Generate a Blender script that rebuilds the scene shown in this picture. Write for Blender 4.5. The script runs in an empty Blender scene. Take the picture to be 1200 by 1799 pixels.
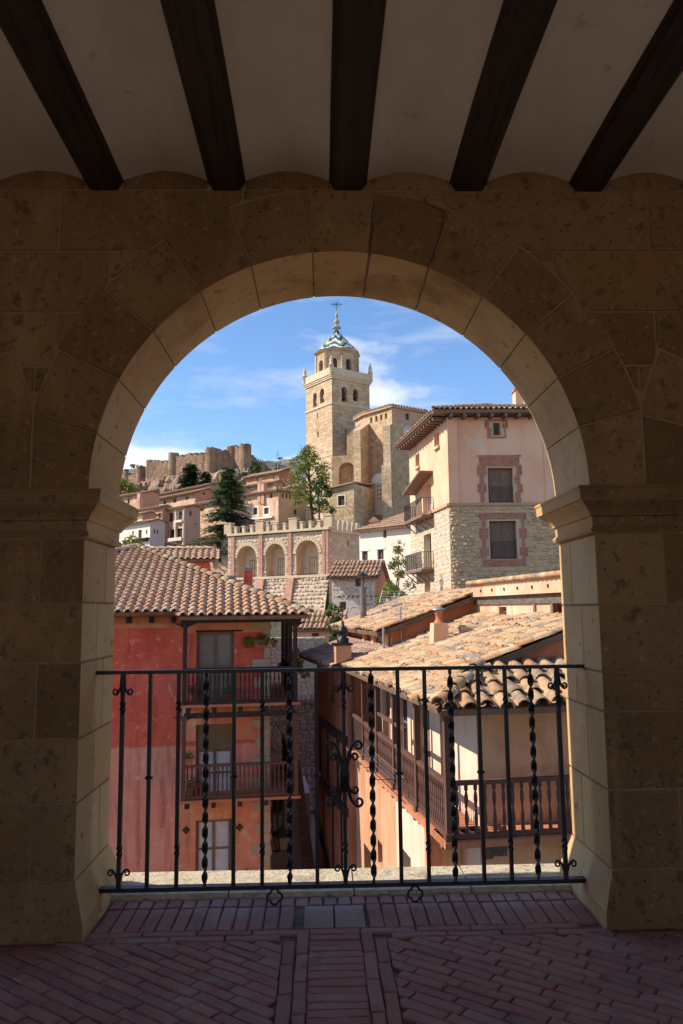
import bpy, math, random
from math import sin, cos, radians, sqrt, pi, atan2, hypot
from mathutils import Vector as V, Matrix as M
from mathutils import noise as NZ

S = bpy.context.scene
COL = S.collection
# ---------------------------------------------------------------- camera
FPX, PITCH, YAW, ROLL, EYE = 1362.6, radians(7.183), radians(1.557), radians(0.6745), V((0, 0, 1.5))
_F = V((sin(YAW) * cos(PITCH), cos(YAW) * cos(PITCH), sin(PITCH)))
_R0 = V((cos(YAW), -sin(YAW), 0)); _U0 = _R0.cross(_F)
_R = _R0 * cos(ROLL) - _U0 * sin(ROLL); _U = _U0 * cos(ROLL) + _R0 * sin(ROLL)
cam = bpy.data.cameras.new('camera'); co = bpy.data.objects.new('camera', cam); COL.objects.link(co)
cam.sensor_fit = 'VERTICAL'; cam.sensor_height = 36.0; cam.lens = FPX / 1799 * 36.0
cam.clip_start = 0.05; cam.clip_end = 6000
mw = M((( _R.x, _U.x, -_F.x, EYE.x), (_R.y, _U.y, -_F.y, EYE.y), (_R.z, _U.z, -_F.z, EYE.z), (0, 0, 0, 1)))
co.matrix_world = mw
S.camera = co
# ---------------------------------------------------------------- light
SUN_EL, SUN_AZ = radians(40), radians(-1)       # azimuth: 0 = from -X, positive = round towards the camera side
TOSUN = V((-cos(SUN_AZ) * cos(SUN_EL), -sin(SUN_AZ) * cos(SUN_EL), sin(SUN_EL)))
W = bpy.data.worlds.new('World'); S.world = W; W.use_nodes = True
nt = W.node_tree; nt.nodes.clear()
def wn(t, **k):
    n = nt.nodes.new(t)
    for a, b in k.items(): setattr(n, a, b)
    return n
wo = wn('ShaderNodeOutputWorld'); bg = wn('ShaderNodeBackground'); sky = wn('ShaderNodeTexSky')
sky.sky_type = 'NISHITA'; sky.sun_disc = False; sky.sun_elevation = SUN_EL
sky.sun_rotation = atan2(TOSUN.x, TOSUN.y); sky.altitude = 1100; sky.air_density = 1.0; sky.dust_density = 0.1; sky.ozone_density = 4.0
SKY_STRENGTH = 0.12
bg.inputs[1].default_value = SKY_STRENGTH
geo = wn('ShaderNodeNewGeometry')
# clouds: thin white veils and a low bank, by direction
mp = wn('ShaderNodeMapping'); mp.inputs['Scale'].default_value = (2.2, 2.2, 9.0); mp.inputs['Rotation'].default_value = (0.25, 0.12, 0.4)
tcw = wn('ShaderNodeTexCoord')
nt.links.new(tcw.outputs['Generated'], mp.inputs[0])
n1 = wn('ShaderNodeTexNoise'); n1.inputs['Scale'].default_value = 2.4; n1.inputs['Detail'].default_value = 9; n1.inputs['Roughness'].default_value = 0.62; n1.inputs['Distortion'].default_value = 0.5
nt.links.new(mp.outputs[0], n1.inputs[0])
r1 = wn('ShaderNodeMapRange'); r1.inputs[1].default_value = 0.47; r1.inputs[2].default_value = 0.80; r1.inputs[4].default_value = 0.40
nt.links.new(n1.outputs[0], r1.inputs[0])
mp2 = wn('ShaderNodeMapping'); mp2.inputs['Location'].default_value = (12.078400771923889, 5.631482736972486, 0.19658657771943933); mp.inputs['Location'].default_value = (36.235202315771666, 5.631482736972486, 0.19658657771943933); mp2.inputs['Scale'].default_value = (1, 1, 2.3)
nt.links.new(tcw.outputs['Generated'], mp2.inputs[0])
n2 = wn('ShaderNodeTexNoise'); n2.inputs['Scale'].default_value = 3.4; n2.inputs['Detail'].default_value = 8; n2.inputs['Roughness'].default_value = 0.5
nt.links.new(mp2.outputs[0], n2.inputs[0])
sep = wn('ShaderNodeSeparateXYZ'); nt.links.new(tcw.outputs['Generated'], sep.inputs[0])
el = wn('ShaderNodeMapRange'); el.inputs[1].default_value = 0.185; el.inputs[2].default_value = 0.25; el.inputs[3].default_value = 0.12; el.inputs[4].default_value = -0.07
nt.links.new(sep.outputs['Z'], el.inputs[0])
ad = wn('ShaderNodeMath', operation='ADD'); nt.links.new(n2.outputs[0], ad.inputs[0]); nt.links.new(el.outputs[0], ad.inputs[1])
r2 = wn('ShaderNodeMapRange'); r2.interpolation_type = 'SMOOTHSTEP'; r2.inputs[1].default_value = 0.56; r2.inputs[2].default_value = 0.66; r2.inputs[4].default_value = 0.9
nt.links.new(ad.outputs[0], r2.inputs[0])
mx = wn('ShaderNodeMath', operation='MAXIMUM'); nt.links.new(r1.outputs[0], mx.inputs[0]); nt.links.new(r2.outputs[0], mx.inputs[1])
mix = wn('ShaderNodeMix', data_type='RGBA'); mix.inputs[7].default_value = (4.1, 4.15, 4.25, 1)
hs = wn('ShaderNodeHueSaturation'); hs.inputs['Saturation'].default_value = 1.05; hs.inputs['Value'].default_value = 0.84; nt.links.new(sky.outputs[0], hs.inputs['Color'])
nt.links.new(mx.outputs[0], mix.inputs[0]); nt.links.new(hs.outputs[0], mix.inputs[6])
nt.links.new(mix.outputs[2], bg.inputs[0]); nt.links.new(bg.outputs[0], wo.inputs[0])
sl = bpy.data.lights.new('sun', 'SUN'); sl.energy = 3.05; sl.angle = radians(0.5); sl.color = (1.0, 0.91, 0.77)
so = bpy.data.objects.new('sun', sl); COL.objects.link(so); so.location = (-30, 0, 60)
so.rotation_euler = (-TOSUN).to_track_quat('-Z', 'Y').to_euler()
S.view_settings.view_transform = 'Standard'; S.view_settings.look = 'None'; S.view_settings.gamma = 1.0
S.view_settings.use_curve_mapping = False; S.view_settings.exposure = 1.15
S.cycles.max_bounces = 7; S.cycles.diffuse_bounces = 6; S.cycles.glossy_bounces = 3; S.cycles.caustics_reflective = False
try: S.cycles.use_denoising = True
except Exception: pass

# ---------------------------------------------------------------- picking points on real planes
def ray(px, py): return _F * FPX + _R * (px - 600) + _U * (899.5 - py)
def PY(px, py, Y):
    d = ray(px, py); return EYE + d * ((Y - EYE.y) / d.y)
def PZ(px, py, Z):
    d = ray(px, py); return EYE + d * ((Z - EYE.z) / d.z)
def PP(px, py, o, n):
    d = ray(px, py); return EYE + d * ((o - EYE).dot(n) / d.dot(n))
class PL:
    """vertical plane through o; rot 0 faces the camera side (-Y), u runs to the right"""
    def __init__(s, o, rot):
        s.o = V((o[0], o[1], 0)); a = radians(rot); s.rot = rot
        s.u = V((cos(a), sin(a), 0)); s.n = V((sin(a), -cos(a), 0))
    def at(s, px, py): return PP(px, py, s.o, s.n)
    def uz(s, px, py):
        w = s.at(px, py); return (w - s.o).dot(s.u), w.z
    def w(s, u, z, off=0.0): return s.o + s.u * u + s.n * off + V((0, 0, z))
    def sh(s, off): return PL(s.o + s.n * off, s.rot)
    def rect(s, x0, y0, x1, y1):
        ym = (y0 + y1) / 2; xm = (x0 + x1) / 2
        return (s.uz(x0, ym)[0], s.uz(x1, ym)[0], s.uz(xm, y1)[1], s.uz(xm, y0)[1])

# ---------------------------------------------------------------- mesh builder
class MB:
    def __init__(s): s.v = []; s.f = []; s.sm = []
    def poly(s, pts, smooth=False):
        b = len(s.v); s.v += [tuple(p) for p in pts]; s.f.append(tuple(range(b, b + len(pts)))); s.sm.append(smooth)
    def add(s, vs, fs, smooth=False):
        b = len(s.v); s.v += [tuple(p) for p in vs]
        s.f += [tuple(b + i for i in f) for f in fs]; s.sm += list(smooth) if isinstance(smooth, list) else [smooth] * len(fs)
    def hexa(s, p):      # 8 corners: bottom ring 0-3, top ring 4-7
        s.add(p, [(3, 2, 1, 0), (4, 5, 6, 7), (0, 1, 5, 4), (1, 2, 6, 5), (2, 3, 7, 6), (3, 0, 4, 7)])
    def bx(s, x0, x1, y0, y1, z0, z1):
        s.hexa([(x0, y0, z0), (x1, y0, z0), (x1, y1, z0), (x0, y1, z0), (x0, y0, z1), (x1, y0, z1), (x1, y1, z1), (x0, y1, z1)])
    def pbox(s, pl, u0, u1, z0, z1, o0, o1):
        s.hexa([pl.w(u0, z0, o1), pl.w(u1, z0, o1), pl.w(u1, z0, o0), pl.w(u0, z0, o0), pl.w(u0, z1, o1), pl.w(u1, z1, o1), pl.w(u1, z1, o0), pl.w(u0, z1, o0)])
    def bar(s, a, b, w, h=None, up=V((0, 0, 1))):     # box beam from a to b
        h = h or w; a = V(a); b = V(b); d = (b - a).normalized()
        x = d.cross(up)
        if x.length < 1e-4: x = d.cross(V((1, 0, 0)))
        x.normalize(); y = x.cross(d); x = x * w / 2; y = y * h / 2
        s.hexa([a - x - y, a + x - y, a + x + y, a - x + y, b - x - y, b + x - y, b + x + y, b - x + y])
    def prism(s, pts, vec):
        n = len(pts); vec = V(vec); a = [V(p) for p in pts]; b = [p + vec for p in a]
        s.add(a + b, [tuple(range(n - 1, -1, -1)), tuple(range(n, 2 * n))] + [(i, (i + 1) % n, n + (i + 1) % n, n + i) for i in range(n)])
    def tube(s, pts, r, n=8, smooth=True, caps=True):
        pts = [V(p) for p in pts]; rs = r if isinstance(r, (list, tuple)) else [r] * len(pts)
        vs = []; fs = []; x = None
        for i, p in enumerate(pts):
            d = (pts[min(i + 1, len(pts) - 1)] - pts[max(i - 1, 0)])
            if d.length < 1e-9: d = V((0, 0, 1))
            d.normalize()
            if x is None:
                x = d.cross(V((0.13, 0.99, 0.05)))
                if x.length < .05: x = d.cross(V((1, 0, 0)))
            x = (x - d * x.dot(d)).normalized(); y = d.cross(x)
            for k in range(n):
                a = 2 * pi * k / n; vs.append(p + (x * cos(a) + y * sin(a)) * rs[i])
        for i in range(len(pts) - 1):
            for k in range(n):
                fs.append((i * n + k, i * n + (k + 1) % n, (i + 1) * n + (k + 1) % n, (i + 1) * n + k))
        s.add(vs, fs, smooth)
        if caps:
            s.poly(vs[:n][::-1]); s.poly(vs[-n:])
    def lathe(s, c, prof, n=16, smooth=True, caps=True, a0=0.0):
        c = V(c); vs = []; fs = []
        for (r, z) in prof:
            for k in range(n):
                a = 2 * pi * k / n + a0; vs.append(c + V((cos(a) * r, sin(a) * r, z)))
        for i in range(len(prof) - 1):
            for k in range(n):
                fs.append((i * n + k, i * n + (k + 1) % n, (i + 1) * n + (k + 1) % n, (i + 1) * n + k))
        s.add(vs, fs, smooth)
        if caps: s.poly(vs[:n][::-1]); s.poly(vs[-n:])
    def merge(s, mesh_vf, mat):
        vs, fs, sm = mesh_vf
        s.add([mat @ V(p) for p in vs], fs, sm)
    def build(s, name, m=None, parent=None, **tags):
        if not s.v: return None
        xs = [p[0] for p in s.v]; ys = [p[1] for p in s.v]; zs = [p[2] for p in s.v]
        c = V(((min(xs) + max(xs)) / 2, (min(ys) + max(ys)) / 2, min(zs)))
        me = bpy.data.meshes.new(name)
        me.from_pydata([(p[0] - c.x, p[1] - c.y, p[2] - c.z) for p in s.v], [], s.f)
        me.polygons.foreach_set('use_smooth', s.sm)
        uvl = me.uv_layers.new(name='UVMap'); me.update()
        uv = [0.0] * (2 * len(me.loops)); vv = s.v
        for p in me.polygons:
            n = p.normal
            if abs(n.z) > .9: t = V((1, 0, 0)); b = V((0, 1, 0))
            else:
                t = V((-n.y, n.x, 0)).normalized(); b = n.cross(t)
            for li in p.loop_indices:
                q = V(vv[me.loops[li].vertex_index]); uv[2 * li] = q.dot(t); uv[2 * li + 1] = q.dot(b)
        uvl.data.foreach_set('uv', uv)
        if m: me.materials.append(m)
        return link(name, me, c, parent, **tags)
WL = {}
def link(name, data, loc, parent=None, rot=None, **tags):
    o = bpy.data.objects.new(name, data); COL.objects.link(o)
    if rot is not None: o.matrix_basis = M.Translation(loc) @ rot
    else: o.location = loc
    if parent is not None:
        o.parent = parent; o.matrix_parent_inverse = WL[parent.name]
        WL[o.name] = (M.Translation(loc) @ (rot or M())).inverted()
    else: WL[o.name] = (M.Translation(loc) @ (rot or M())).inverted()
    for k, v in tags.items(): o[k] = v
    return o
def thing(name, label, cat, loc, group=None):
    o = link(name, None, V(loc)); o.empty_display_size = .3
    o['label'] = label; o['category'] = cat
    if group: o['group'] = group
    return o
def tag(o, label, cat, group=None):
    o['label'] = label; o['category'] = cat
    if group: o['group'] = group
    return o

# ---------------------------------------------------------------- materials
def ramp(nt_, fac, cols, interp='LINEAR'):
    r = nt_.nodes.new('ShaderNodeValToRGB'); r.color_ramp.interpolation = interp; e = r.color_ramp.elements
    while len(e) > 1: e.remove(e[0])
    n = len(cols)
    for i, c in enumerate(cols):
        pos, cc = (c if isinstance(c[1], (tuple, list)) else (i / max(1, n - 1), c))
        if i == 0: e[0].position = pos; x = e[0]
        else: x = e.new(pos)
        x.color = (*cc, 1)
    nt_.links.new(fac, r.inputs[0]); return r.outputs[0]
MATS = {}
def mat(name, cols, scale=3.0, rough=.85, bump=.3, bscale=None, stretch=(1, 1, 1), island=None, iamt=.7, stain=None, pits=None, zsplit=None, brick=None, spec=.3, metal=0, grain=None, bdist=.02, streak=None, trans=0, ridge=None):
    """cols: palette over broad noise. island: palette picked per piece. stain: (colour, scale, low, high). pits: (colour, scale, amount). brick: (c1,c2,mortar,w,h)"""
    if name in MATS: return MATS[name]
    m = bpy.data.materials.new(name); MATS[name] = m; m.use_nodes = True; t = m.node_tree; N = t.nodes; L = t.links
    b = N['Principled BSDF']; b.inputs['Roughness'].default_value = rough; b.inputs['Metallic'].default_value = metal
    b.inputs['Specular IOR Level'].default_value = spec
    g = N.new('ShaderNodeNewGeometry'); pos = g.outputs['Position']
    def mapped(sc):
        mp_ = N.new('ShaderNodeMapping'); mp_.inputs['Scale'].default_value = sc; L.new(pos, mp_.inputs[0]); return mp_.outputs[0]
    def noise(vec, sc, det=6, ro=.6, dist=0):
        n_ = N.new('ShaderNodeTexNoise'); n_.inputs['Scale'].default_value = sc; n_.inputs['Detail'].default_value = det; n_.inputs['Roughness'].default_value = ro
        n_.inputs['Distortion'].default_value = dist
        L.new(vec, n_.inputs[0]); return n_.outputs[0]
    def mrange(fac, a, b_, c=0., d=1.):
        r_ = N.new('ShaderNodeMapRange'); r_.inputs[1].default_value = a; r_.inputs[2].default_value = b_; r_.inputs[3].default_value = c; r_.inputs[4].default_value = d
        L.new(fac, r_.inputs[0]); return r_.outputs[0]
    def mixc(fac, a, b_, mode='MIX'):
        x = N.new('ShaderNodeMix'); x.data_type = 'RGBA'; x.blend_type = mode
        for s_, val in ((0, fac), (6, a), (7, b_)):
            if isinstance(val, (int, float)): x.inputs[s_].default_value = val
            elif isinstance(val, tuple): x.inputs[s_].default_value = (*val, 1)
            else: L.new(val, x.inputs[s_])
        return x.outputs[2]
    sv = mapped(stretch)
    base_n = noise(sv, scale); stretched = mrange(base_n, .28, .72)
    c = ramp(t, stretched, cols)
    if zsplit:
        z_, cols2, wob = zsplit
        sp = N.new('ShaderNodeSeparateXYZ'); L.new(pos, sp.inputs[0])
        ad_ = N.new('ShaderNodeMath'); ad_.operation = 'MULTIPLY_ADD'; L.new(noise(pos, 1.5), ad_.inputs[0]); ad_.inputs[1].default_value = wob; L.new(sp.outputs[2], ad_.inputs[2])
        c = mixc(mrange(ad_.outputs[0], z_ + wob / 2 - .03, z_ + wob / 2 + .03), ramp(t, stretched, cols2), c)
    if brick:
        c1, c2, mo, bw, bh = brick[:5]
        uvn = N.new('ShaderNodeUVMap'); br = N.new('ShaderNodeTexBrick')
        L.new(uvn.outputs[0], br.inputs[0])
        br.inputs['Color1'].default_value = (*c1, 1); br.inputs['Color2'].default_value = (*c2, 1); br.inputs['Mortar'].default_value = (*mo, 1)
        br.inputs['Scale'].default_value = 1; br.inputs['Brick Width'].default_value = bw; br.inputs['Row Height'].default_value = bh
        br.inputs['Mortar Size'].default_value = bh * .07; br.inputs['Mortar Smooth'].default_value = .6; br.inputs['Bias'].default_value = 0
        c = mixc(brick[5] if len(brick) > 5 else .7, c, br.outputs[0])
    if island:
        oi = N.new('ShaderNodeObjectInfo'); ad_ = N.new('ShaderNodeMath'); ad_.operation = 'ADD'
        L.new(oi.outputs['Random'], ad_.inputs[0]); L.new(g.outputs['Random Per Island'], ad_.inputs[1])
        fr = N.new('ShaderNodeMath'); fr.operation = 'FRACT'; L.new(ad_.outputs[0], fr.inputs[0])
        c = mixc(iamt, c, ramp(t, fr.outputs[0], island))
    if grain: c = mixc(grain, c, ramp(t, mrange(noise(sv, scale * 9, 4), .3, .7), [(.35, .35, .35), (1, 1, 1)]), 'MULTIPLY')
    if stain:
        for st in (stain if isinstance(stain, list) else [stain]):
            col, sc, lo, hi = st[:4]; vec = mapped(st[4]) if len(st) > 4 else pos
            c = mixc(mrange(noise(vec, sc, 7, .62, .3), lo, hi, 0, st[5] if len(st) > 5 else .85), c, col)
    h = noise(sv, (bscale or scale * 6), 8, .65)
    if pits:
        col, sc, am = pits
        vn = N.new('ShaderNodeTexVoronoi'); vn.inputs['Scale'].default_value = sc; L.new(mixv(N, L, pos, noise(pos, sc * .7, 3)), vn.inputs[0])
        pm = N.new('ShaderNodeMath'); pm.operation = 'MULTIPLY'
        L.new(mrange(vn.outputs['Distance'], .02, .13, 1, 0), pm.inputs[0]); L.new(mrange(noise(pos, sc * .13, 3), .5 - am * .1, .6, 0, 1), pm.inputs[1])
        c = mixc(pm.outputs[0], c, col)
        hh = N.new('ShaderNodeMath'); hh.operation = 'SUBTRACT'; L.new(h, hh.inputs[0]); L.new(pm.outputs[0], hh.inputs[1]); h = hh.outputs[0]
    if brick:
        hh = N.new('ShaderNodeMath'); hh.operation = 'MULTIPLY_ADD'; L.new(br.outputs['Fac'], hh.inputs[0]); hh.inputs[1].default_value = -.8; L.new(h, hh.inputs[2]); h = hh.outputs[0]
    L.new(c, b.inputs['Base Color'])
    if bump:
        bn = N.new('ShaderNodeBump'); bn.inputs['Strength'].default_value = bump; bn.inputs['Distance'].default_value = bdist
        L.new(h, bn.inputs['Height']); L.new(bn.outputs[0], b.inputs['Normal'])
    if trans:
        tr = N.new('ShaderNodeBsdfTranslucent'); L.new(c, tr.inputs[0]); ms = N.new('ShaderNodeMixShader'); ms.inputs[0].default_value = trans
        L.new(b.outputs[0], ms.inputs[1]); L.new(tr.outputs[0], ms.inputs[2]); L.new(ms.outputs[0], N['Material Output'].inputs[0])
    return m
def mixv(N, L, pos, fac):
    x = N.new('ShaderNodeVectorMath'); x.operation = 'MULTIPLY_ADD'; x.inputs[1].default_value = (1, 1, 1)
    L.new(pos, x.inputs[0]); s_ = N.new('ShaderNodeVectorMath'); s_.operation = 'SCALE'; s_.inputs[3].default_value = .05
    cb = N.new('ShaderNodeCombineXYZ'); L.new(fac, cb.inputs[0]); L.new(fac, cb.inputs[1]); L.new(cb.outputs[0], s_.inputs[0]); L.new(s_.outputs[0], x.inputs[2]); return x.outputs[0]
def glass(name, col=(.03, .035, .04), rough=.08):
    if name in MATS: return MATS[name]
    m = bpy.data.materials.new(name); MATS[name] = m; m.use_nodes = True; b = m.node_tree.nodes['Principled BSDF']
    N = m.node_tree.nodes; g = N.new('ShaderNodeNewGeometry'); n_ = N.new('ShaderNodeTexNoise'); n_.inputs['Scale'].default_value = 2.5
    m.node_tree.links.new(g.outputs['Position'], n_.inputs[0])
    c = ramp(m.node_tree, n_.outputs[0], [col, tuple(min(1, x * 1.8 + .01) for x in col)]); m.node_tree.links.new(c, b.inputs['Base Color'])
    b.inputs['Roughness'].default_value = rough; b.inputs['Specular IOR Level'].default_value = .6
    return m

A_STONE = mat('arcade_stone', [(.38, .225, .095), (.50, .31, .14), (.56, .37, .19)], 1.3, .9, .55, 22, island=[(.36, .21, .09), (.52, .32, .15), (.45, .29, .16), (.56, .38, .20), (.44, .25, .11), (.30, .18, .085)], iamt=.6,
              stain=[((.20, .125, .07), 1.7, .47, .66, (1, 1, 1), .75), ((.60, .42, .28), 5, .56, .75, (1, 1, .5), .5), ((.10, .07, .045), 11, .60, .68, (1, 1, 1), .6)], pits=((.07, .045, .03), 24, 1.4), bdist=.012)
A_JAMB = mat('jamb_stone', [(.54, .31, .125), (.64, .40, .18), (.68, .46, .24)], 1.8, .9, .5, 24, island=[(.52, .29, .12), (.66, .43, .21), (.56, .35, .15), (.68, .48, .27)], iamt=.55,
              stain=[((.36, .20, .085), 2.0, .50, .72, (1, 1, 1), .6), ((.25, .15, .08), 1.3, .55, .70, (1.6, 1.6, .35), .6), ((.16, .10, .06), 13, .60, .68, (1, 1, 1), .6)], pits=((.10, .065, .035), 34, 1.0), bdist=.012)
A_FACE = mat('dark_inner_face', [(.155, .080, .031), (.23, .125, .052), (.28, .16, .075)], 1.3, .92, .8, 20, island=[(.13, .068, .028), (.27, .145, .063), (.21, .12, .056), (.31, .18, .088), (.18, .092, .038), (.33, .20, .10)], iamt=.6,
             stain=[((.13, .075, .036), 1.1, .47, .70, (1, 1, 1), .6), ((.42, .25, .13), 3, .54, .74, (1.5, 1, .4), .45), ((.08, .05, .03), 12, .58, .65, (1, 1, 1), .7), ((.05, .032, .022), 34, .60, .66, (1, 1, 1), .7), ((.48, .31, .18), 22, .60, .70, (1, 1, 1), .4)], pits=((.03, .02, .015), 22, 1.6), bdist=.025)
A_MORTAR = mat('wall_mortar', [(.22, .135, .08), (.33, .21, .13)], 6, .95, .6, 40)
BEAM_M = mat('dark_beam_wood', [(.022, .012, .007), (.055, .031, .019), (.10, .06, .038)], 3.2, .55, .8, 26, stretch=(6, .3, 6), grain=.6, spec=.4, stain=[((.012, .008, .005), 4, .56, .62, (9, .35, 9), .8)])
CEIL_M = mat('ceiling_plaster', [(.70, .59, .50), (.76, .66, .57), (.78, .69, .60)], .9, .95, .25, 30, stain=[((.52, .39, .29), 1.1, .50, .74, (1, .4, 1), .6), ((.80, .72, .64), 3.5, .58, .70, (1, .5, 1), .5), ((.40, .29, .21), 6, .62, .70, (1, 1, 1), .5)])
FLOOR_BRICK = mat('floor_brick', [(.30, .125, .095), (.38, .17, .13)], 5, .72, .8, 45, island=[(.30, .11, .08), (.42, .17, .12), (.34, .16, .13), (.48, .22, .16), (.24, .12, .11), (.38, .19, .14)], iamt=.65,
              stain=[((.40, .32, .27), 3, .52, .70, (1, 1, 1), .6), ((.10, .06, .055), 9, .55, .75, (1, 1, 1), .6)], bdist=.010, spec=.45)
FLOOR_JOINT = mat('floor_joint', [(.12, .085, .07), (.26, .20, .16)], 7, .95, .6, 50)
SILL_M = mat('sill_limestone', [(.42, .33, .22), (.60, .49, .34), (.68, .57, .42)], 7, .9, 1, 40, pits=((.15, .11, .08), 30, 2.2), stain=[((.25, .18, .12), 7, .52, .66, (1, 1, 1), .65), ((.12, .09, .06), 30, .58, .64, (1, 1, 1), .6)], bdist=.015)
IRON = mat('wrought_iron', [(.010, .009, .010), (.022, .018, .018)], 12, .42, .25, 60, metal=.3, spec=.5, stain=[((.05, .022, .012), 9, .58, .75)])
WOOD_DK = mat('dark_timber', [(.030, .016, .012), (.065, .036, .027)], 3, .7, .4, 20, stretch=(4, 4, .5), grain=.4)
WOOD_BR = mat('brown_timber', [(.11, .050, .035), (.17, .085, .062)], 3, .7, .4, 20, stretch=(4, 4, .6), grain=.35)
WOOD_GY = mat('weathered_beam', [(.09, .07, .06), (.22, .18, .15)], 4, .9, .8, 12, stretch=(1, 1, 4), grain=.5)
TERRA = mat('terracotta', [(.42, .15, .075), (.55, .22, .11)], 5, .8, .3, 30)
RED_PL = mat('red_plaster', [(.62, .085, .05), (.72, .13, .075), (.74, .17, .10)], 1.1, .92, .35, 14, zsplit=(-2.27, [(.74, .24, .15), (.79, .31, .21), (.80, .38, .27)], .10),
             stain=[((.76, .30, .22), 3.0, .55, .75, (1, 1, 2.2), .6), ((.42, .075, .055), 1.6, .50, .70, (3, 3, .35), .65), ((.82, .50, .38), 5, .60, .68, (1, 1, 1), .6)])
ORG_PL = mat('orange_plaster', [(.70, .25, .12), (.74, .30, .16), (.64, .17, .11)], 1.0, .92, .35, 14, stain=[((.78, .46, .32), 2.4, .53, .68), ((.50, .13, .07), 1.4, .52, .70, (3, 3, .35), .7)])
QUOIN = mat('quoin_stone', [(.48, .38, .26), (.60, .50, .36)], 3, .9, .5, 22, island=[(.36, .27, .17), (.48, .38, .26), (.30, .23, .16)], iamt=.5)
TILE_RED = mat('clay_tile_bright', [(.42, .20, .11), (.56, .34, .21)], 4, .85, .5, 30, island=[(.46, .20, .11), (.56, .33, .20), (.56, .44, .29), (.62, .49, .37), (.38, .17, .10), (.52, .39, .22), (.56, .27, .15), (.56, .41, .30)], iamt=.58,
               stain=[((.55, .47, .33), 6, .56, .7, (1, 1, 1), .5)])
TILE_OLD = mat('clay_tile_old', [(.34, .17, .08), (.48, .30, .16)], 4.5, .9, .6, 30, island=[(.46, .19, .085), (.46, .28, .15), (.52, .36, .20), (.32, .23, .16), (.50, .23, .10), (.58, .42, .25), (.25, .17, .12), (.56, .30, .15), (.60, .47, .31)], iamt=.8,
               stain=[((.19, .165, .15), 2.6, .52, .60, (1, 1, 1), .8), ((.60, .50, .24), 5.5, .56, .68, (1, 1, 1), .65), ((.12, .10, .085), 10, .57, .66, (1, 1, 1), .8), ((.62, .58, .50), 14, .60, .68, (1, 1, 1), .6)])
TILE_DK = mat('clay_tile_dark', [(.26, .16, .13), (.38, .25, .2)], 4, .9, .5, 30, island=[(.24, .14, .12), (.38, .24, .19), (.42, .29, .23)], iamt=.6)
TILE_FAR = mat('clay_tile_far', [(.36, .21, .13), (.50, .32, .21)], 1.1, .9, .4, 8, island=[(.34, .20, .13), (.48, .32, .21), (.44, .26, .16), (.38, .27, .2)], iamt=.5)
CLAY_BED = mat('tile_bed', [(.15, .085, .055), (.26, .16, .10)], 4, .95, .4, 20)
CREAM_PL = mat('cream_plaster', [(.66, .49, .36), (.74, .58, .44)], 1.2, .92, .3, 12, stain=[((.62, .38, .25), 1.4, .50, .70, (2.5, 2.5, .4), .6), ((.78, .68, .56), 2.2, .56, .7, (1, 1, .7), .5)])
SAND_PL = mat('ochre_pink_plaster', [(.66, .34, .175), (.74, .43, .25), (.76, .50, .33)], 1.0, .92, .4, 12, stain=[((.50, .20, .10), 1.3, .54, .72, (2, 2, .6), .55), ((.68, .48, .36), 2.3, .58, .72)])
PINK_PL = mat('pink_plaster', [(.76, .38, .22), (.82, .46, .29), (.84, .52, .35)], .45, .92, .25, 6, stain=[((.62, .30, .15), .35, .50, .66, (1.5, 1.5, .5), .65), ((.76, .58, .46), .9, .56, .70, (1.5, 1.5, .6), .5)])
PALE_PL = mat('pale_plaster', [(.66, .54, .44), (.76, .66, .56)], .6, .92, .3, 6, stain=[((.60, .38, .28), .5, .53, .70, (1.5, 1.5, .6), .6)])
PEACH_PL = mat('peach_plaster', [(.56, .34, .20), (.66, .44, .28), (.70, .52, .38)], .5, .92, .4, 5, stain=[((.46, .22, .12), .4, .48, .62, (1.4, 1.4, .6), .75), ((.74, .62, .48), .7, .54, .64, (1, 1, .7), .7), ((.34, .2, .13), 1.8, .58, .66, (1.5, 1.5, .6), .6)])
ROSE_PL = mat('rose_plaster', [(.50, .27, .17), (.60, .36, .24)], .5, .92, .4, 5, stain=[((.40, .19, .12), .4, .48, .64, (1.4, 1.4, .6), .65), ((.66, .48, .36), 1.2, .55, .66, (1, 1, .7), .6)])
WHITE_PL = mat('white_plaster', [(.76, .63, .52), (.82, .71, .60)], .5, .92, .3, 5, stain=[((.55, .44, .38), .5, .56, .72, (1.6, 1.6, .5), .5)])
BRICKWORK = mat('red_brickwork', [(.42, .20, .13), (.52, .29, .2)], 3, .9, .4, 12, brick=((.38, .17, .11), (.54, .29, .20), (.60, .48, .38), .5, .16, .8))
CHURCH_ST = mat('church_ashlar', [(.44, .29, .155), (.58, .41, .24), (.66, .50, .32)], .30, .9, .6, 2.2, brick=((.40, .26, .14), (.68, .51, .33), (.36, .25, .15), 1.0, .5, .55), stain=[((.36, .21, .11), .22, .50, .68, (1, 1, .8), .6), ((.28, .18, .10), 1.3, .56, .64, (1, 1, 1.3), .55), ((.74, .60, .42), 1.0, .57, .66, (1, 1, 1.5), .5)], bdist=.10)
CHURCH_RB = mat('church_rubble', [(.40, .26, .14), (.60, .43, .26)], 1.2, .92, .8, 1.9, island=None, stain=[((.34, .2, .11), .35, .48, .68, (1, 1, .6), .65), ((.70, .56, .38), 1.7, .54, .62, (1, 1, 1), .6), ((.24, .15, .09), 2.1, .57, .64, (1, 1, 1), .6)], bdist=.15)
TRIM_ST = mat('trim_limestone', [(.56, .43, .28), (.66, .53, .37)], 1, .9, .3, 6)
RUBBLE_BASE = mat('rubble_mortar', [(.50, .36, .22), (.62, .47, .31)], 2, .95, .6, 9)
RUBBLE = mat('rubble_stone', [(.46, .29, .14), (.64, .45, .25)], 2.2, .92, .8, 10, island=[(.50, .31, .15), (.68, .49, .28), (.56, .38, .20), (.72, .54, .33), (.40, .24, .12)], iamt=.65)
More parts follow.
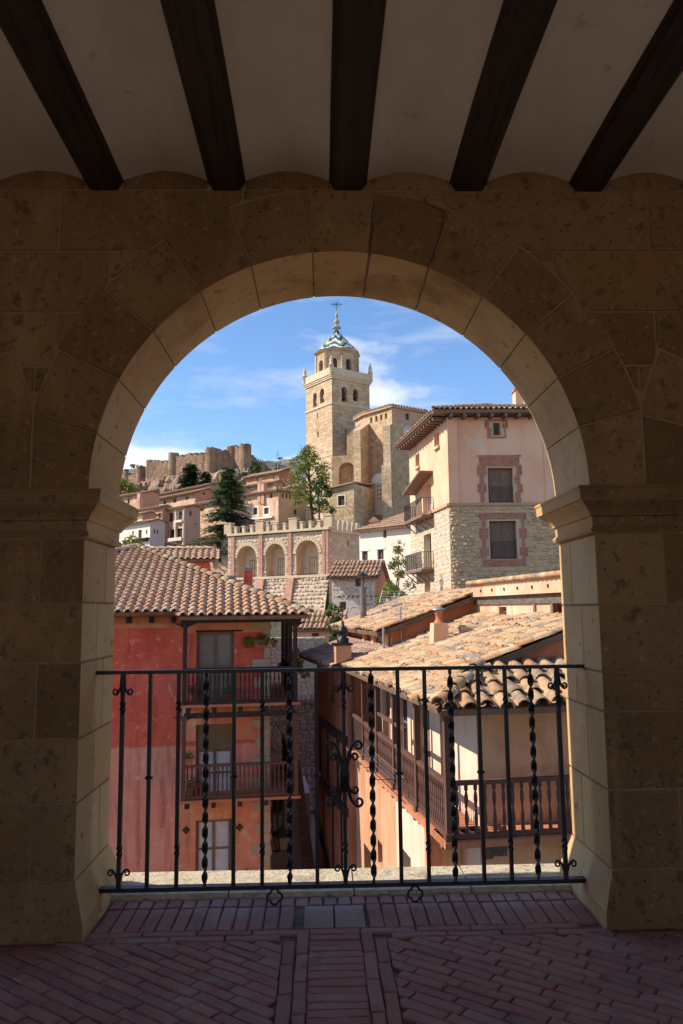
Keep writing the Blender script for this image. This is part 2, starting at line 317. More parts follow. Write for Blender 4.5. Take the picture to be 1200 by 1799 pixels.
RUB_PINK = mat('rubble_stone_pink', [(.46, .34, .26), (.62, .50, .40)], 2.2, .92, .8, 6, island=[(.46, .32, .24), (.64, .53, .42), (.55, .44, .34), (.70, .61, .50), (.42, .30, .23)], iamt=.65)
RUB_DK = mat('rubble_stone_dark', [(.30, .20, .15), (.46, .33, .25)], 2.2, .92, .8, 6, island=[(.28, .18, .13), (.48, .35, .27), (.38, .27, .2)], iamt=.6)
WHITEPAINT = mat('white_paint', [(.70, .68, .66), (.80, .79, .77)], 2, .6, .05)
SHUTTER = mat('brown_shutter', [(.17, .095, .066), (.26, .16, .115)], 3, .6, .25, 30, stretch=(5, 5, 1))
METAL = mat('galvanised_metal', [(.30, .30, .32), (.45, .45, .47)], 6, .4, .1, 40, metal=.6)
GLS = glass('window_glass'); GLS_L = glass('curtained_glass', (.42, .42, .42), .2); GLS_M = glass('net_curtain_glass', (.16, .14, .12), .15); GLS_D = glass('dark_window_void', (.018, .012, .010), .5)
BACKTOP = 3.55
# ---------------------------------------------------------------- building helpers
def facade(mb, pl, u0, u1, z0, z1, holes=(), reveal=.2, arch=()):
    us = sorted({u0, u1, *[min(max(h[i], u0), u1) for h in holes for i in (0, 1)]})
    zs = sorted({z0, z1, *[min(max(h[i], z0), z1) for h in holes for i in (2, 3)]})
    for a, b in zip(us, us[1:]):
        for c, d in zip(zs, zs[1:]):
            um = (a + b) / 2; zm = (c + d) / 2
            if any(h[0] < um < h[1] and h[2] < zm < h[3] for h in holes): continue
            mb.poly([pl.w(a, c), pl.w(b, c), pl.w(b, d), pl.w(a, d)])
    for h in holes:
        a, b, c, d = h[:4]
        ar = len(h) > 4 and h[4]
        zt = d - (b - a) / 2 if ar else d
        mb.poly([pl.w(a, c), pl.w(a, zt), pl.w(a, zt, -reveal), pl.w(a, c, -reveal)])
        mb.poly([pl.w(b, c), pl.w(b, c, -reveal), pl.w(b, zt, -reveal), pl.w(b, zt)])
        mb.poly([pl.w(a, c), pl.w(a, c, -reveal), pl.w(b, c, -reveal), pl.w(b, c)])
        if not ar: mb.poly([pl.w(a, d), pl.w(b, d), pl.w(b, d, -reveal), pl.w(a, d, -reveal)])
        else:
            n = 10; cx = (a + b) / 2; r = (b - a) / 2
            P = [(cx + r * cos(pi - pi * k / n), zt + r * sin(pi * k / n)) for k in range(n + 1)]
            for p, q in zip(P, P[1:]):
                mb.poly([pl.w(*p), pl.w(*q), pl.w(q[0], d), pl.w(p[0], d)])
                mb.poly([pl.w(*p), pl.w(*q), pl.w(*q, -reveal), pl.w(*p, -reveal)])
def window(parent, pl, r, depth=.14, fm=None, gm=None, nx=2, nz=2, fw=.06, sill=None, head=None, name='window', gap=0, **tags):
    """frame + mullions is the part, the pane its sub-part"""
    a, b, c, d = r[:4]; mb = MB(); fm = fm or SHUTTER; gm = gm or GLS_D
    o1 = -depth; o0 = -depth - .06
    for (x0, x1, y0, y1) in ((a, a + fw, c, d), (b - fw, b, c, d), (a + fw, b - fw, c, c + fw), (a + fw, b - fw, d - fw, d)):
        mb.pbox(pl, x0, x1, y0, y1, o0, o1)
    for i in range(1, nx):
        x = a + (b - a) * i / nx; mb.pbox(pl, x - fw * .45, x + fw * .45, c + fw, d - fw, o0, o1 - .004)
    for i in range(1, nz):
        z = c + (d - c) * i / nz; mb.pbox(pl, a + fw, b - fw, z - fw * .3, z + fw * .3, o0, o1 - .008)
    o = mb.build(name, fm, parent, **tags)
    g = MB(); g.poly([pl.w(a, c, o0 + .02), pl.w(b, c, o0 + .02), pl.w(b, d, o0 + .02), pl.w(a, d, o0 + .02)]); g.build('pane', gm, o)
    if sill:
        s_ = MB(); s_.pbox(pl, a - .06, b + .06, c - .07, c - .002, -depth, .05); s_.build('sill', sill, o)
    return o
def shuttered(parent, pl, r, depth=.16, m=None, leaves=2, rows=3):
    """panelled timber leaves closing an opening"""
    a, b, c, d = r[:4]; m = m or SHUTTER; fr = MB()
    for (x0, x1, y0, y1) in ((a, a + .05, c, d), (b - .05, b, c, d), (a + .05, b - .05, d - .05, d)): fr.pbox(pl, x0, x1, y0, y1, -depth - .08, -depth + .01)
    o = fr.build('shutter_frame', m, parent)
    w = (b - a - .1) / leaves
    for i in range(leaves):
        x0 = a + .05 + w * i + .008; x1 = x0 + w - .016; q = MB(); q.pbox(pl, x0, x1, c + .01, d - .055, -depth - .07, -depth - .03)
        for k in range(rows):
            z0 = c + (d - c) * k / rows + .06; z1 = c + (d - c) * (k + 1) / rows - .08
            for (p0, p1, q0, q1) in ((x0, x1, z0 - .07, z0), (x0, x0 + .05, z0, z1), (x1 - .05, x1, z0, z1)): q.pbox(pl, p0, p1, q0, q1, -depth - .03, -depth - .012)
            q.pbox(pl, x0 + .09, x1 - .09, z0 + .05, z1 - .04, -depth - .03, -depth - .016)
        q.build('shutter_leaf', m, o)
    return o
def iron_rail(parent, pl, u0, u1, z0, z1, off, step=.12, r=.009, ret=0, name='balcony_railing', m=None):
    m = m or IRON; mb = MB()
    for z in (z0, z1): mb.pbox(pl, u0, u1, z - .012, z + .012, off - .012, off + .012)
    if ret:
        for u in (u0, u1):
            for z in (z0, z1): mb.bar(pl.w(u, z, off), pl.w(u, z, off - ret), .024)
    o = mb.build(name, m, parent); n = max(2, int((u1 - u0) / step)); me = None
    b = MB(); b.tube([(0, 0, 0), (0, 0, z1 - z0)], r, 6); me = b.build('baluster', m, o); base = me.location.copy()
    bpy.data.objects.remove(me, do_unlink=False) if False else None
    pts = [pl.w(u0 + (u1 - u0) * i / n, z0, off) for i in range(n + 1)]
    if ret:
        k = max(1, int(ret / step)); pts += [pl.w(u, z0, off - ret * j / k) for u in (u0, u1) for j in range(1, k + 1)]
    me.location = pts[0]
    for p in pts[1:]: c = me.copy(); COL.objects.link(c); c.location = p
    return o
def repeat(o, locs):
    """copies of one part (shared mesh) at other world places; o keeps its own"""
    out = []
    for l in locs:
        c = o.copy(); COL.objects.link(c)
        c.location = l; out.append(c)
    return out
# one half-round roof tile: x across, y up the slope, z out; wider at the low end
def tile_mesh(w, L, h, seed=0, thick=.018, n=6):
    rr = random.Random(seed); vs = []; fs = []
    for j, (y, s_) in enumerate(((0, 1.0), (L, .80))):
        for lay in (0, thick):
            for k in range(n + 1):
                a = pi - pi * k / n; vs.append(V((cos(a) * (w / 2 * s_ - lay) + rr.uniform(-1, 1) * .003, y, sin(a) * (h * s_ - lay) + (0.012 if j == 0 else 0))))
    m_ = n + 1
    for k in range(n):
        fs.append((k, k + 1, 2 * m_ + k + 1, 2 * m_ + k))
        fs.append((k, m_ + k, m_ + k + 1, k + 1))
        fs.append((m_ + k, 3 * m_ + k, 3 * m_ + k + 1, m_ + k + 1))
    return vs, fs, [i % 3 != 1 for i in range(len(fs))]
def inpoly(u, v, poly):
    n = len(poly); ins = False
    for i in range(n):
        (x1, y1), (x2, y2) = poly[i], poly[(i + 1) % n]
        if (y1 > v) != (y2 > v) and u < (x2 - x1) * (v - y1) / (y2 - y1) + x1: ins = not ins
    return ins
def tile_roof(parent, O, U_, V_, poly, tm, tw=.25, expo=.37, w=.19, h=.085, lim=0, jit=.004, seed=1, slab=.10, bedm=None, sag=0.0, channel=True, name='roof', shadowless=None):
    rr = random.Random(seed); U_ = V(U_).normalized(); V_ = V(V_).normalized(); Nn = U_.cross(V_).normalized()
    if Nn.z < 0: Nn = -Nn
    O = V(O); P = lambda u, v, o=0: O + U_ * u + V_ * v + Nn * o
    sb = MB(); sb.prism([P(u, v, -.012) for u, v in poly], Nn * -slab)
    ro = sb.build(name, bedm or CLAY_BED, parent)
    us = [p[0] for p in poly]; vs_ = [p[1] for p in poly]
    cols = int((max(us) - min(us)) / tw) + 1; rows = int((max(vs_) - min(vs_)) / expo) + 1
    pos = []
    for i in range(cols):
        u = min(us) + tw * (i + .5)
        for j in range(rows):
            v = min(vs_) + expo * j
            if inpoly(u, v + expo * .45, poly): pos.append((u, v))
    meshes = [tile_mesh(w, expo * 1.25, h, k) for k in range(4)]
    basis = M((( U_.x, V_.x, Nn.x, 0), (U_.y, V_.y, Nn.y, 0), (U_.z, V_.z, Nn.z, 0), (0, 0, 0, 1)))
    items = []
    for (u, v) in pos:
        loc = P(u + rr.uniform(-jit, jit) * 2, v + rr.uniform(-jit, jit) * 5 - (rr.uniform(.05, .12) if sag and rr.random() < .05 else 0), rr.uniform(0, jit) - .004 + (sag * (.5 + NZ.noise(V((u * .55, v * .5, seed)))) if sag else 0))
        rot = basis @ M.Rotation(rr.uniform(-jit, jit) * 4, 4, 'Z') @ M.Rotation(-.035 + rr.uniform(-jit, jit), 4, 'X')
        items.append((loc, rot))
    items.sort(key=lambda q: (q[0] - EYE).length)
    if lim:
        ms = []
        for k in range(4):
            me = bpy.data.meshes.new('roof_tile'); me.from_pydata([tuple(p) for p in meshes[k][0]], [], meshes[k][1])
            me.polygons.foreach_set('use_smooth', meshes[k][2]); me.materials.append(tm); me.update(); ms.append(me)
        for q, (loc, rot) in enumerate(items[:lim]): link('roof_tile', ms[q % 4], loc, ro, rot)
    rest = items[lim:]
    if rest:
        mb = MB()
        for q, (loc, rot) in enumerate(rest): mb.merge(meshes[q % 4], M.Translation(loc) @ rot)
        o = mb.build('roof_tiling', tm, ro); o['kind'] = 'stuff'
    if channel:
        mb = MB(); n = 4
        for i in range(cols + 1):
            u = min(us) + tw * i
            for j in range(rows):
                v = min(vs_) + expo * j
                if not inpoly(min(max(u, min(us) + .02), max(us) - .02), v + expo * .45, poly): continue
                ww = tw * .44; A = []
                for (vv, ss, oo) in ((v, .9, .022), (v + expo * 1.1, 1, 0.0)):
                    for k in range(n + 1):
                        a = -pi + pi * k / n; A.append(P(u + cos(a) * ww * ss, vv, .045 + sin(a) * .045 * ss + oo + (sag * (.5 + NZ.noise(V((u * .55, v * .5, seed)))) if sag else 0)))
                mb.add(A, [(k, k + 1, n + 2 + k, n + 1 + k) for k in range(n)], True)
        o = mb.build('channel_tiling', tm, ro); o['kind'] = 'stuff'
    return ro
def ridge_tiles(parent, A, B, tm, step=.36, w=.24, h=.11, seed=3, up=V((0, 0, 1)), name='ridge_tile', jit=.01):
    rr = random.Random(seed); A = V(A); B = V(B); d = (B - A).normalized(); x = d.cross(up).normalized(); z = x.cross(d)
    basis = M(((x.x, d.x, z.x, 0), (x.y, d.y, z.y, 0), (x.z, d.z, z.z, 0), (0, 0, 0, 1))); n = int((B - A).length / step)
    ms = []
    for k in range(3):
        q = tile_mesh(w, step * 1.22, h, k + 9); me = bpy.data.meshes.new(name); me.from_pydata([tuple(p) for p in q[0]], [], q[1]); me.polygons.foreach_set('use_smooth', q[2]); me.materials.append(tm); me.update(); ms.append(me)
    for i in range(n):
        link(name, ms[i % 3], A + d * step * i + V((rr.uniform(-jit, jit), rr.uniform(-jit, jit), rr.uniform(0, jit))), parent, basis @ M.Rotation(-.04, 4, 'X') @ M.Rotation(rr.uniform(-jit, jit) * 3, 4, 'Z'))
def rubble(mb, pl, u0, u1, z0, z1, size=.35, holes=(), seed=0, proud=.035, asp=1.5, skip=0, test=None):
    """irregular rounded stones bedded in mortar, roughly coursed"""
    rr = random.Random(seed); z = z0
    while z < z1 - .02:
        h = size * rr.uniform(.6, 1.2); h = min(h, z1 - z); u = u0 - rr.uniform(0, size)
        while u < u1:
            w = size * asp * rr.uniform(.4, 1.35); dz = h * rr.uniform(-.22, .22); hh = h * rr.uniform(.72, 1.18)
            a = max(u, u0) + .01; b = min(u + w, u1) - .01; c = max(z + dz + (h - hh) / 2, z0) + .006; d = min(c + hh - .012, z1); u += w
            if b - a < .07 or d - c < .05 or rr.random() < skip: continue
            if any(a < H[1] and b > H[0] and c < H[3] and d > H[2] for H in holes): continue
            mu, mz = (a + b) / 2, (c + d) / 2
            if test and not test(mu, mz): continue
            hw, hh2 = (b - a) / 2, (d - c) / 2; ring = []
            for k in range(7):
                t = 2 * pi * (k + rr.uniform(-.25, .25)) / 7; cx, sx = cos(t), sin(t); m_ = (abs(cx) ** 3.2 + abs(sx) ** 3.2) ** (-1 / 3.2) * rr.uniform(.86, 1.03); ring.append((cx * m_, sx * m_))
            p_ = proud * rr.uniform(.4, 1.3); ti = rr.uniform(.60, .80); tz = rr.uniform(-.3, .3) * p_
            vs = [pl.w(mu + x * hw, mz + y * hh2, 0) for x, y in ring] + [pl.w(mu + x * hw * ti, mz + y * hh2 * ti, p_ + tz * y) for x, y in ring]
            mb.add(vs, [tuple(range(7, 14))] + [(k, (k + 1) % 7, 7 + (k + 1) % 7, 7 + k) for k in range(7)])
        z += h
def blocks(parent, pl, spec, m, name='stone', off=.012, lim=300):
    """separately laid flat blocks on a wall: spec = list of (u0,u1,z0,z1)"""
    for (a, b, c, d) in spec:
        q = MB(); k = .012
        q.add([pl.w(a, c), pl.w(b, c), pl.w(b, d), pl.w(a, d), pl.w(a + k, c + k, off), pl.w(b - k, c + k, off), pl.w(b - k, d - k, off), pl.w(a + k, d - k, off)],
              [(4, 5, 6, 7), (0, 1, 5, 4), (1, 2, 6, 5), (2, 3, 7, 6), (3, 0, 4, 7)])
        q.build(name, m, parent)
def boxbody(mb, pl, u0, u1, z0, z1, depth, top=True, sides=(1, 1)):
    """the faces of a house that the front facade does not cover"""
    P = pl.w
    if sides[0]: mb.poly([P(u0, z0, -depth), P(u0, z0), P(u0, z1), P(u0, z1, -depth)])
    if sides[1]: mb.poly([P(u1, z0), P(u1, z0, -depth), P(u1, z1, -depth), P(u1, z1)])
    mb.poly([P(u1, z0, -depth), P(u0, z0, -depth), P(u0, z1, -depth), P(u1, z1, -depth)])
    if top: mb.poly([P(u0, z1), P(u1, z1), P(u1, z1, -depth), P(u0, z1, -depth)])

# ================================================================ THE SETTING
HP = [(-60, -9), (6, -9.3), (30, -9), (45, -6.5), (62, -3), (70, 0.5), (84, 3.5), (96, 8.5), (130, 14), (180, 24), (215, 31), (260, 38), (400, 62), (520, 103), (620, 108), (1200, 70), (3000, 60)]
def hgt(x, y):
    for (a, b), (c, d) in zip(HP, HP[1:]):
        if y <= c: t = (y - a) / (c - a); z = b + (d - b) * max(0, t); break
    else: z = 60
    k = min(1, max(0, (y - 380) / 140)); z += k * (.085 * max(-300, min(100, x)) + 2)
    if y > 30: z += NZ.noise(V((x * .03, y * .03, 0))) * min(9, y * .018) + NZ.noise(V((x * .12, y * .12, 3))) * min(3.2, y * .007) 
    return z
mb = MB(); xs = sorted({*range(-60, 61, 5), *range(-300, 301, 15), *range(-2000, 2001, 200)}); ys = sorted({*range(-60, 131, 5), *range(130, 640, 12), *range(640, 3001, 120)})
vs = [(x, y, hgt(x, y)) for y in ys for x in xs]; nx = len(xs)
mb.add(vs, [(j * nx + i, j * nx + i + 1, (j + 1) * nx + i + 1, (j + 1) * nx + i) for j in range(len(ys) - 1) for i in range(nx - 1)], True)
HILL_M = mat('hill_ground', [(.11, .10, .075), (.20, .18, .145), (.27, .24, .20)], .06, .95, .8, .9, stain=[((.07, .085, .04), .10, .50, .60, (1, 1, 1), .85), ((.045, .06, .03), .35, .58, .66, (1, 1, 1), .85)], bdist=1.2)
mb.build('ground', HILL_M, None, kind='structure')

def darken_front(o, m2=None):  # near faces of each stone get a darker brown material than the rest
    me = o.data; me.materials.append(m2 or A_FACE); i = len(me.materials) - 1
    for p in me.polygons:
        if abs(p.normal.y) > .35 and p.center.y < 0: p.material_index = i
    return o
# ---------------------------------------------------------------- the arcade we look out from
YF, YB, CXA, CZA, RA, RE, PITCHX = 3.85, 4.45, .105, 2.10, 1.262, 1.60, 3.10
HW = 1.27
arc = thing('stone_arcade', 'shaded sandstone arcade with round arch and dark ceiling beams framing the view', 'arcade', (0, YF, 0))
FR = PL((0, YF), 0)
def arch_r(k, a): return CXA + k * PITCHX
core = MB()
# core behind the stones: solid with arch holes (front and back skins set back from the stone faces)
def core_skin(y, flip):
    n = 28; g = .005
    for k in (-1, 0, 1):
        cx = CXA + k * PITCHX; x0 = cx - PITCHX / 2; x1 = cx + PITCHX / 2; r = RA + g
        for s_ in (-1, 1):
            e = x0 if s_ < 0 else x1
            core.poly([(cx + s_ * (HW + g), y, 0), (e, y, 0), (e, y, CZA), (cx + s_ * (HW + g), y, CZA)])
        P = [(cx - r * cos(pi * i / n), CZA + r * sin(pi * i / n)) for i in range(n + 1)]
        top = 3.74
        P2 = [(x0, CZA)] + [(cx + (p[0] - cx) * PITCHX / 2 / r, top if 0 < i < n else CZA) for i, p in enumerate(P)][1:-1] + [(x1, CZA)]
        for i in range(n): core.poly([(P[i][0], y, P[i][1]), (P[i + 1][0], y, P[i + 1][1]), (P2[i + 1][0], y, P2[i + 1][1]), (P2[i][0], y, P2[i][1])])
        core.poly([(x0, y, CZA), (P2[1][0], y, top), (x0, y, top)]); core.poly([(x1, y, CZA), (P2[-2][0], y, top), (x1, y, top)])
core_skin(YF + .008, 0); core_skin(YB - .016, 1)
for k in (-1, 0, 1):
    cx = CXA + k * PITCHX; n = 28; r = RA + .005
    for i in range(n):
        a, b = pi * i / n, pi * (i + 1) / n
        core.poly([(cx + r * cos(a), YF + .008, CZA + r * sin(a)), (cx + r * cos(b), YF + .008, CZA + r * sin(b)), (cx + r * cos(b), YB - .016, CZA + r * sin(b)), (cx + r * cos(a), YB - .016, CZA + r * sin(a))], True)
    for s_ in (-1, 1):
        x = cx + s_ * (HW + .005); core.poly([(x, YF + .008, 0), (x, YB - .016, 0), (x, YB - .016, CZA), (x, YF + .008, CZA)])
wall = core.build('wall', A_MORTAR, arc)
def clip_poly_prism(pts, y0, y1, m, name='stone', ch=.007, back=False):
    """pts: (x,z) outline, full depth stone with a small chamfer on the near face"""
    n = len(pts); cx = sum(p[0] for p in pts) / n; cz = sum(p[1] for p in pts) / n
    def shr(d): return [(p[0] + (cx - p[0]) * d / max(.05, hypot(cx - p[0], cz - p[1])), p[1] + (cz - p[1]) * d / max(.05, hypot(cx - p[0], cz - p[1]))) for p in pts]
    ins = shr(ch * 1.4)
    q = MB(); A = [(x, y0, z) for x, z in ins]; B = [(x, y0 + ch, z) for x, z in pts]; C = [(x, y1 - ch, z) for x, z in pts]; D = [(x, y1, z) for x, z in ins]
    vs = A + B + C + D; f = [tuple(range(n)), tuple(range(4 * n - 1, 3 * n - 1, -1))]
    for r_ in range(3):
        for i in range(n): f.append((r_ * n + i, (r_ + 1) * n + i, (r_ + 1) * n + (i + 1) % n, r_ * n + (i + 1) % n))
    q.add(vs, f); return darken_front(q.build(name, m, wall))
rs = random.Random(11)
AN = [0, 14.5, 27, 40, 53.5, 68, 82.7, 96.1, 111, 124.5, 139, 153, 166.5, 180]
for k in (-1, 0, 1):
    cx = CXA + k * PITCHX
    for i in range(len(AN) - 1):
        a0, a1 = AN[i] + .17, AN[i + 1] - .17; n = 5; ex = RE + (.0 if i % 2 else .02)
        inn = [(cx + RA * cos(radians(a0 + (a1 - a0) * j / n)), CZA + RA * sin(radians(a0 + (a1 - a0) * j / n))) for j in range(n + 1)]
        out = [(cx + ex * cos(radians(a1 - (a1 - a0) * j / n)), CZA + ex * sin(radians(a1 - (a1 - a0) * j / n))) for j in range(n + 1)]
        if k: inn = [(min(max(x, cx - 1.55 + .0), cx + 1.545), z) for x, z in inn]
        out = [(min(max(x, cx - 1.545), cx + 1.545), z) for x, z in out]
        dy = rs.uniform(-.003, .003)
        # the soffit shows two pieces on some stones
        clip_poly_prism(inn + out, YF + dy, YB, A_JAMB, 'voussoir')
CT = [2.12, 2.45, 2.74, 3.03, 3.36, 3.70]
def xin(cx, z, s_): 
    d = RE + .012; t = d * d - (z - CZA) ** 2
    return sqrt(t) if t > 0 else 0
for k in (-1.5, -.5, .5, 1.5):
    xm = CXA + k * PITCHX
    for ci, (z0, z1) in enumerate(zip(CT, CT[1:])):
        cl, cr = xm - PITCHX / 2, xm + PITCHX / 2
        joints = [xm - 9] + ([xm - .42, xm + .36] if ci % 2 and z1 > 3.3 else [xm + .1] if z1 > 2.9 else [xm + .0] if ci == 1 else []) + ([xm - 1.0, xm + 1.05] if z1 > 3.65 else []) + [xm + 9]
        joints.sort()
        for jl, jr in zip(joints, joints[1:]):
            n = 7; L = []; Rr = []
            for i in range(n + 1):
                z = z0 + .005 + (z1 - z0 - .01) * i / n
                a = max(jl + .005, cl + xin(cl, z, 1)); b = min(jr - .005, cr - xin(cr, z, 1))
                if b - a > .012: L.append((a, z)); Rr.append((b, z))
            if len(L) < 2: continue
            clip_poly_prism([p for p in L] + Rr[::-1], YF + rs.uniform(-.003, .003), YF + .12, A_STONE, 'stone', .005)
# low course under the beams, and the pieces between the beam ends
BX = [CXA + .055 + (i - 4) * .6405 for i in range(9)]
for a, b in zip(BX, BX[1:]):
    clip_poly_prism([(a + .10, 3.705), (b - .10, 3.705)] + [(b - .10 - (b - a - .2) * j / 8, 3.765 + .055 * sin(pi * j / 8)) for j in range(9)], YF + .004, YF + .3, A_STONE, 'stone', .004)
# piers: coursed blocks, jamb faces carry their own joints
PC = [[.25, .60, .90, 1.26, 1.55, 1.865], [.25, .62, .99, 1.18, 1.51, 1.865]]
for k in (-1.5, -.5, .5, 1.5):
    xa = CXA + (k - .5) * PITCHX + HW; xb = CXA + (k + .5) * PITCHX - HW
    cs = PC[0] if k < 0 else PC[1]
    for i, (z0, z1) in enumerate(zip(cs, cs[1:])):
        ym = YF + (.26 if i % 2 else .40); xm = xa + (xb - xa) * (.42 if i % 2 else .62)
        parts_ = [(xa, xm, YF, ym), (xm, xb, YF, ym), (xa, xb, ym, YB)] if i % 2 == 0 else [(xa, xb, YF, ym), (xa, xm, ym, YB), (xm, xb, ym, YB)]
        for (x0, x1, y0, y1) in parts_:
            g = .0035; q = MB(); c_ = .004; dz = rs.uniform(-.003, .003)
            X0, X1, Y0, Y1, Z0, Z1 = x0 + g, x1 - g, y0 + g + (dz if y0 == YF else 0), y1 - g, z0 + g, z1 - g
            vs = []
            for (zz, s_) in ((Z0, c_), (Z0 + c_, 0), (Z1 - c_, 0), (Z1, c_)):
                vs += [(X0 + s_, Y0 + s_, zz), (X1 - s_, Y0 + s_, zz), (X1 - s_, Y1 - s_, zz), (X0 + s_, Y1 - s_, zz)]
            f = [(3, 2, 1, 0), (12, 13, 14, 15)]
            for r_ in range(3):
                for j in range(4): f.append((r_ * 4 + j, r_ * 4 + (j + 1) % 4, (r_ + 1) * 4 + (j + 1) % 4, (r_ + 1) * 4 + j))
            q.add(vs, f); darken_front(q.build('stone', A_JAMB, wall))
    def ring_profile(prof, name, m):
        q = MB(); vs = []
        for (z, o) in prof: vs += [(xa - o, YF - o, z), (xb + o, YF - o, z), (xb + o, YB + o, z), (xa - o, YB + o, z)]
        f = [(3, 2, 1, 0)] + [(r_ * 4 + j, r_ * 4 + (j + 1) % 4, (r_ + 1) * 4 + (j + 1) % 4, (r_ + 1) * 4 + j) for r_ in range(len(prof) - 1) for j in range(4)]
        n4 = 4 * (len(prof) - 1); f.append((n4, n4 + 1, n4 + 2, n4 + 3)); q.add(vs, f); return darken_front(q.build(name, m, wall))
    ring_profile([(1.868, .0), (1.872, .018), (1.886, .026), (1.898, .018), (1.902, .010), (1.95, .012), (1.956, .024), (1.965, .026), (1.985, .040), (2.005, .062), (2.02, .076), (2.028, .080), (2.030, .092), (2.078, .096), (2.088, .102), (2.098, .098), (2.10, .08)], 'impost', A_JAMB)
    ring_profile([(-.05, .062), (.085, .058), (.10, .050), (.235, .004), (.25, .0)], 'plinth', A_JAMB)
# beams
for i, x in enumerate(BX):
    q = MB(); hw = .078; pr = [(-hw, 3.72), (-hw, 3.705), (-hw + .012, 3.697), (hw - .012, 3.697), (hw, 3.705), (hw, 3.72), (hw + .012, 3.726), (hw + .012, 3.742), (hw + .022, 3.75), (hw + .022, 3.86), (-hw - .022, 3.86), (-hw - .022, 3.75), (-hw - .012, 3.742), (-hw - .012, 3.726)]
    wob = [rs.uniform(-.006, .006) for _ in range(8)]; ys_ = [YF + .06, 3.2, 2.6, 1.8, .8, 0, -1.0, -2.0]
    rows = [[(x + px + wob[r_] * (.5 if r_ else 0), y, z) for px, z in pr] for r_, y in enumerate(ys_)]
    n = len(pr); q.add([p for r_ in rows for p in r_], [tuple(range(n))] + [(r_ * n + j, r_ * n + (j + 1) % n, (r_ + 1) * n + (j + 1) % n, (r_ + 1) * n + j) for r_ in range(7) for j in range(n)] + [tuple(range(7 * n, 8 * n))])
    # a long drying crack cut as a thin dark slit
    q.build('ceiling_beam', BEAM_M, arc)
q = MB()
for a, b in zip(BX, BX[1:]):
    n = 12
    P = [(a + .08 + (b - a - .16) * j / n, 3.752 + .062 * sin(pi * j / n)) for j in range(n + 1)]
    for (x0, z0), (x1, z1) in zip(P, P[1:]): q.add([(x0, YF + .02, z0 - .008), (x1, YF + .02, z1 - .008), (x1, YF - .35, z1), (x0, YF - .35, z0), (x1, -2, z1 + .004), (x0, -2, z0 + .004)], [(0, 1, 2, 3), (3, 2, 4, 5)], True)
q.build('ceiling', CEIL_M, arc)
q = MB(); q.bx(-6, 6, -2, YB, 3.86, 4.2); q.bx(-6, 6, YB - .25, YB, 4.2, 7.0); q.build('upper_floor', A_MORTAR, arc)
q = MB(); q.bx(-4.6, 4.8, YF + .1, YB - .02, -10, -.06); q.build('basement_wall', A_JAMB, arc)
for sgn in (-1, 1):
    q = MB(); x = CXA + sgn * PITCHX * 1.5; q.bx(x - .02 if sgn > 0 else x - .3, x + .3 if sgn > 0 else x + .02, -2, YF, 0, 3.75); q.build('end_wall', A_STONE, arc)
# back row of the arcade, behind the viewer: low wall of piers open to the square
for i in range(4):
    q = MB(); x = CXA + (i - 1.5) * PITCHX; q.bx(x - .3, x + .3, -2.0, -1.5, -.02, 3.86); q.build('back_pier', A_JAMB, arc)
q = MB(); q.bx(-4.6, 4.8, -2.0, -1.55, BACKTOP, 3.86); q.build('back_lintel', A_JAMB, arc)

# sill stones
q_ = [(-1.165, -.50), (-.50, .16), (.16, .78), (.78, 1.375)]
sill = thing('stone_sill', 'pale pitted limestone sill under the iron railing with a sunlit outer edge', 'sill', (.1, 4.45, 0))
for a, b in q_:
    q = MB(); x0, x1 = a + .004, b - .004; z = .035 + rs.uniform(-.003, .003)
    q.hexa([(x0, 4.29, -.1), (x1, 4.29, -.1), (x1, 4.66, -.1), (x0, 4.66, -.1), (x0, 4.295, z), (x1, 4.295, z), (x1, 4.65, z), (x0, 4.65, z)]); q.build('stone', SILL_M, sill)

# pavement with its bricks
pav = MB(); pav.poly([(-4.6, -2, -.004), (4.8, -2, -.004), (4.8, 4.3, -.004), (-4.6, 4.3, -.004)])
pave = pav.build('pavement', FLOOR_JOINT, None, kind='structure')
pv = MB(); pv.poly([(-60, -60, -.06), (60, -60, -.06), (60, -2, -.06), (-60, -2, -.06)]); pv.build('square_ground', mat('square_paving', [(.42, .34, .25), (.54, .45, .34)], 2, .9, .3), None, kind='structure')
bm_ = []
for k in range(8):
    r_ = random.Random(k + 50); L, B_, h_ = 1.0, 1.0, .013; c_ = .045
    vs = []
    for (zz, sx, sy) in ((-.01, 0, 0), (h_ * .55, 0, 0), (h_, .03, .08)):
        for (px, py) in ((-1, -1), (-.2, -1), (.5, -1), (1, -1), (1, 1), (.4, 1), (-.3, 1), (-1, 1)):
            vs.append(((px * (.5 - sx * abs(px))) + r_.uniform(-.008, .008), (py * (.5 - sy)) + r_.uniform(-.03, .03), zz + (r_.uniform(-.003, .002) if zz > .012 else 0)))
    n = 8; f = [tuple(range(16, 24))] + [(q2 * n + j, q2 * n + (j + 1) % n, (q2 + 1) * n + (j + 1) % n, (q2 + 1) * n + j) for q2 in range(2) for j in range(n)]
    me = bpy.data.meshes.new('brick'); me.from_pydata(vs, [], f); me.materials.append(FLOOR_BRICK); me.update(); bm_.append((me, vs, f))
bl = []
def brick(x, y, L, B_, ang): bl.append((x, y, L, B_, ang))
x = -1.20
while x < 1.40:           # header row and long row against the sill
    brick(x, 4.225, .105, .064, 90)
    if not (-.13 < x < .225): brick(x + .002, 4.02, .285, .066, 90)
    x += .0725
for yy in (3.845, 3.785):
    x = -3.4 + (yy > 3.8) * .12
    while x < 3.6:
        if not (-.20 < x < .30): brick(x, yy, .25, .052, 0)
        x += .256
y = 3.84
while y > 1.7: brick(.05, y, .235, .056, 0); y -= .0625
for xx in (-.098, -.157, .198, .257):
    y = 3.74 - (.11 if xx in (-.157, .257) else 0)
    while y > 1.6: brick(xx, y, .25, .053, 90); y -= .256
cut = []
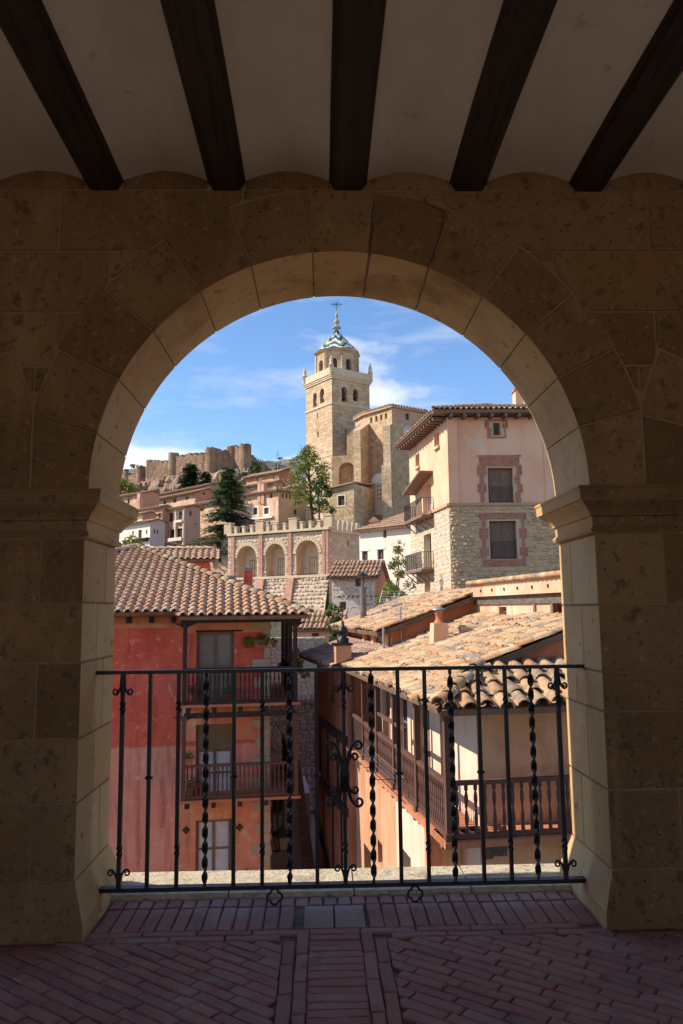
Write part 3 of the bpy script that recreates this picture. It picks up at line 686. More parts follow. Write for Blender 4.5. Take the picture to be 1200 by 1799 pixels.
def clip_rect(P, xmin, xmax, ymin, ymax):
    for ax, lim_, sg in ((0, xmin, 1), (0, xmax, -1), (1, ymin, 1), (1, ymax, -1)):
        Q = []
        for i in range(len(P)):
            a, b = P[i], P[(i + 1) % len(P)]; fa, fb_ = (a[ax] - lim_) * sg, (b[ax] - lim_) * sg
            if fa >= 0: Q.append(a)
            if fa * fb_ < 0: t = fa / (fa - fb_); Q.append((a[0] + (b[0] - a[0]) * t, a[1] + (b[1] - a[1]) * t))
        P = Q
        if len(P) < 3: return []
    return P
def zone(xmin, xmax, ymin, ymax, ang):
    a = radians(ang); L, B_ = .21, .058; n = int(5 / B_)
    for i in range(-n, n):
        for j in range(-18, 18):
            u = j * (L + .005) + (i % 2) * .10 + (i % 3) * .035; v = i * (B_ + .005)
            x = (xmin + xmax) / 2 + u * cos(a) - v * sin(a); y = 3 + u * sin(a) + v * cos(a)
            if not (xmin - .2 < x < xmax + .2 and ymin - .2 < y < ymax + .2): continue
            P = [(x + (sx * L / 2) * cos(a) - (sy * B_ / 2) * sin(a), y + (sx * L / 2) * sin(a) + (sy * B_ / 2) * cos(a)) for sx, sy in ((-1, -1), (1, -1), (1, 1), (-1, 1))]
            if all(xmin < p[0] < xmax and ymin < p[1] < ymax for p in P): brick(x, y, L, B_, ang)
            else:
                Q = clip_rect(P, xmin, xmax, ymin, ymax)
                if len(Q) >= 3:
                    ar = abs(sum(Q[k][0] * Q[(k + 1) % len(Q)][1] - Q[(k + 1) % len(Q)][0] * Q[k][1] for k in range(len(Q)))) / 2
                    if ar > .002: cut.append(Q)
zone(-2.6, -.188, 2.2, 3.755, -38); zone(.288, 2.8, 2.2, 3.755, -38)
for xx in (-3.0,): pass
bl.sort(key=lambda b: abs(b[0] - .1) * .6 + abs(b[1] - 3.6))
fb = MB(); r_ = random.Random(5)
for i, (x, y, L, B_, ang) in enumerate(bl):
    if y > YF - .07 and (x < -1.12 or x > 1.32): continue
    me, vs, f = bm_[i % 8]
    mt = M.Translation((x, y, r_.uniform(-.003, .003))) @ M.Rotation(radians(ang + r_.uniform(-1.2, 1.2)), 4, 'Z') @ M.Rotation(r_.uniform(-.012, .012), 4, 'X') @ M.Rotation(r_.uniform(-.008, .008), 4, 'Y') @ M.Diagonal((L, B_, 1, 1))
    if i < 300: link('brick', me, (0, 0, 0), pave, mt)
    else: fb.merge((vs, f, [False] * len(f)), mt)
o = fb.build('brick_paving', FLOOR_BRICK, pave); o['kind'] = 'stuff'
for Q in cut:          # bricks cut to fit the borders
    n = len(Q); cx = sum(p[0] for p in Q) / n; cy = sum(p[1] for p in Q) / n; b_ = MB(); z = .011 + r_.uniform(-.003, .002)
    b_.add([(x, y, -.01) for x, y in Q] + [(x, y, z * .6) for x, y in Q] + [(x + (cx - x) * .07, y + (cy - y) * .07, z) for x, y in Q], [tuple(range(2 * n, 3 * n))] + [(k * n + i, k * n + (i + 1) % n, (k + 1) * n + (i + 1) % n, (k + 1) * n + i) for k in range(2) for i in range(n)])
    if cx > -2 and cx < 2.2 and cy > 2.9: b_.build('cut_brick', FLOOR_BRICK, pave)
for x0, x1 in ((-.098, .048), (.052, .20)):
    b_ = MB(); b_.hexa([(x0, 3.88, -.01), (x1, 3.88, -.01), (x1, 4.16, -.01), (x0, 4.16, -.01), (x0 + .003, 3.883, .010), (x1 - .003, 3.883, .010), (x1 - .003, 4.157, .010), (x0 + .003, 4.157, .010)]); b_.build('slab', mat('grey_slab', [(.30, .20, .165), (.40, .28, .23)], 5, .7, .4, 30), pave)
# cracks that run up through the crown of the arch
def crack(pts, w, nm='crack'):
    q = MB(); n = len(pts)
    for (a, b), (wa, wb) in zip(zip(pts, pts[1:]), zip(w, w[1:])):
        d = V((b[0] - a[0], 0, b[2] - a[2])); px_ = V((-d.z, 0, d.x)).normalized() if abs(a[1] - b[1]) < .02 else V((1, 0, 0)); A, B = V(a), V(b); o_ = V((0, -.0015, 0)) if abs(a[1] - b[1]) < .02 else V((0, 0, -.0015))
        q.add([A - px_ * wa + o_, A + px_ * wa + o_, B + px_ * wb + o_, B - px_ * wb + o_], [(0, 1, 2, 3)])
    q.build(nm, GLS_D, wall)
def cpt(px, py): p = PY(px, py, YF - .001); return (p.x, p.y, p.z)
rk_ = random.Random(2)
def jag(a, b, n=9): return [cpt(a[0] + (b[0] - a[0]) * k / n + rk_.uniform(-1.6, 1.6), a[1] + (b[1] - a[1]) * k / n) for k in range(n + 1)]
A_ = jag((657, 352), (649, 449)); crack(A_, [.001, .003, .004, .003, .004, .003, .0045, .003, .004, .003])
A_ = jag((745, 342), (748, 356), 2) + jag((750, 358), (778, 372), 3) + jag((779, 376), (776, 405), 3) + jag((776, 407), (752, 474), 6); crack(A_, [.001] + [.003, .005] * 3 + [.004, .003] * 5)
for px, py in ((649, 450), (751, 476)):
    p = PY(px, py, YF); a0 = atan2(p.z - CZA, p.x - CXA); Q = [(CXA + (RA - .001) * cos(a0 + rk_.uniform(-.004, .004)), YF + (YB - YF) * k / 9, CZA + (RA - .001) * sin(a0)) for k in range(10)]
    crack(Q, [.005, .003, .004, .002, .004, .003, .002, .004, .003, .002])

# ---------------------------------------------------------------- iron railing
YR = 4.13; ZB, ZT = .12, 1.19
rail = thing('iron_railing', 'black wrought iron railing with twisted bars and scrolls spanning the arch', 'railing', (.1, YR, 0))
q = MB(); q.bar((-1.18, YR, ZT), (1.39, YR, ZT), .030, .018); q.build('top_rail', IRON, rail)
q = MB(); q.bar((-1.14, YR, ZB), (1.335, YR, ZB), .045, .020); q.build('bottom_rail', IRON, rail)
RP = PL((0, YR), 0)
bars = [(217, 's'), (265, 'p'), (315, 't'), (363, 'w'), (412, 'p'), (461, 't'), (508, 'w'), (555, 'p'), (603, 'c'), (651, 'w'), (698, 'p'), (745, 't'), (790, 'w'), (839, 'p'), (886, 't'), (931, 'w'), (978, 's')]
def ribbon(x, z0, z1, w, t, turns, n=None, ph=0, taper=0):
    q = MB(); n = n or max(4, int(abs(turns) * 16)); vs = []
    for i in range(n + 1):
        a = ph + turns * 2 * pi * i / n; z = z0 + (z1 - z0) * i / n; s_ = 1 - taper * max(0, abs(2 * i / n - 1) - .93) / .07 * .6
        for (px, py) in ((-1, -1), (1, -1), (1, 1), (-1, 1)):
            X = px * w / 2 * s_; Y = py * t / 2; vs.append((x + X * cos(a) - Y * sin(a), YR + X * sin(a) + Y * cos(a), z))
    q.add(vs, [(3, 2, 1, 0), tuple(range(4 * n, 4 * n + 4))] + [(i * 4 + j, i * 4 + (j + 1) % 4, i * 4 + 4 + (j + 1) % 4, i * 4 + 4 + j) for i in range(n) for j in range(4)]); return q
def scroll(x, z, dx, dz, r0, parent, rad=.0068, turns=1.0, thick=None):
    """stem leaves the bar at (x,z), sweeps out to (x+dx,z+dz) and curls"""
    q = MB(); pts = []; sx = 1 if dx > 0 else -1; sz = 1 if dz > 0 else -1
    ex, ez = x + dx, z + dz; n = 10
    c = (ex, ez - sz * r0 * .0)
    # sweep: quadratic curve that arrives vertically then curls outward and back
    for i in range(n + 1):
        t = i / n; px = x + sx * .004 + (dx - sx * r0 - sx * .004) * t ** 1.6; pz = z + dz * (1 - (1 - t) ** 1.7); pts.append((px, pz))
    cx_, cz_ = pts[-1][0] + sx * .0, pts[-1][1] - sz * r0
    n2 = 18
    for i in range(1, n2 + 1):
        a = turns * 2 * pi * i / n2; r_ = r0 * (1 - .75 * i / n2)
        pts.append((cx_ + sx * sin(a) * r_ , cz_ + sz * cos(a) * r_ ))
    rr = [rad * (1.05 - .6 * i / len(pts)) for i in range(len(pts))]; rr[-1] = rad * .8
    q.tube([(p[0], YR - .004, p[1]) for p in pts], rr, 7); q.build('scroll', IRON, parent)
for (px, ty) in bars:
    x = (RP.uz(px, 1178)[0] + RP.uz(px + (-4.5 + (px - 217) / 761 * 15.5), 1552)[0]) / 2
    x = RP.uz(px, 1178)[0]
    z0, z1 = ZB + .008, ZT - .008
    if ty == 'w': ribbon(x, z0, z1, .030, .010, 7.2, ph=px, taper=1).build('twisted_bar', IRON, rail)
    else:
        w = .019 if ty != 's' else .021
        if ty in ('t', 's', 'c'):
            q = MB(); q.bx(x - w / 2, x + w / 2, YR - w / 2, YR + w / 2, z0 + .20, z1 - .20)
            for (a, b) in ((z0, z0 + .14), (z1 - .14, z1)): q.bx(x - w / 2, x + w / 2, YR - w / 2, YR + w / 2, a, b)
            for (a, b) in ((z0 + .14, z0 + .20), (z1 - .20, z1 - .14)):
                rb = ribbon(x, a, b, w * 1.05, w * 1.05, .5, 12); q.add(rb.v, rb.f)
            o = q.build('bar', IRON, rail)
        else:
            q = MB(); q.bx(x - w / 2, x + w / 2, YR - w / 2, YR + w / 2, z0, z1); o = q.build('bar', IRON, rail)
            q = MB(); q.lathe((x, YR, .66), [(.009, -.01), (.02, -.006), (.021, 0), (.019, .005), (.009, .01)], 12); q.build('collar', IRON, o)
        if ty in 'sc':
            for sg in (-1, 1):
                scroll(x, z1 - .005, sg * .052, -.100, .017, o); scroll(x, z0 + .005, sg * .056, .082, .017, o)
            q = MB(); q.lathe((x, YR, z1 - .16), [(.006, 0), (.012, .04), (.017, .12), (.014, .155)], 8); q.build('leaf_knop', IRON, o)
        if ty == 'c':
            zc = .655; q = MB(); q.lathe((x, YR, zc - .085), [(.010, 0), (.026, .03), (.028, .08), (.032, .085), (.028, .09), (.026, .14), (.010, .17)], 10); q.build('knop', IRON, o)
            for sg in (-1, 1):
                scroll(x + sg * .01, zc + .03, sg * .085, .140, .024, o, .0092); scroll(x + sg * .01, zc + .02, sg * .062, .088, .019, o, .0082)
                scroll(x + sg * .01, zc - .03, sg * .085, -.125, .024, o, .0092); scroll(x + sg * .01, zc - .02, sg * .062, -.07, .019, o, .0082)
for px in (483, 729):
    x = RP.uz(px, 1575)[0]; q = MB(); pts = []
    for i in range(41):
        a = 2 * pi * i / 40; r_ = .027 + .010 * abs(cos(2 * a)) ** .7; pts.append((x + r_ * cos(a), YR - .02, .075 + r_ * sin(a)))
    q.tube(pts, .0058, 7, caps=False); q.build('quatrefoil', IRON, rail)
# ================================================================ RED HOUSE (near, left)
rw = PL(PY(475, 1300, 23), 7)                    # wall plane, u=0 at its right corner
RHs = thing('red_house', 'red plastered house with timber balconies and new clay tiled roof, close on the left', 'house', rw.w(-3, -9))
WALL_TOP = 1.50
h1 = rw.rect(345, 1110, 411, 1234); h2 = rw.rect(344, 1272, 410, 1402); h3 = rw.rect(343, 1440, 407, 1600)
q = MB(); facade(q, rw, -9.5, 0, -9.5, WALL_TOP, [h1, h2, h3], .22); boxbody(q, rw, -9.5, 0, -9.5, WALL_TOP, 13, sides=(1, 1)); q.build('wall', RED_PL, RHs)
# warmer plaster behind the balconies: a skin laid 4 mm proud, with the openings left free
bx0 = rw.uz(322, 1150)[0]
def skin(z0, z1, m, nm):
    s_ = MB(); facade(s_, rw.sh(.006), bx0, -.02, z0, z1, [h for h in (h1, h2, h3)], .02); s_.build(nm, m, RHs)
skin(-9.4, -3.62, ORG_PL, 'lower_render'); skin(rw.uz(400, 1300)[1], -1.05, ORG_PL, 'middle_render')
skin(.88, 1.3, ORG_PL, 'eaves_render')
q = MB(); facade(q, rw.sh(.005), -9.4, bx0, 1.05, 1.35, [], .02); q.build('eaves_render', ORG_PL, RHs)
# quoins up the right corner
rs2 = random.Random(4); z = -9.0; sp = []; i = 0
while z < 1.2:
    h = rs2.uniform(.22, .34); w = .50 if i % 2 else .20; w *= rs2.uniform(.85, 1.2)
    sp.append((-w, .0, z, z + h - .015)); z += h; i += 1
blocks(RHs, rw.sh(.008), sp, QUOIN, 'quoin', .02)
rwR = PL(rw.w(0, 0), 97)
q = MB(); rubble(q, rwR.sh(.0), 0, 5, -9.4, 1.3, .28, seed=8); o = q.build('side_stonework', QUOIN, RHs); o['kind'] = 'stuff'
window(RHs, rw, h1, .12, SHUTTER, GLS_M, 2, 2, .09); window(RHs, rw, h3, .12, SHUTTER, GLS_L, 2, 3, .09)
zc = rw.uz(377, 1316)[1]
w2 = window(RHs, rw, (h2[0], h2[1], h2[2], zc), .12, SHUTTER, GLS_L, 2, 2, .09)
q = MB(); n = 14
for i in range(n):
    z0 = zc + (h2[3] - zc) * i / n; q.pbox(rw, h2[0] + .02, h2[1] - .02, z0 + .004, z0 + (h2[3] - zc) / n - .004, -.09, -.06)
q.build('roller_blind', mat('blind_slats', [(.20, .13, .06), (.28, .19, .10)], 3, .7, .2), RHs)
q = MB(); q.pbox(rw, h1[0] - .03, h1[1] + .25, h1[3], h1[3] + .05, 0, .03); q.build('lintel', WOOD_DK, RHs)
# balconies: deck, joists, rails, turned balusters, posts
gp = rw.sh(1.0); gl = gp.uz(323, 1300)[0]; gr = gp.uz(519.5, 1300)[0]; SD = 1.0
def turned(h, r):
    return [(r * 1.0, 0), (r * 1.0, h * .10), (r * .55, h * .13), (r * .95, h * .22), (r * 1.05, h * .32), (r * .6, h * .46), (r * .45, h * .5), (r * .6, h * .54), (r * 1.05, h * .68), (r * .95, h * .78), (r * .55, h * .87), (r * 1.0, h * .90), (r, h)]
def balustrade(parent, pl, u0, u1, zf, hh, step, off=0.0, wm=WOOD_DK, bal=None, r=.026, nm='balustrade', n8=7, rw_=.08):
    q = MB(); q.pbox(pl, u0, u1, zf + hh - .07, zf + hh, off - rw_ / 2, off + rw_ / 2); q.pbox(pl, u0, u1, zf + .03, zf + .10, off - .035, off + .035)
    o = q.build(nm, wm, parent); n = int((u1 - u0) / step)
    b = MB(); b.lathe((0, 0, 0), turned(hh - .17, r), n8, True, False); bo = b.build('baluster', wm, o)
    ps = [pl.w(u0 + (u1 - u0) * (i + .5) / n, zf + .10, off) for i in range(n)]
    bo.location = ps[0]; repeat(bo, ps[1:]); return o
for fi, (zf, hh) in enumerate(((rw.sh(1).uz(420, 1236)[1], .98), (rw.sh(1).uz(420, 1402)[1], .92))):
    wm = WOOD_DK if fi == 0 else WOOD_BR
    q = MB(); q.pbox(gp, gl - .08, gr + .12, zf - .07, zf, -SD, .08); q.pbox(gp, 0.02, gr + .10, zf - .068, zf - .002, -6, -SD); q.build('balcony_floor', TERRA, RHs)
    q = MB()
    for i in range(5):
        u = gl + .1 + (gr - gl - .2) * i / 4; q.pbox(gp, u - .06, u + .06, zf - .22, zf - .072, -SD, .03)
    q.pbox(gp, gl, gr, zf - .36, zf - .225, -.06, .05) if fi == 0 else None
    q.build('balcony_joists', WOOD_DK, RHs)
    balustrade(RHs, gp, gl + .05, gr - .05, zf, hh, .115, 0, wm)
    gs = PL(gp.w(gr, 0), 97); balustrade(RHs, gs, .05, 5.0, zf, hh, .13, 0, wm)
zf1 = gp.uz(420, 1236)[1]; zf2 = gp.uz(420, 1402)[1]
for (u, z0, z1, m_) in ((gl, zf1, 1.18, WOOD_DK), (gr, zf1, 1.18, WOOD_DK), (gl, zf2, zf1 - .3, WOOD_BR), (gr, zf2, zf1 - .3, WOOD_BR)):
    q = MB(); q.pbox(gp, u - .055, u + .055, z0, z1 - .12, -.055, .055); q.pbox(gp, u - .09, u + .09, z1 - .12, z1 + .0, -.08, .08)
    for s_ in (-1, 1): q.add([gp.w(u + s_ * .09, z1 - .1, -.05), gp.w(u + s_ * .09, z1 - .1, .05), gp.w(u + s_ * .32, z1, -.05), gp.w(u + s_ * .32, z1, .05), gp.w(u + s_ * .09, z1, -.05), gp.w(u + s_ * .09, z1, .05)], [(0, 1, 3, 2), (0, 2, 4), (1, 5, 3), (4, 5, 3, 2)])
    q.build('post', m_, RHs)
for v in (1.7, 3.2, 4.8):
    q = MB(); q.pbox(gp, gr - .055, gr + .055, zf1, 1.18, -v - .055, -v + .055); q.build('post', WOOD_DK, RHs)
q = MB(); q.pbox(gp, gl - .12, gr + .16, 1.18, 1.34, -.07, .07); q.pbox(gp, gr - .07, gr + .07, 1.18, 1.34, -6, -.08)
for i in range(9):
    u = gl + .2 - i * .62; q.pbox(rw, u + .0, u + .11, 1.19, 1.36, .0, .42) if i else None
q.build('eaves_beam', WOOD_DK, RHs)
# roof: one slope to the street, hips to an apex
a7 = radians(7); U7 = V((cos(a7), sin(a7), 0)); W7 = V((-sin(a7), cos(a7), 0)); E7 = PY(313, 1083, 21.3)
def up(s_): return (W7 + V((0, 0, s_))).normalized()
k7 = sqrt(1 + .32 ** 2)
poly = [(-9.0, .44 * k7), (0, .44 * k7), (0, 0), (3.60, -.24 * k7), (-1.98, 7.85 * k7), (-4.6, 7.9 * k7 * .72 + 1.0), (-9.0, 1.2)]
poly = [(-7.5, .44 * k7), (0, .44 * k7), (0, 0), (3.58, 0), (-1.98, 7.85 * k7), (-2.6, 7.85 * k7)]
rroof = tile_roof(RHs, E7, U7, up(.32), poly, TILE_RED, tw=.25, expo=.37, w=.205, h=.10, lim=295, jit=.003, seed=2)
P7 = lambda u, v: E7 + U7 * u + W7 * v + V((0, 0, v * .32))
tip = P7(3.62, -.05); ap = P7(-1.98, 7.85); lf = P7(-7.6, .4)
ridge_tiles(rroof, tip + V((0, 0, .05)), ap + V((0, 0, .06)), TILE_OLD, .40, .25, .12)
ridge_tiles(rroof, lf + V((0, 0, .05)), ap + V((0, 0, .06)), TILE_OLD, .40, .25, .12)
back = tip + W7 * 12; rdg = ap + W7 * 2.5; q = MB(); q.poly([tip, back, rdg, ap]); q.poly([lf, ap, rdg, lf + W7 * 12]); q.poly([back, lf + W7 * 12, rdg]); q.build('rear_roof_slope', TILE_FAR, RHs)
# rear block with its own little roof, and chimneys
rb = PL(PY(372, 990, 34), 7); a, b = rb.uz(262, 985)[0], rb.uz(368, 985)[0]; zt = rb.uz(330, 987)[1]
q = MB(); facade(q, rb, a, b, 1, zt); boxbody(q, rb, a, b, 1, zt, 3); q.build('upper_block_wall', RED_PL, RHs)
q = MB(); q.pbox(rb, a, b + .08, zt - .02, zt + .08, .02, .25); q.build('eaves_beam', WOOD_BR, RHs)
Ob = rb.w(a - .1, zt + .09, .32); Lb = (b - a) + .35
r2 = tile_roof(RHs, Ob, rb.u, (rb.n * -1 + V((0, 0, .45))).normalized(), [(0, 0), (Lb, 0), (Lb, 1.25), (0, 1.25)], TILE_RED, tw=.27, expo=.30, w=.20, h=.09, lim=0, name='upper_block_roof')
ridge_tiles(r2, Ob + rb.n * -1.15 + V((0, 0, .56)), Ob + rb.n * -1.15 + V((0, 0, .56)) + rb.u * Lb, TILE_OLD, .4, .24, .1)
for (x0, x1, yt, yb, Y, nm) in ((428, 444, 996, 1045, 26, 'a'), (401, 416, 1011, 1040, 28.5, 'b')):
    cp = PL(PY((x0 + x1) / 2, 1010, Y), 7); a, b = cp.uz(x0, 1010)[0], cp.uz(x1, 1010)[0]; zt = cp.uz(x0, yt)[1]; zb = cp.uz(x0, yb)[1] - .6
    q = MB(); q.pbox(cp, a, b, zb, zt - .12, -.35, 0); o = q.build('chimney', RED_PL, RHs)
    q = MB(); q.pbox(cp, a - .04, b + .04, zt - .05, zt, -.39, .04); q.pbox(cp, a + .03, b - .03, zt - .12, zt - .05, -.3, -.05); q.build('chimney_cap', METAL, o)
for (px, py) in ((327, 1458), (421, 1453)):
    u, z = rw.uz(px, py); q = MB(); s_ = .075; p_ = rw.sh(.012)
    for (du, dz) in ((0, .06), (0, -.06), (.06, 0), (-.06, 0)): q.prism([p_.w(u + du + s_ * .62 * c_, z + dz + s_ * .62 * d_) for c_, d_ in ((1, 0), (0, 1), (-1, 0), (0, -1))], p_.n * .025)
    q.build('tie_plate', IRON, RHs)
iron_rail(RHs, rw, rw.uz(317, 1530)[0], rw.uz(433, 1530)[0], rw.uz(380, 1600)[1], rw.uz(380, 1528)[1], .45, .11, .008, .4)

# ================================================================ pots and plants
LEAF = mat('leaf_green', [(.045, .085, .018), (.10, .16, .035)], 3, .6, .1, island=[(.04, .08, .015), (.09, .15, .03), (.13, .20, .05)], iamt=.7, trans=.3)
LEAF_Y = mat('leaf_yellowgreen', [(.13, .17, .025), (.22, .26, .05)], .8, .6, .1, island=[(.10, .15, .02), (.20, .24, .035), (.28, .27, .05), (.16, .20, .04)], iamt=.7, trans=.35)
NEEDLE = mat('cedar_needles', [(.055, .11, .04), (.10, .17, .07)], .8, .7, .1, island=[(.04, .09, .035), (.09, .155, .065), (.13, .21, .09)], iamt=.7, trans=.2)
NEEDLE_G = mat('pine_needles', [(.03, .06, .02), (.06, .10, .03)], .8, .7, .1, island=[(.025, .055, .018), (.05, .09, .03), (.08, .12, .035)], iamt=.7, trans=.2)
FLOWER = mat('red_petals', [(.45, .03, .03), (.6, .08, .05)], 9, .6, 0)
BARK = mat('bark', [(.07, .05, .035), (.14, .105, .08)], 4, .95, .8, 14, stretch=(1, 1, .3))
def leafball(mb, c, r, n, size, rnd, squash=(1, 1, 1), hollow=.35):
    for _ in range(n):
        while True:
            d = V((rnd.gauss(0, 1), rnd.gauss(0, 1), rnd.gauss(0, 1)))
            if d.length > .1: break
        d.normalize(); rad = r * (hollow + (1 - hollow) * rnd.random() ** .5)
        p = V(c) + V((d.x * squash[0], d.y * squash[1], d.z * squash[2])) * rad
        a = V((rnd.gauss(0, 1), rnd.gauss(0, 1), rnd.gauss(0, .6))).normalized(); b = a.cross(d + V((rnd.uniform(-.6, .6), rnd.uniform(-.6, .6), .3)))
        if b.length < .05: continue
        b.normalize(); s_ = size * rnd.uniform(.6, 1.3)
        mb.poly([p - a * s_, p + b * s_ * .45, p + a * s_, p - b * s_ * .45])
def pot(name, label, loc, r, plant_r, leaf=None, flower=False, hang=False, seed=1, group=None, n=60):
    t = thing(name, label, 'plant pot', loc, group); l = V(loc); rd = random.Random(seed)
    q = MB(); q.lathe(l, [(r * .65, 0), (r * .95, r * 1.5), (r * 1.1, r * 1.5), (r * 1.1, r * 1.8), (r * .9, r * 1.8), (r * .85, r * 1.6)], 12); q.build('pot', TERRA, t)
    q = MB(); leafball(q, l + V((0, 0, r * 1.8 + plant_r * (.5 if not hang else .1))), plant_r, n, plant_r * .28, rd, (1, 1, .9)); q.build('foliage', leaf or LEAF, t)
    q = MB()
    for k in range(4): q.tube([l + V((0, 0, r * 1.6)), l + V((rd.uniform(-1, 1) * plant_r * .5, rd.uniform(-1, 1) * plant_r * .5, r * 1.8 + plant_r * .8))], .006, 5)
    q.build('stem', LEAF, t)
    if flower:
        q = MB(); leafball(q, l + V((0, 0, r * 1.8 + plant_r * .4)), plant_r, 14, plant_r * .2, rd); q.build('flower', FLOWER, t)
zf2_ = gp.uz(420, 1402)[1]; zf1_ = gp.uz(420, 1236)[1]
pot('potted_plant', 'succulent in a clay pot standing on the middle balcony rail of the red house', gp.w(gp.uz(333, 1330)[0], zf2_ + .92, 0), .10, .16, seed=3)
pot('potted_plant', 'clay pot with sparse plant on middle balcony floor, beside the left post', gp.w(gp.uz(336, 1390)[0], zf2_, -.35), .15, .2, seed=4)
pot('potted_plant', 'clay pot with red bloom on middle balcony floor, in front of the door', gp.w(gp.uz(352, 1388)[0], zf2_, -.5), .12, .18, flower=True, seed=5)
pot('potted_plant', 'trailing green plant in a pot on the top balcony floor, left of the door', gp.w(gp.uz(345, 1230)[0], zf1_, -.3), .13, .26, seed=6, n=90)
pot('potted_plant', 'red clay pot with small plant on top balcony floor, right of the door', gp.w(gp.uz(402, 1230)[0], zf1_, -.45), .12, .16, seed=7)
pot('wall_plant', 'green fern like plant hanging on the upper red wall, left one of two', rw.w(rw.uz(436, 1133)[0], rw.uz(436, 1136)[1], .12), .07, .20, leaf=LEAF_Y, hang=True, seed=8, n=110)
pot('wall_plant', 'green plant in a clay pot hung on the quoins of the red wall', rw.w(rw.uz(461, 1128)[0], rw.uz(461, 1136)[1], .12), .10, .20, leaf=LEAF_Y, hang=True, seed=9, n=110)
pot('potted_plant', 'red flowering pot hung at the house corner above the side balcony', rw.w(.12, rw.uz(475, 1138)[1], -.1), .09, .14, flower=True, seed=10)

# ================================================================ GALLERY HOUSE (near, right)
a8 = radians(8); U8 = V((cos(a8), sin(a8), 0)); W8 = V((-sin(a8), cos(a8), 0))
C0 = PY(790, 1478, 13); zfl = C0.z; GW = .76; GE = .72
GHs = thing('gallery_house', 'ochre house with long wooden gallery and old lichened tile roof, close on the right', 'house', (C0.x + 2, C0.y + 4, -9))
e0 = PL(C0, 8); s0 = PL(C0, -82)                   # gallery outer planes: end (faces us), side (faces left)
e1 = PL(C0 + W8 * GE, 8); cor = C0 + U8 * GW + W8 * GE; s1 = PL(cor, -82); e1 = PL(cor, 8)
LG = 11.2
ztop_side = -.02
# end wall (in the gallery and below)
q = MB(); facade(q, e1, 0, 7, -9.5, .14)
q.build('end_wall', SAND_PL, GHs)
# side wall: inner gallery wall with door openings
doors = []
for v in (1.3, 3.0, 4.9, 6.7, 8.6): doors.append((-v - .95, -v, zfl + .0, zfl + 1.95))
q = MB(); facade(q, s1, -14, 0, -9.5, .10, doors, .25); q.build('side_wall', CREAM_PL, GHs)
for i, d in enumerate(doors):
    if i % 2: shuttered(GHs, s1, d, .12, SHUTTER, 2, 2)
    else: window(GHs, s1, d, .12, SHUTTER, GLS_D, 2, 2, .07)
q = MB(); q.prism([cor + W8 * .3 + V((0, 0, -9.5)), cor + U8 * 7 + W8 * .3 + V((0, 0, -9.5)), cor + U8 * 7 + W8 * 14 + V((0, 0, -9.5)), cor + U8 * .3 + W8 * 14 + V((0, 0, -9.5))], (0, 0, 9.3)); q.build('inner_mass', SAND_PL, GHs)
# outward part of the lower storey, nearly flush with the gallery edge
q = MB(); sl_ = PL(C0 + U8 * .10 + W8 * 1.75, -82)
lw = []
for (x0, y0, x1, y1) in ((713, 1393, 729, 1432), (708, 1500, 722, 1560), (683, 1330, 692, 1372), (640, 1490, 652, 1560), (664, 1480, 672, 1520)): lw.append(sl_.rect(x0, y0, x1, y1))
usp = sl_.uz(696, 1450)[0]; facade(q, sl_, usp, 0, -9.5, zfl - .12, lw[:2], .25); el_ = PL(C0 + U8 * .10 + W8 * 1.75, 8); q.poly([el_.w(0, -9.5), el_.w(.8, -9.5), el_.w(.8, zfl - .12), el_.w(0, zfl - .12)]); q.build('lower_wall', CREAM_PL, GHs); q = MB(); facade(q, sl_, -14, usp, -9.5, zfl - .12, lw[2:], .25); q.build('far_lower_wall', mat('burnt_orange_plaster', [(.46, .22, .11), (.56, .29, .16), (.60, .35, .22)], .9, .92, .4, 10, stain=[((.36, .17, .09), 1.2, .5, .68, (1.5, 1.5, .5), .6)]), GHs)  # far part: orange-brown plaster colour also stands for the shade lying there
for h in lw: window(GHs, sl_, h, .2, SHUTTER, GLS_D, 1, 1, .05)
q = MB(); q.pbox(e0, .05, .30, -9.5, zfl - .14, -1.74, -1.5); q.build('corner_pier', ORG_PL, GHs)
# gallery deck: tiles laid along it
q = MB(); q.pbox(e0, -.10, 5.2, zfl - .10, zfl, -GE, .10); q.pbox(s0, -LG, -.0, zfl - .10, zfl, -GW, .10); q.build('gallery_floor', TERRA, GHs)
deck = bpy.data.objects['gallery_floor']; j = 0
for (pl, u0, u1, o0, o1) in ((e0, -.10, 4.8, -GE + .02, .08), (s0, -6, -.10, -GW + .02, .08)):
    u = u0
    while u < u1 - .05:
        for oo in (o0, (o0 + o1) / 2):
            t_ = MB(); t_.pbox(pl, u + .005, u + .195, zfl + .001, zfl + .014, oo + .005, oo + (o1 - o0) / 2 - .005); t_.build('floor_tile', TERRA, deck)
        u += .2
q = MB()
for u in (.9, 2.6, 4.2): q.pbox(e0, u - .09, u + .09, zfl - .30, zfl - .102, -GE, -.05); q.prism([e0.w(u - .07, zfl - .3, -GE), e0.w(u - .07, zfl - .55, -GE), e0.w(u - .07, zfl - .3, -.35)], U8 * .14)
for k in range(12):
    v = -.5 - k * .9; q.pbox(s0, v - .06, v + .06, zfl - .25, zfl - .102, -GW, .0)
q.build('gallery_brackets', WOOD_GY, GHs)
zr = e0.uz(880, 1368)[1]; hh = zr - zfl
balustrade(GHs, e0, .06, 4.2, zfl + .0, hh, .155, 0, WOOD_BR, r=.032, n8=8, rw_=.09)
balustrade(GHs, s0, -7.0, -.06, zfl + .0, hh, .115, 0, WOOD_BR, r=.026, n8=6)
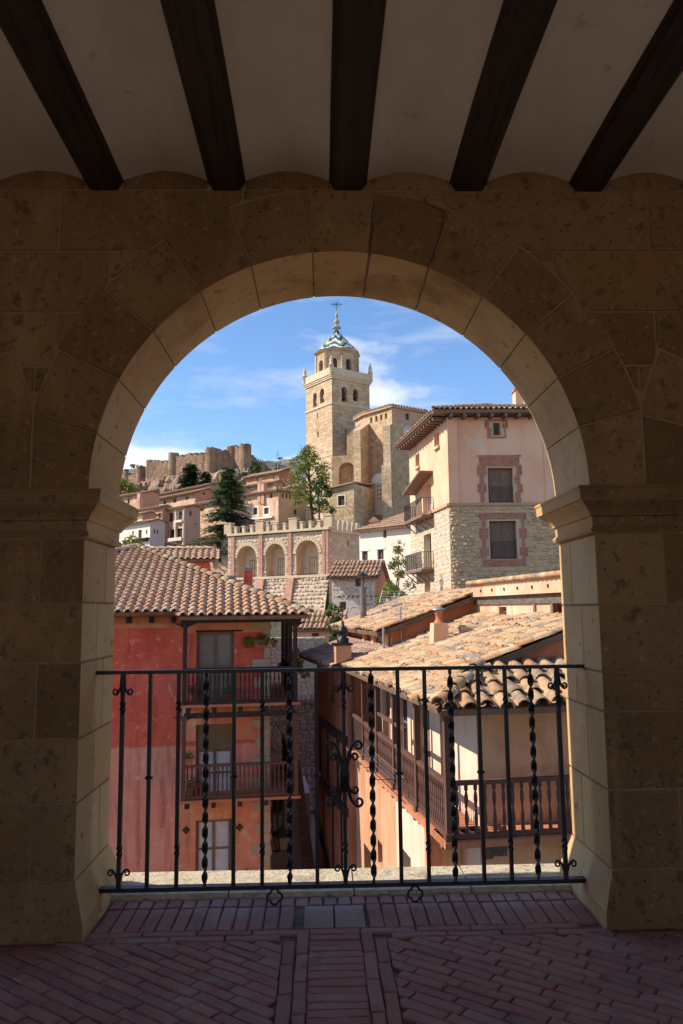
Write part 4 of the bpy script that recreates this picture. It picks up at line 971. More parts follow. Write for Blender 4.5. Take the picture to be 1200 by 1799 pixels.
# boarded part of the gallery rail further along
q = MB(); q.pbox(s0, -LG, -7.05, zfl + hh - .07, zfl + hh, -.04, .04); bp = q.build('boarded_rail', WOOD_BR, GHs)
for i in range(9):
    z = zfl + .03 + i * .098; b = MB(); b.pbox(s0, -LG, -7.08, z, z + .085, -.012, .012); b.build('rail_board', WOOD_DK, bp)
zbm = e0.uz(880, 1232)[1]
for v, m_ in ((0, WOOD_BR), (-1.9, WOOD_BR), (-3.7, WOOD_BR), (-5.4, WOOD_BR), (-7.05, WOOD_BR), (-8.6, WOOD_BR), (-9.9, WOOD_BR), (-LG, WOOD_BR)):
    q = MB(); q.pbox(s0, v - .055, v + .055, zfl + .0, zbm - .0, -.055, .055); q.pbox(s0, v - .08, v + .08, zfl + .0, zfl + .12, -.08, .08); q.build('post', m_, GHs)
q = MB(); q.pbox(e0, 3.4, 3.5, zfl, zbm, -.05, .05); q.build('post', WOOD_BR, GHs)
# lean-to boards/screens between posts at the far end, mid rail of the glazed screen
for (v0, v1) in ((-5.35, -3.75), (-3.65, -2.8)):
    q = MB(); q.pbox(s0, v0, v1, zfl + 1.30, zfl + 1.37, -.03, .03); q.build('mid_rail', WOOD_BR, GHs)
q = MB(); q.pbox(e0, -.08, 5.0, zbm, zbm + .11, -.06, .06); q.pbox(s0, -LG, -.06, zbm, zbm + .10, -.05, .06); q.build('eaves_beam', WOOD_DK, GHs)
# roofs
E8 = PY(770, 1245, 12.4); sl8 = .353; k8 = sqrt(1 + sl8 ** 2); Vup = (U8 + V((0, 0, sl8))).normalized()
P8 = lambda u, v, o=0: E8 + U8 * u + W8 * v + V((0, 0, u * sl8 + o))
# tile_roof wants U along the eave and V up the slope: eave runs along -W8 seen from the street (left face), so use W8 with flipped side
VS = 2.05
poly = [(.12, .0), (11.6, 0), (11.6, 1.0 * k8), (9.0, 1.9 * k8), (9.0, 3.75 * k8), (2.0, 3.75 * k8), (VS, 1.52 * k8)]
mroof = tile_roof(GHs, E8, W8, Vup, poly, TILE_OLD, tw=.235, expo=.36, w=.20, h=.085, lim=240, jit=.014, seed=5, sag=.07)
ridge_tiles(mroof, P8(.02, .02, .05), P8(1.50, VS, .06), TILE_OLD, .38, .25, .12, jit=.02)
ridge_tiles(mroof, P8(1.45, VS - .02, .05), P8(5.5, VS - .02, .05), TILE_OLD, .36, .22, .09, jit=.02)
q = MB(); q.bar(P8(1.4, VS + .02, -.10), P8(5.6, VS + .02, -.10), .10, .08); q.build('verge_board', WOOD_GY, GHs)
q = MB(); gb = PL(P8(0, VS + .10), 8); g0 = P8(1.35, VS + .12); q.poly([P8(1.35, VS + .12, -.12), P8(5.6, VS + .12, -.12), P8(5.6, VS + .12, -2.2), P8(1.35, VS + .12, -.9)]); q.build('gable_wall', mat('rust_plaster', [(.36, .11, .05), (.48, .17, .08), (.54, .24, .13)], 1, .92, .4, 12), GHs)
# skirt roof over the gallery end
sk = .258; wS = V((sin(radians(2)), cos(radians(2)), 0)); Vs = (wS + V((0, 0, sk))).normalized(); ks = sqrt(1 + sk * sk); Es = P8(.0, .0); 
LS = 6.0; dS = 2.05
sroof = tile_roof(GHs, Es + V((0, 0, -.02)), U8, Vs, [(.05, 0), (LS, 0), (LS, dS * ks), (1.12, dS * ks)], TILE_OLD, tw=.305, expo=.52, w=.255, h=.12, lim=140, jit=.012, sag=.04, seed=9, name='skirt_roof')
# attic storey wall (faces the street, sunlit) with its old lintel beam
at = PL(P8(3.80, 0), -82); z0a = 1.0
def az(px, py): return at.uz(px, py)
zb_top = az(985, 1012)[1]; u_near = -2.1; u_far = -8.95
top = MB(); zl1 = az(915, 1045)[1]; zl0 = az(915, 1061)[1]
wns = [at.rect(877, 1066, 890, 1083), at.rect(971, 1060, 990, 1094)]
facade(top, at, u_far, u_near, z0a, zl0, [w for w in wns], .2); top.build('attic_wall', PEACH_PL, GHs)
for w_ in wns: window(GHs, at, w_, .12, SHUTTER, GLS_D, 1, 2, .06)
q = MB(); q.pbox(at, u_far, u_near, zl0 + .002, zl1, -.3, .05); q.build('attic_lintel', WOOD_GY, GHs)
q = MB(); zt = az(915, 1018)[1]; q.pbox(at, u_far, u_near, zl1 + .002, zt, -.3, .16); q.build('attic_parapet', PEACH_PL, GHs)
for k in range(9): u = u_far + .9 + k * .85; z_ = zl1 + .12; q = MB(); q.lathe(at.w(u, z_, .165), [(.03, 0), (.03, .07)], 8); q.build('putlog_hole', GLS_D, GHs)
cm = MB(); 
for k in range(30):
    u0_ = u_far + (u_near - u_far) * k / 30; cm.tube([at.w(u0_, zt + .02, .22), at.w(u0_ + .27, zt + .03, .20)], [.07, .055], 8)
o = cm.build('coping_tiling', TILE_OLD, GHs); o['kind'] = 'stuff'
q = MB(); 
for px in (941, 972): 
    u = az(px, 1075)[0]; q.pbox(at, u - .06, u + .06, z0a, zl0, .002, .04)
q.build('attic_stud', SHUTTER, GHs)
# chimney on the big roof
ck = P8(1.95, 6.4); cp = PL(ck, 8)
q = MB(); q.hexa([cp.w(-.22, ck.z - .25, .20), cp.w(.22, ck.z - .15, .20), cp.w(.22, ck.z - .05, -.20), cp.w(-.22, ck.z - .2, -.20), cp.w(-.17, ck.z + .52, .16), cp.w(.17, ck.z + .52, .16), cp.w(.17, ck.z + .52, -.16), cp.w(-.17, ck.z + .52, -.16)]); o = q.build('chimney', SAND_PL, GHs)
q = MB(); q.lathe((ck.x, ck.y, ck.z + .52), [(.14, 0), (.10, .05), (.075, .10), (.08, .20), (.10, .22), (.09, .28), (.11, .30)], 12); q.build('chimney_pot', TERRA, o)
q = MB(); q.lathe((ck.x, ck.y, ck.z + .84), [(.18, 0), (.17, .02), (.02, .08)], 12); q.build('chimney_cap', METAL, o)
q = MB(); p_ = P8(2.6, 6.35, .12); q.tube([p_ - U8 * .14, p_ + U8 * .42], .12, 10); q.build('vent_tile', TILE_OLD, GHs)
# clothes airer on the gallery side
cl = thing('clothes_airer', 'thin white metal clothes airer fixed outside the gallery rail', 'clothes airer', s0.w(-3.8, zfl + .3, .3))
q = MB(); z = zfl + .45
for o_ in (.08, .62): q.bar(s0.w(-6.2, z, o_), s0.w(-2.6, z, o_), .014)
for u in (-6.2, -5, -3.8, -2.6): q.bar(s0.w(u, z, .05), s0.w(u, z, .62), .014)
q.build('frame', SHUTTER, cl)
q = MB()
for k in range(4): q.bar(s0.w(-6.15, z + .01, .16 + k * .11), s0.w(-2.65, z + .01, .16 + k * .11), .005)
q.build('line_wires', METAL, cl)

# ---------------------------------------------------------------- timber wing beyond the gallery
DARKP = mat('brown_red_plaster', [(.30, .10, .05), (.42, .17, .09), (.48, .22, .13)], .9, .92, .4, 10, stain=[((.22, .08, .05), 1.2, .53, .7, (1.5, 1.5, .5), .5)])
ng = PL(PY(611, 1290, 21.8), -80); th = thing('timber_framed_house', 'brown red timber framed house in shade beyond the wooden gallery', 'house', ng.w(-2, -9, -1))
hl = [ng.rect(577, 1175, 586, 1232)]
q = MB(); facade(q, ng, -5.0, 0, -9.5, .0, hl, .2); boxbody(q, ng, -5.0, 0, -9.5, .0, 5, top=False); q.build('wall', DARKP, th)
window(th, ng, hl[0], .15, WOOD_DK, GLS_D, 1, 2, .06)
zb1 = ng.uz(583, 1280)[1]; zb2 = ng.uz(585, 1395)[1]
for z_, (ua, ub) in ((zb1, (-5, 0)), (zb2, (-5, 0))):
    q = MB(); q.pbox(ng, ua, ub, z_ - .11, z_ + .11, .0, .10); q.build('timber_beam', WOOD_DK, th)
for u in (-4.3, -2.9, -1.3, -.3):
    q = MB(); q.pbox(ng, u - .07, u + .07, zb2 + .11, zb1 - .11, .0, .06); q.build('timber_stud', WOOD_DK, th)
for u in (-3.8, -2.2, -.9):
    q = MB(); q.pbox(ng, u - .03, u + .03, -9, zb2 - .11, .0, .05); q.build('timber_stud', WOOD_DK, th)
q = MB(); q.bar(ng.w(-5, zb2 - 1.2, .08), ng.w(0, zb2 - 3.6, .08), .10); q.build('pipe', IRON, th)
Eb = ng.w(.35, .02, .55)
tile_roof(th, ng.w(-5.6, -.02, .55), ng.u, (ng.n * -1 + V((0, 0, .30))).normalized(), [(0, 0), (6.0, 0), (6.0, 1.3), (4.6, 2.2), (0, 2.2)], TILE_DK, tw=.34, expo=.42, w=.27, h=.06, lim=90, jit=.012, seed=12)
# chimney stack with dark cowl
ckp = PL(PY(603, 1150, 21.3), 8); a, b = ckp.uz(588, 1150)[0], ckp.uz(620, 1150)[0]; zt = ckp.uz(603, 1134)[1]
q = MB(); q.pbox(ckp, a + .04, b - .04, ckp.uz(603, 1164)[1], zt, -.5, 0); o = q.build('chimney', MATS['burnt_orange_plaster'], th)
q = MB(); q.pbox(ckp, a, b, zt, zt + .06, -.54, .04); q.lathe(ckp.w((a + b) / 2 + .02, zt + .06, -.25), [(.16, 0), (.17, .12), (.10, .16), (.12, .26), (.16, .30), (.13, .38), (.05, .46), (.03, .6)], 10); q.build('chimney_cowl', IRON, o)

# ---------------------------------------------------------------- house above the gallery roof
uh = thing('stepped_roof_house', 'orange house with low lichened roof just above the big roof on the right', 'house', P8(4, 11) + V((0, 0, -8)))
gpl = PL(P8(0, 9.0), 8)
uL = gpl.uz(688, 1100)[0]; zL = gpl.uz(688, 1104)[1]; uR = gpl.uz(841, 1041)[0]; zR = gpl.uz(841, 1046)[1]
q = MB(); q.poly([gpl.w(uL, -3), gpl.w(uR + .3, -3), gpl.w(uR + .3, zR + .06), gpl.w(uR, zR), gpl.w(uL, zL)]); q.build('gable_wall', MATS['rust_plaster'], uh)
sL = PL(gpl.w(uL, 0), -82); hs_ = [sL.rect(671, 1104, 680, 1139), sL.rect(653, 1103, 660, 1128)]
q = MB(); facade(q, sL, -7.5, 0, -4, zL, hs_, .2); q.build('side_wall', PEACH_PL, uh)
window(uh, sL, hs_[0], .1, WHITEPAINT, GLS, 1, 2, .05); window(uh, sL, hs_[1], .1, SHUTTER, GLS_D, 1, 1, .05)
for px in (648, 664, 685):
    u = sL.uz(px, 1110)[0]; q = MB(); q.tube([sL.w(u, -1.5, .10), sL.w(u, zL - .05, .12)], .09, 8); q.build('post', SAND_PL, uh)
q = MB()
for k in range(12): q.tube([sL.w(-.3 - k * .6, zL - .06, -.2), sL.w(-.3 - k * .6, zL - .10, .42)], .07, 8)
q.build('rafter_ends', WOOD_GY, uh)
s2_ = (zR - zL) / (uR - uL); V2 = (U8 + V((0, 0, s2_))).normalized(); L2 = (uR - uL + .75) * sqrt(1 + s2_ ** 2)
O2 = gpl.w(uL - .45, zL - .45 * s2_ + .06, .18)
tile_roof(uh, O2, W8, V2, [(0, 0), (8.2, 0), (8.2, L2 * .9), (0, L2)], TILE_OLD, tw=.24, expo=.38, w=.20, h=.085, lim=0, jit=.015, seed=15, sag=.07)
q = MB(); q.bar(O2 + W8 * .05 + V((0, 0, -.1)), O2 + W8 * .05 + V2 * L2 + V((0, 0, -.1)), .12, .09); q.build('verge_board', WOOD_GY, uh)
q = MB(); q.tube([sL.w(.3, zL - 1.6, .3), sL.w(.3, zL + .05, .3)], .035, 8); q.build('downpipe', METAL, uh)
# stove pipe and aerial
O2p = lambda u, v, o=0: O2 + W8 * v + V2 * u + V((0, 0, o))
fp = thing('flue_pipe', 'tall dark flue pipe with conical cowl on the lichened roof', 'flue pipe', O2p(.9, 5.0))
b0 = O2p(.75, 5.5); q = MB(); q.tube([b0, b0 + V((0, 0, 1.15))], .11, 10); q.build('pipe', mat('sooty_metal', [(.10, .08, .07), (.28, .22, .18)], 6, .7, .2), fp)
q = MB(); q.tube([b0 + V((0, 0, 1.15)), b0 + V((.02, 0, 1.5))], .02, 6); q.lathe(b0 + V((0, 0, 1.5)), [(.26, 0), (.02, .16)], 10); q.build('cowl', IRON, fp)
ta = thing('tv_aerial', 'white lattice television aerial on a thin mast above the roof edge', 'aerial', O2p(1.5, .6))
m0 = sL.w(.1, zL - 1.0, -.55); mt_ = PY(704, 1066, m0.y); m0 = V((mt_.x, mt_.y, 0.4))
q = MB(); q.tube([m0, mt_], .018, 6); q.build('mast', METAL, ta)
q = MB(); c_ = mt_ + V((-.28, 0, .05)); 
q.bar(c_ + V((-.35, -.2, 0)), c_ + V((.35, .2, 0)), .02)
for k in range(9): p_ = c_ + V((-.35 + .7 * k / 8, -.2 + .4 * k / 8, 0)); q.bar(p_ + V((-.08, 0, -.16 - .0)), p_ + V((.08, 0, .16)), .010)
for s_ in (-1, 1):
    for k in range(5): q.bar(c_ + V((-.3 + k * .02, .05, s_ * (.10 + k * .07))), c_ + V((.25 + k * .03, .15, s_ * (.10 + k * .07))), .010)
    for k in range(2): q.bar(c_ + V((-.3 + .5 * k, .1, s_ * .08)), c_ + V((-.2 + .5 * k, .14, s_ * .42)), .012)
q.build('aerial_rods', WHITEPAINT, ta)
# ================================================================ ALLEY BETWEEN THE HOUSES
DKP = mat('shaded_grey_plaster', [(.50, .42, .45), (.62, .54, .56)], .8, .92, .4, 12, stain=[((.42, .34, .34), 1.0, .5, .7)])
ap_ = PL(PY(545, 1450, 29), 5)
al = thing('grey_alley_house', 'dark grey plastered house down in the alley, behind the red house balconies', 'house', ap_.w(-1, -9))
ha = [ap_.rect(476, 1400, 500, 1465)]
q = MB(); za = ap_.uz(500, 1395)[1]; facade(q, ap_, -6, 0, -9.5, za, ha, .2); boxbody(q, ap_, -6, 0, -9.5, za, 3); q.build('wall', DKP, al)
window(al, ap_, ha[0], .1, SHUTTER, GLS, 2, 2, .07)
# wall lantern
lp = PL(PY(495, 1470, 26.6), 5); lu, lz = lp.uz(496, 1492); la = thing('wall_lantern', 'wall lantern with dark pitched cap and pale panes above the alley', 'lantern', lp.w(lu, lz, 0))
c_ = lp.w(lu, lz); w0, w1, hl_ = .15, .24, .42
q = MB()
for s_ in range(4):
    a = pi / 4 + s_ * pi / 2 + .5; d = V((cos(a), sin(a), 0)); q.bar(c_ + d * w0 * 1.4, c_ + d * w1 * 1.4 + V((0, 0, hl_)), .02)
q.lathe(c_ + V((0, 0, -.02)), [(w0 * 1.45, 0), (w0 * 1.45, .02)], 4, False, True, pi / 4 + .5); fr = q.build('frame', IRON, la)
q = MB(); q.lathe(c_, [(w0 * 1.35, 0.01), (w1 * 1.35, hl_ - .01)], 4, False, True, pi / 4 + .5); q.build('pane', mat('lantern_glass', [(.62, .52, .46), (.72, .62, .54)], 3, .3, 0), fr)
q = MB(); q.lathe(c_ + V((0, 0, hl_)), [(w1 * 1.6, 0), (w1 * 1.5, .04), (.10, .24), (.06, .26), (.05, .34), (.0, .40)], 4, False, True, pi / 4 + .5); q.build('cap', mat('lead_sheet', [(.06, .08, .10), (.10, .12, .14)], 5, .5, .1), la)
q = MB(); q.bar(c_ + V((-.9, .3, -.15)), c_ + V((0, 0, -.04)), .035); q.bar(c_ + V((-.9, .3, -.5)), c_ + V((-.1, 0, -.06)), .025); q.build('bracket', IRON, la)
# dark rubble wall and small shed roof at the end of the alley
rp = PL(PY(560, 1300, 34), 4); aw = thing('rubble_wall', 'dark rubble stone wall closing the end of the alley', 'wall', rp.w(-2, -9))
u0, u1 = rp.uz(440, 1300)[0], rp.uz(585, 1300)[0]; zt0 = rp.uz(500, 1198)[1]; zt = rp.uz(540, 1232)[1]
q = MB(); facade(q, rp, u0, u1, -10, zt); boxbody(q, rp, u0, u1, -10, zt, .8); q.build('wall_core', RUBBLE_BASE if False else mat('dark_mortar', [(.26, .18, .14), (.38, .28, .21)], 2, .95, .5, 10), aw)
q = MB(); rubble(q, rp, u0, u1, -8, zt, .20, seed=21, proud=.05); o = q.build('stonework', RUB_DK, aw); o['kind'] = 'stuff'
q = MB(); 
k = u0
while k < u1: q.tube([rp.w(k, zt + .02, .22), rp.w(k, zt + .16, -.5)], [.10, .08], 7); k += .22
o = q.build('coping_tiling', TILE_DK, aw); o['kind'] = 'stuff'
sp_ = PL(PY(565, 1400, 31), 2); sd = thing('lean_to_shed', 'small lean to with dark old tile roof low in the alley', 'shed', sp_.w(0, -9))
a, b = sp_.uz(524, 1400)[0], sp_.uz(572, 1400)[0]; ze = sp_.uz(550, 1425)[1]
tile_roof(sd, sp_.w(a, ze), sp_.u, (sp_.n * -1 + V((0, 0, .55))).normalized(), [(0, 0), (b - a, 0), (b - a, 2.1), (0, 2.1)], TILE_DK, tw=.27, expo=.38, w=.22, lim=0, jit=.014, seed=22)
q = MB(); facade(q, sp_.sh(-.25), a, b, -10, ze + .05); boxbody(q, sp_.sh(-.25), a, b, -10, ze + .05, 2, top=False); q.build('wall', DKP, sd)
# dark shadow-like diagonal in the alley, built below as an added stone shape
tk = PL(PY(535, 1450, 28), 0)
# paved alley floor
q = MB(); q.poly([(-9, 8, -8.95), (9, 8, -8.95), (9, 36, -8.9), (-9, 36, -8.9)]); q.build('alley_paving', mat('alley_cobbles', [(.12, .10, .09), (.20, .17, .15)], 6, .9, .5, 30), None, kind='structure')
bt = thing('alley_diagonal_stand_in', 'added narrow leaning stone shape standing for a dark shadow-like diagonal at the alley corner', 'buttress', tk.w(0, -9))
q = MB(); a, b = tk.uz(516, 1340)[0], tk.uz(527, 1340)[0]; c, d = tk.uz(541, 1560)[0], tk.uz(562, 1560)[0]; z1, z0 = tk.uz(520, 1335)[1], tk.uz(540, 1560)[1] - 1.5
q.hexa([tk.w(c, z0, .3), tk.w(d + .1, z0, .3), tk.w(d + .1, z0, -.4), tk.w(c, z0, -.4), tk.w(a, z1, .1), tk.w(b, z1, .1), tk.w(b, z1, -.3), tk.w(a, z1, -.3)]); q.build('stand_in_core', RUB_DK, bt)
bp_ = PL(tk.w(0, 0, .32), 0); q = MB(); 
for k in range(26):
    f0 = k / 26; zz = z0 + (z1 - z0) * f0; uu0 = c + (a - c) * f0; uu1 = d + (b - d) * f0; pk = PL(tk.w(0, 0, .31 - .2 * f0), 0); rubble(q, pk, uu0, uu1, zz, zz + (z1 - z0) / 26, .2, seed=k, proud=.03)
o = q.build('stonework', RUB_DK, bt); o['kind'] = 'stuff'

# ================================================================ MID TOWN
def far_window(parent, pl, r, glass_m=None, fm=None, depth=.15, nx=2, nz=1, fw=.07): return window(parent, pl, r, depth, fm or SHUTTER, glass_m or GLS_D, nx, nz, fw)
# pale rubble garden wall left of the alley
gw = PL(PY(565, 1200, 37), 5); gt = thing('pale_garden_wall', 'pale limewashed rubble wall between the red house gallery and the alley', 'wall', gw.w(-2, -8))
u0, u1 = gw.uz(470, 1180)[0], gw.uz(573, 1180)[0]; za, zb = gw.uz(540, 1120)[1], gw.uz(560, 1120)[1]
q = MB(); facade(q, gw, u0, u1, -9, za); boxbody(q, gw, u0, u1, -9, za, .7); q.build('wall_core', RUBBLE_BASE, gt)
q = MB(); rubble(q, gw, u0, u1, -3.4, za, .22, seed=31, proud=.03); o = q.build('stonework', RUB_PINK, gt); o['kind'] = 'stuff'
def house(name, label, corner, Y, rot, pxL, pxR, pyb, roof='gable', fm=PEACH_PL, sm=None, winF=(), winS=(), tm=TILE_FAR, over=.45, pitch=.36, group=None, sidedepth=None, tw=.30, cat='house', gl=GLS_D, ridge=True, rdepth=None, zlow=None, expo=1.1):
    """two visible faces meeting at a corner; windows given as picture boxes on either face"""
    f = PL(PY(corner[0], corner[1], Y), rot); zt = PY(corner[0], corner[1], Y).z + over * (pitch + .2)
    sd_ = PL(f.o, rot + 90); uL = f.uz(pxL, corner[1])[0]; uR = sd_.uz(pxR, corner[1])[0] if pxR else (sidedepth or 6)
    dep = sidedepth or uR; zb = f.uz(corner[0], pyb)[1] if zlow is None else zlow
    t = thing(name, label, cat, f.w(uL / 2, zb, -dep / 2), group)
    hF = [f.rect(*w) for w in winF]; hS = [sd_.rect(*w) for w in winS]; sm = sm or fm
    q = MB(); facade(q, f, uL, 0, zb, zt, hF, .18); wl_ = q.build('wall', fm, t)
    q = MB(); facade(q, sd_, 0, dep, zb, zt, hS, .18)
    half = (rdepth or dep) / 2; zr = zt + half * pitch
    if roof == 'gable': q.poly([sd_.w(0, zt), sd_.w(half * 2, zt), sd_.w(half, zr)])
    if roof == 'shed': q.poly([sd_.w(0, zt), sd_.w(dep, zt), sd_.w(dep, zt + dep * pitch)])
    q.build('side_wall', sm, t)
    q = MB(); q.poly([f.w(uL, zb), f.w(uL, zt), f.w(uL, zt, -dep), f.w(uL, zb, -dep)]); q.poly([f.w(uL, zb, -dep), f.w(0, zb, -dep), f.w(0, zt, -dep), f.w(uL, zt, -dep)])
    if roof == 'gable': q.poly([f.w(uL, zt), f.w(uL, zr, -half), f.w(uL, zt, -half * 2)])
    q.build('rear_wall', fm, t)
    for h in hF: far_window(t, f, h, gl)
    for h in hS: far_window(t, sd_, h, gl)
    O = f.w(uL - over * .6, zt - over * pitch + .03, over); Lw = -uL + over * 1.2; back = f.n * -1
    if roof in ('gable', 'shed'):
        run = (half if roof == 'gable' else dep) + over + (over if roof == 'shed' else 0); Ls = run * sqrt(1 + pitch ** 2)
        ro = tile_roof(t, O, f.u, (back + V((0, 0, pitch))).normalized(), [(0, 0), (Lw, 0), (Lw, Ls), (0, Ls)], tm, tw=tw, expo=expo, w=tw * .85, h=tw * .38, jit=.012, seed=int(corner[0]), slab=.14, channel=False)
        if roof == 'gable':
            O2_ = f.w(uL - over * .6, zt - over * pitch + .03, -half * 2 - over)
            q = MB(); A = O + back * run + V((0, 0, run * pitch)); B = A + f.u * Lw
            q.poly([A, B, O2_ + f.u * Lw, O2_]); q.build('rear_roof_slope', tm, t)
    elif roof == 'hip':
        run = min(half, -uL / 2) + over; Ls = run * sqrt(1 + pitch ** 2)
        ro = tile_roof(t, O, f.u, (back + V((0, 0, pitch))).normalized(), [(0, 0), (Lw, 0), (Lw - run, Ls), (0, Ls)], tm, tw=tw, expo=expo, w=tw * .85, h=tw * .38, jit=.012, seed=3, slab=.14, channel=False)
        O3 = f.w(over * .6, zt - over * pitch + .03, over); Ld = dep + over
        tile_roof(t, O3, back, (f.u * -1 + V((0, 0, pitch))).normalized(), [(0, 0), (Ld, 0), (Ld, Ls), (run, Ls)], tm, tw=tw, expo=expo, w=tw * .85, h=tw * .38, jit=.012, seed=4, slab=.14, channel=False, name='side_roof')
        if ridge: ridge_tiles(ro, O3 + V((0, 0, .05)), O3 + (back - f.u) * run + V((0, 0, run * pitch + .05)), tm, .5, .3, .14)
    q = MB()
    n = int(-uL / .8)
    for i in range(n): u = uL + .3 + i * .8; q.pbox(f, u, u + .12, zt - .16, zt - .03, .002, over * .8)
    if n: q.build('rafter_ends', WOOD_DK, t)
    return t, f, sd_, zt, uL
# small pink house below the retaining wall
house('pink_cottage', 'small pale pink cottage with brown tile roof between the red gallery and the lichened roofs', (598, 1108), 47, -8, 515, 614, 1235, 'gable', PINK_PL, PINK_PL, [(548, 1112, 560, 1126)], [], TILE_FAR, .35, .42, sidedepth=3.4, tw=.28, expo=.9)
cpk = PL(PY(584, 1090, 49), 0); c0 = thing('brick_chimney', 'small orange brick chimney on the pale pink cottage roof', 'chimney', cpk.w(0, 0)); 
q = MB(); q.pbox(cpk, -.22, .22, cpk.uz(584, 1105)[1] - .6, cpk.uz(584, 1082)[1], -.4, 0); q.build('stack', ORG_PL, c0); q = MB(); q.pbox(cpk, -.26, .26, cpk.uz(584, 1082)[1], cpk.uz(584, 1082)[1] + .07, -.44, .04); q.build('cap', TERRA, c0)
# rubble house with corrugated tile roof below the square (px 578-690)
t_, f_, s_, zt_, uL_ = house('rubble_cottage', 'rubble and plaster cottage with brown tile roof, orange gable to its right', (659, 1017), 57, -12, 583, 700, 1120, 'gable', PALE_PL, ORG_PL, [(624, 1016, 634, 1030), (597, 1057, 608, 1072)], [(677, 1017, 684, 1029)], TILE_FAR, .55, .40, tw=.30, expo=.9, sidedepth=6)
q = MB(); rubble(q, f_, uL_, 0, f_.uz(620, 1052)[1], zt_, .34, holes=[f_.rect(623, 1015, 635, 1031)], seed=41, skip=.25); o = q.build('stonework', RUB_PINK, t_); o['kind'] = 'stuff'
q = MB()
for i in range(9): u = uL_ + .5 + i * .34; q.pbox(f_, u, u + .1, f_.uz(620, 1049)[1], f_.uz(620, 1049)[1] + .12, .002, .05)
q.build('joist_ends', WOOD_DK, t_)
# white house left of the tall house
t_, f_, s_, zt_, uL_ = house('white_house', 'white and pink plastered house with small windows, just left of the tall pink house', (735, 925), 63, -45, 631, 780, 1060, 'shed', WHITE_PL, PINK_PL, [(673, 931, 679, 945), (636, 968, 646, 994), (663, 965, 674, 983), (696, 959, 703, 973)], [], TILE_FAR, .5, .30, tw=.30, expo=1, sidedepth=9)
q = MB()
for w_ in ((673, 928, 679, 931), (634, 964, 647, 968), (662, 961, 675, 965)): r_ = f_.rect(*w_); q.pbox(f_, r_[0] - .1, r_[1] + .1, r_[2], r_[3], .002, .05)
q.build('window_heads', WHITEPAINT, t_)
dm = PL(PY(655, 925, 69), -14); q = MB(); a, b = dm.uz(651, 925)[0], dm.uz(664, 925)[0]; z0, z1 = dm.uz(657, 932)[1] - 1, dm.uz(657, 917)[1]; q.pbox(dm, a, b, z0, z1, -1.6, 0); d_ = q.build('dormer', ORG_PL, t_)
q = MB(); q.prism([dm.w(a - .2, z1, .2), dm.w(b + .2, z1, .2), dm.w((a + b) / 2, z1 + .5, .2)], dm.n * -2); q.build('dormer_roof', TILE_FAR, d_)
q = MB(); q.pbox(dm, a + .2, b - .2, z0 + 1.1, z1 - .15, .004, .03); q.build('dormer_window', WHITEPAINT, d_)

# ---------------------------------------------------------------- retaining wall with blind arches
rt = PL(PY(577, 932, 72), -31); rtd = thing('retaining_wall', 'stone and brick retaining wall with three blind arches and a crenellated parapet', 'retaining wall', rt.w(-6, 1))
uL = rt.uz(401, 940)[0]; zc_ = rt.w(0, 0).z; ztop = PY(577, 932, 72).z; zled = PY(585, 1009, 72).z; zbot = 0.0
def rx(px, py=980): return rt.uz(px, py)[0]
nich = []
for (a, b, pt) in ((417, 451, 959), (467, 500.5, 955), (520.5, 560, 949)):
    ua, ub = rx(a), rx(b); nich.append((ua, ub, zled + .02, rt.uz((a + b) / 2, pt)[1], True))
q = MB(); facade(q, rt, uL, 0, zled, ztop, nich, 1.1); q.build('wall', RUBBLE_BASE, rtd)
q = MB()
for n_ in nich: q.poly([rt.w(n_[0] - .05, n_[2], -1.08), rt.w(n_[1] + .05, n_[2], -1.08), rt.w(n_[1] + .05, n_[3] + .1, -1.08), rt.w(n_[0] - .05, n_[3] + .1, -1.08)])
q.build('niche_wall', RUBBLE_BASE, rtd)
q = MB(); hh_ = [(n_[0] - .35, n_[1] + .35, n_[2], n_[3] + .35) for n_ in nich]; rubble(q, rt, uL, 0, zled + .1, ztop - .3, .34, [], seed=51, proud=.06, test=lambda u, z: not any(abs(u - (n_[0] + n_[1]) / 2) < (n_[1] - n_[0]) / 2 + .42 and (z < n_[3] - (n_[1] - n_[0]) / 2 or hypot(u - (n_[0] + n_[1]) / 2, z - (n_[3] - (n_[1] - n_[0]) / 2)) < (n_[1] - n_[0]) / 2 + .45) for n_ in nich) or (z < n_[3] - 2 and any(.05 < abs(u - (n_[0] + n_[1]) / 2) - (n_[1] - n_[0]) / 2 < .5 for n_ in nich)))
for n_ in nich: rubble(q, rt.sh(-1.08), n_[0] + .15, n_[1] - .15, n_[2], n_[3] - 1.5, .4, seed=int(n_[0] * 10), proud=.07, holes=[((n_[0] + n_[1]) / 2 - .5, (n_[0] + n_[1]) / 2 + .5, n_[2] + .2, n_[2] + 1.9)])
o = q.build('stonework', RUB_PINK, rtd); o['kind'] = 'stuff'
for n_ in nich:
    cx = (n_[0] + n_[1]) / 2; r = (n_[1] - n_[0]) / 2; zt = n_[3] - r; q = MB(); m_ = 14
    for i in range(m_):
        a0, a1 = pi * i / m_ + .015, pi * (i + 1) / m_ - .015
        q.prism([rt.w(cx + r * cos(a0), zt + r * sin(a0), .0), rt.w(cx + (r + .34) * cos(a0), zt + (r + .34) * sin(a0), .0), rt.w(cx + (r + .34) * cos(a1), zt + (r + .34) * sin(a1), .0), rt.w(cx + r * cos(a1), zt + r * sin(a1), .0)], rt.n * .09)
    q.build('arch_ring', TRIM_ST, rtd)
    far_window(rtd, rt.sh(-1.05), (cx - .42, cx + .42, n_[2] + .15, n_[2] + 1.75), GLS_D, IRON, .02, 3, 2, .05)
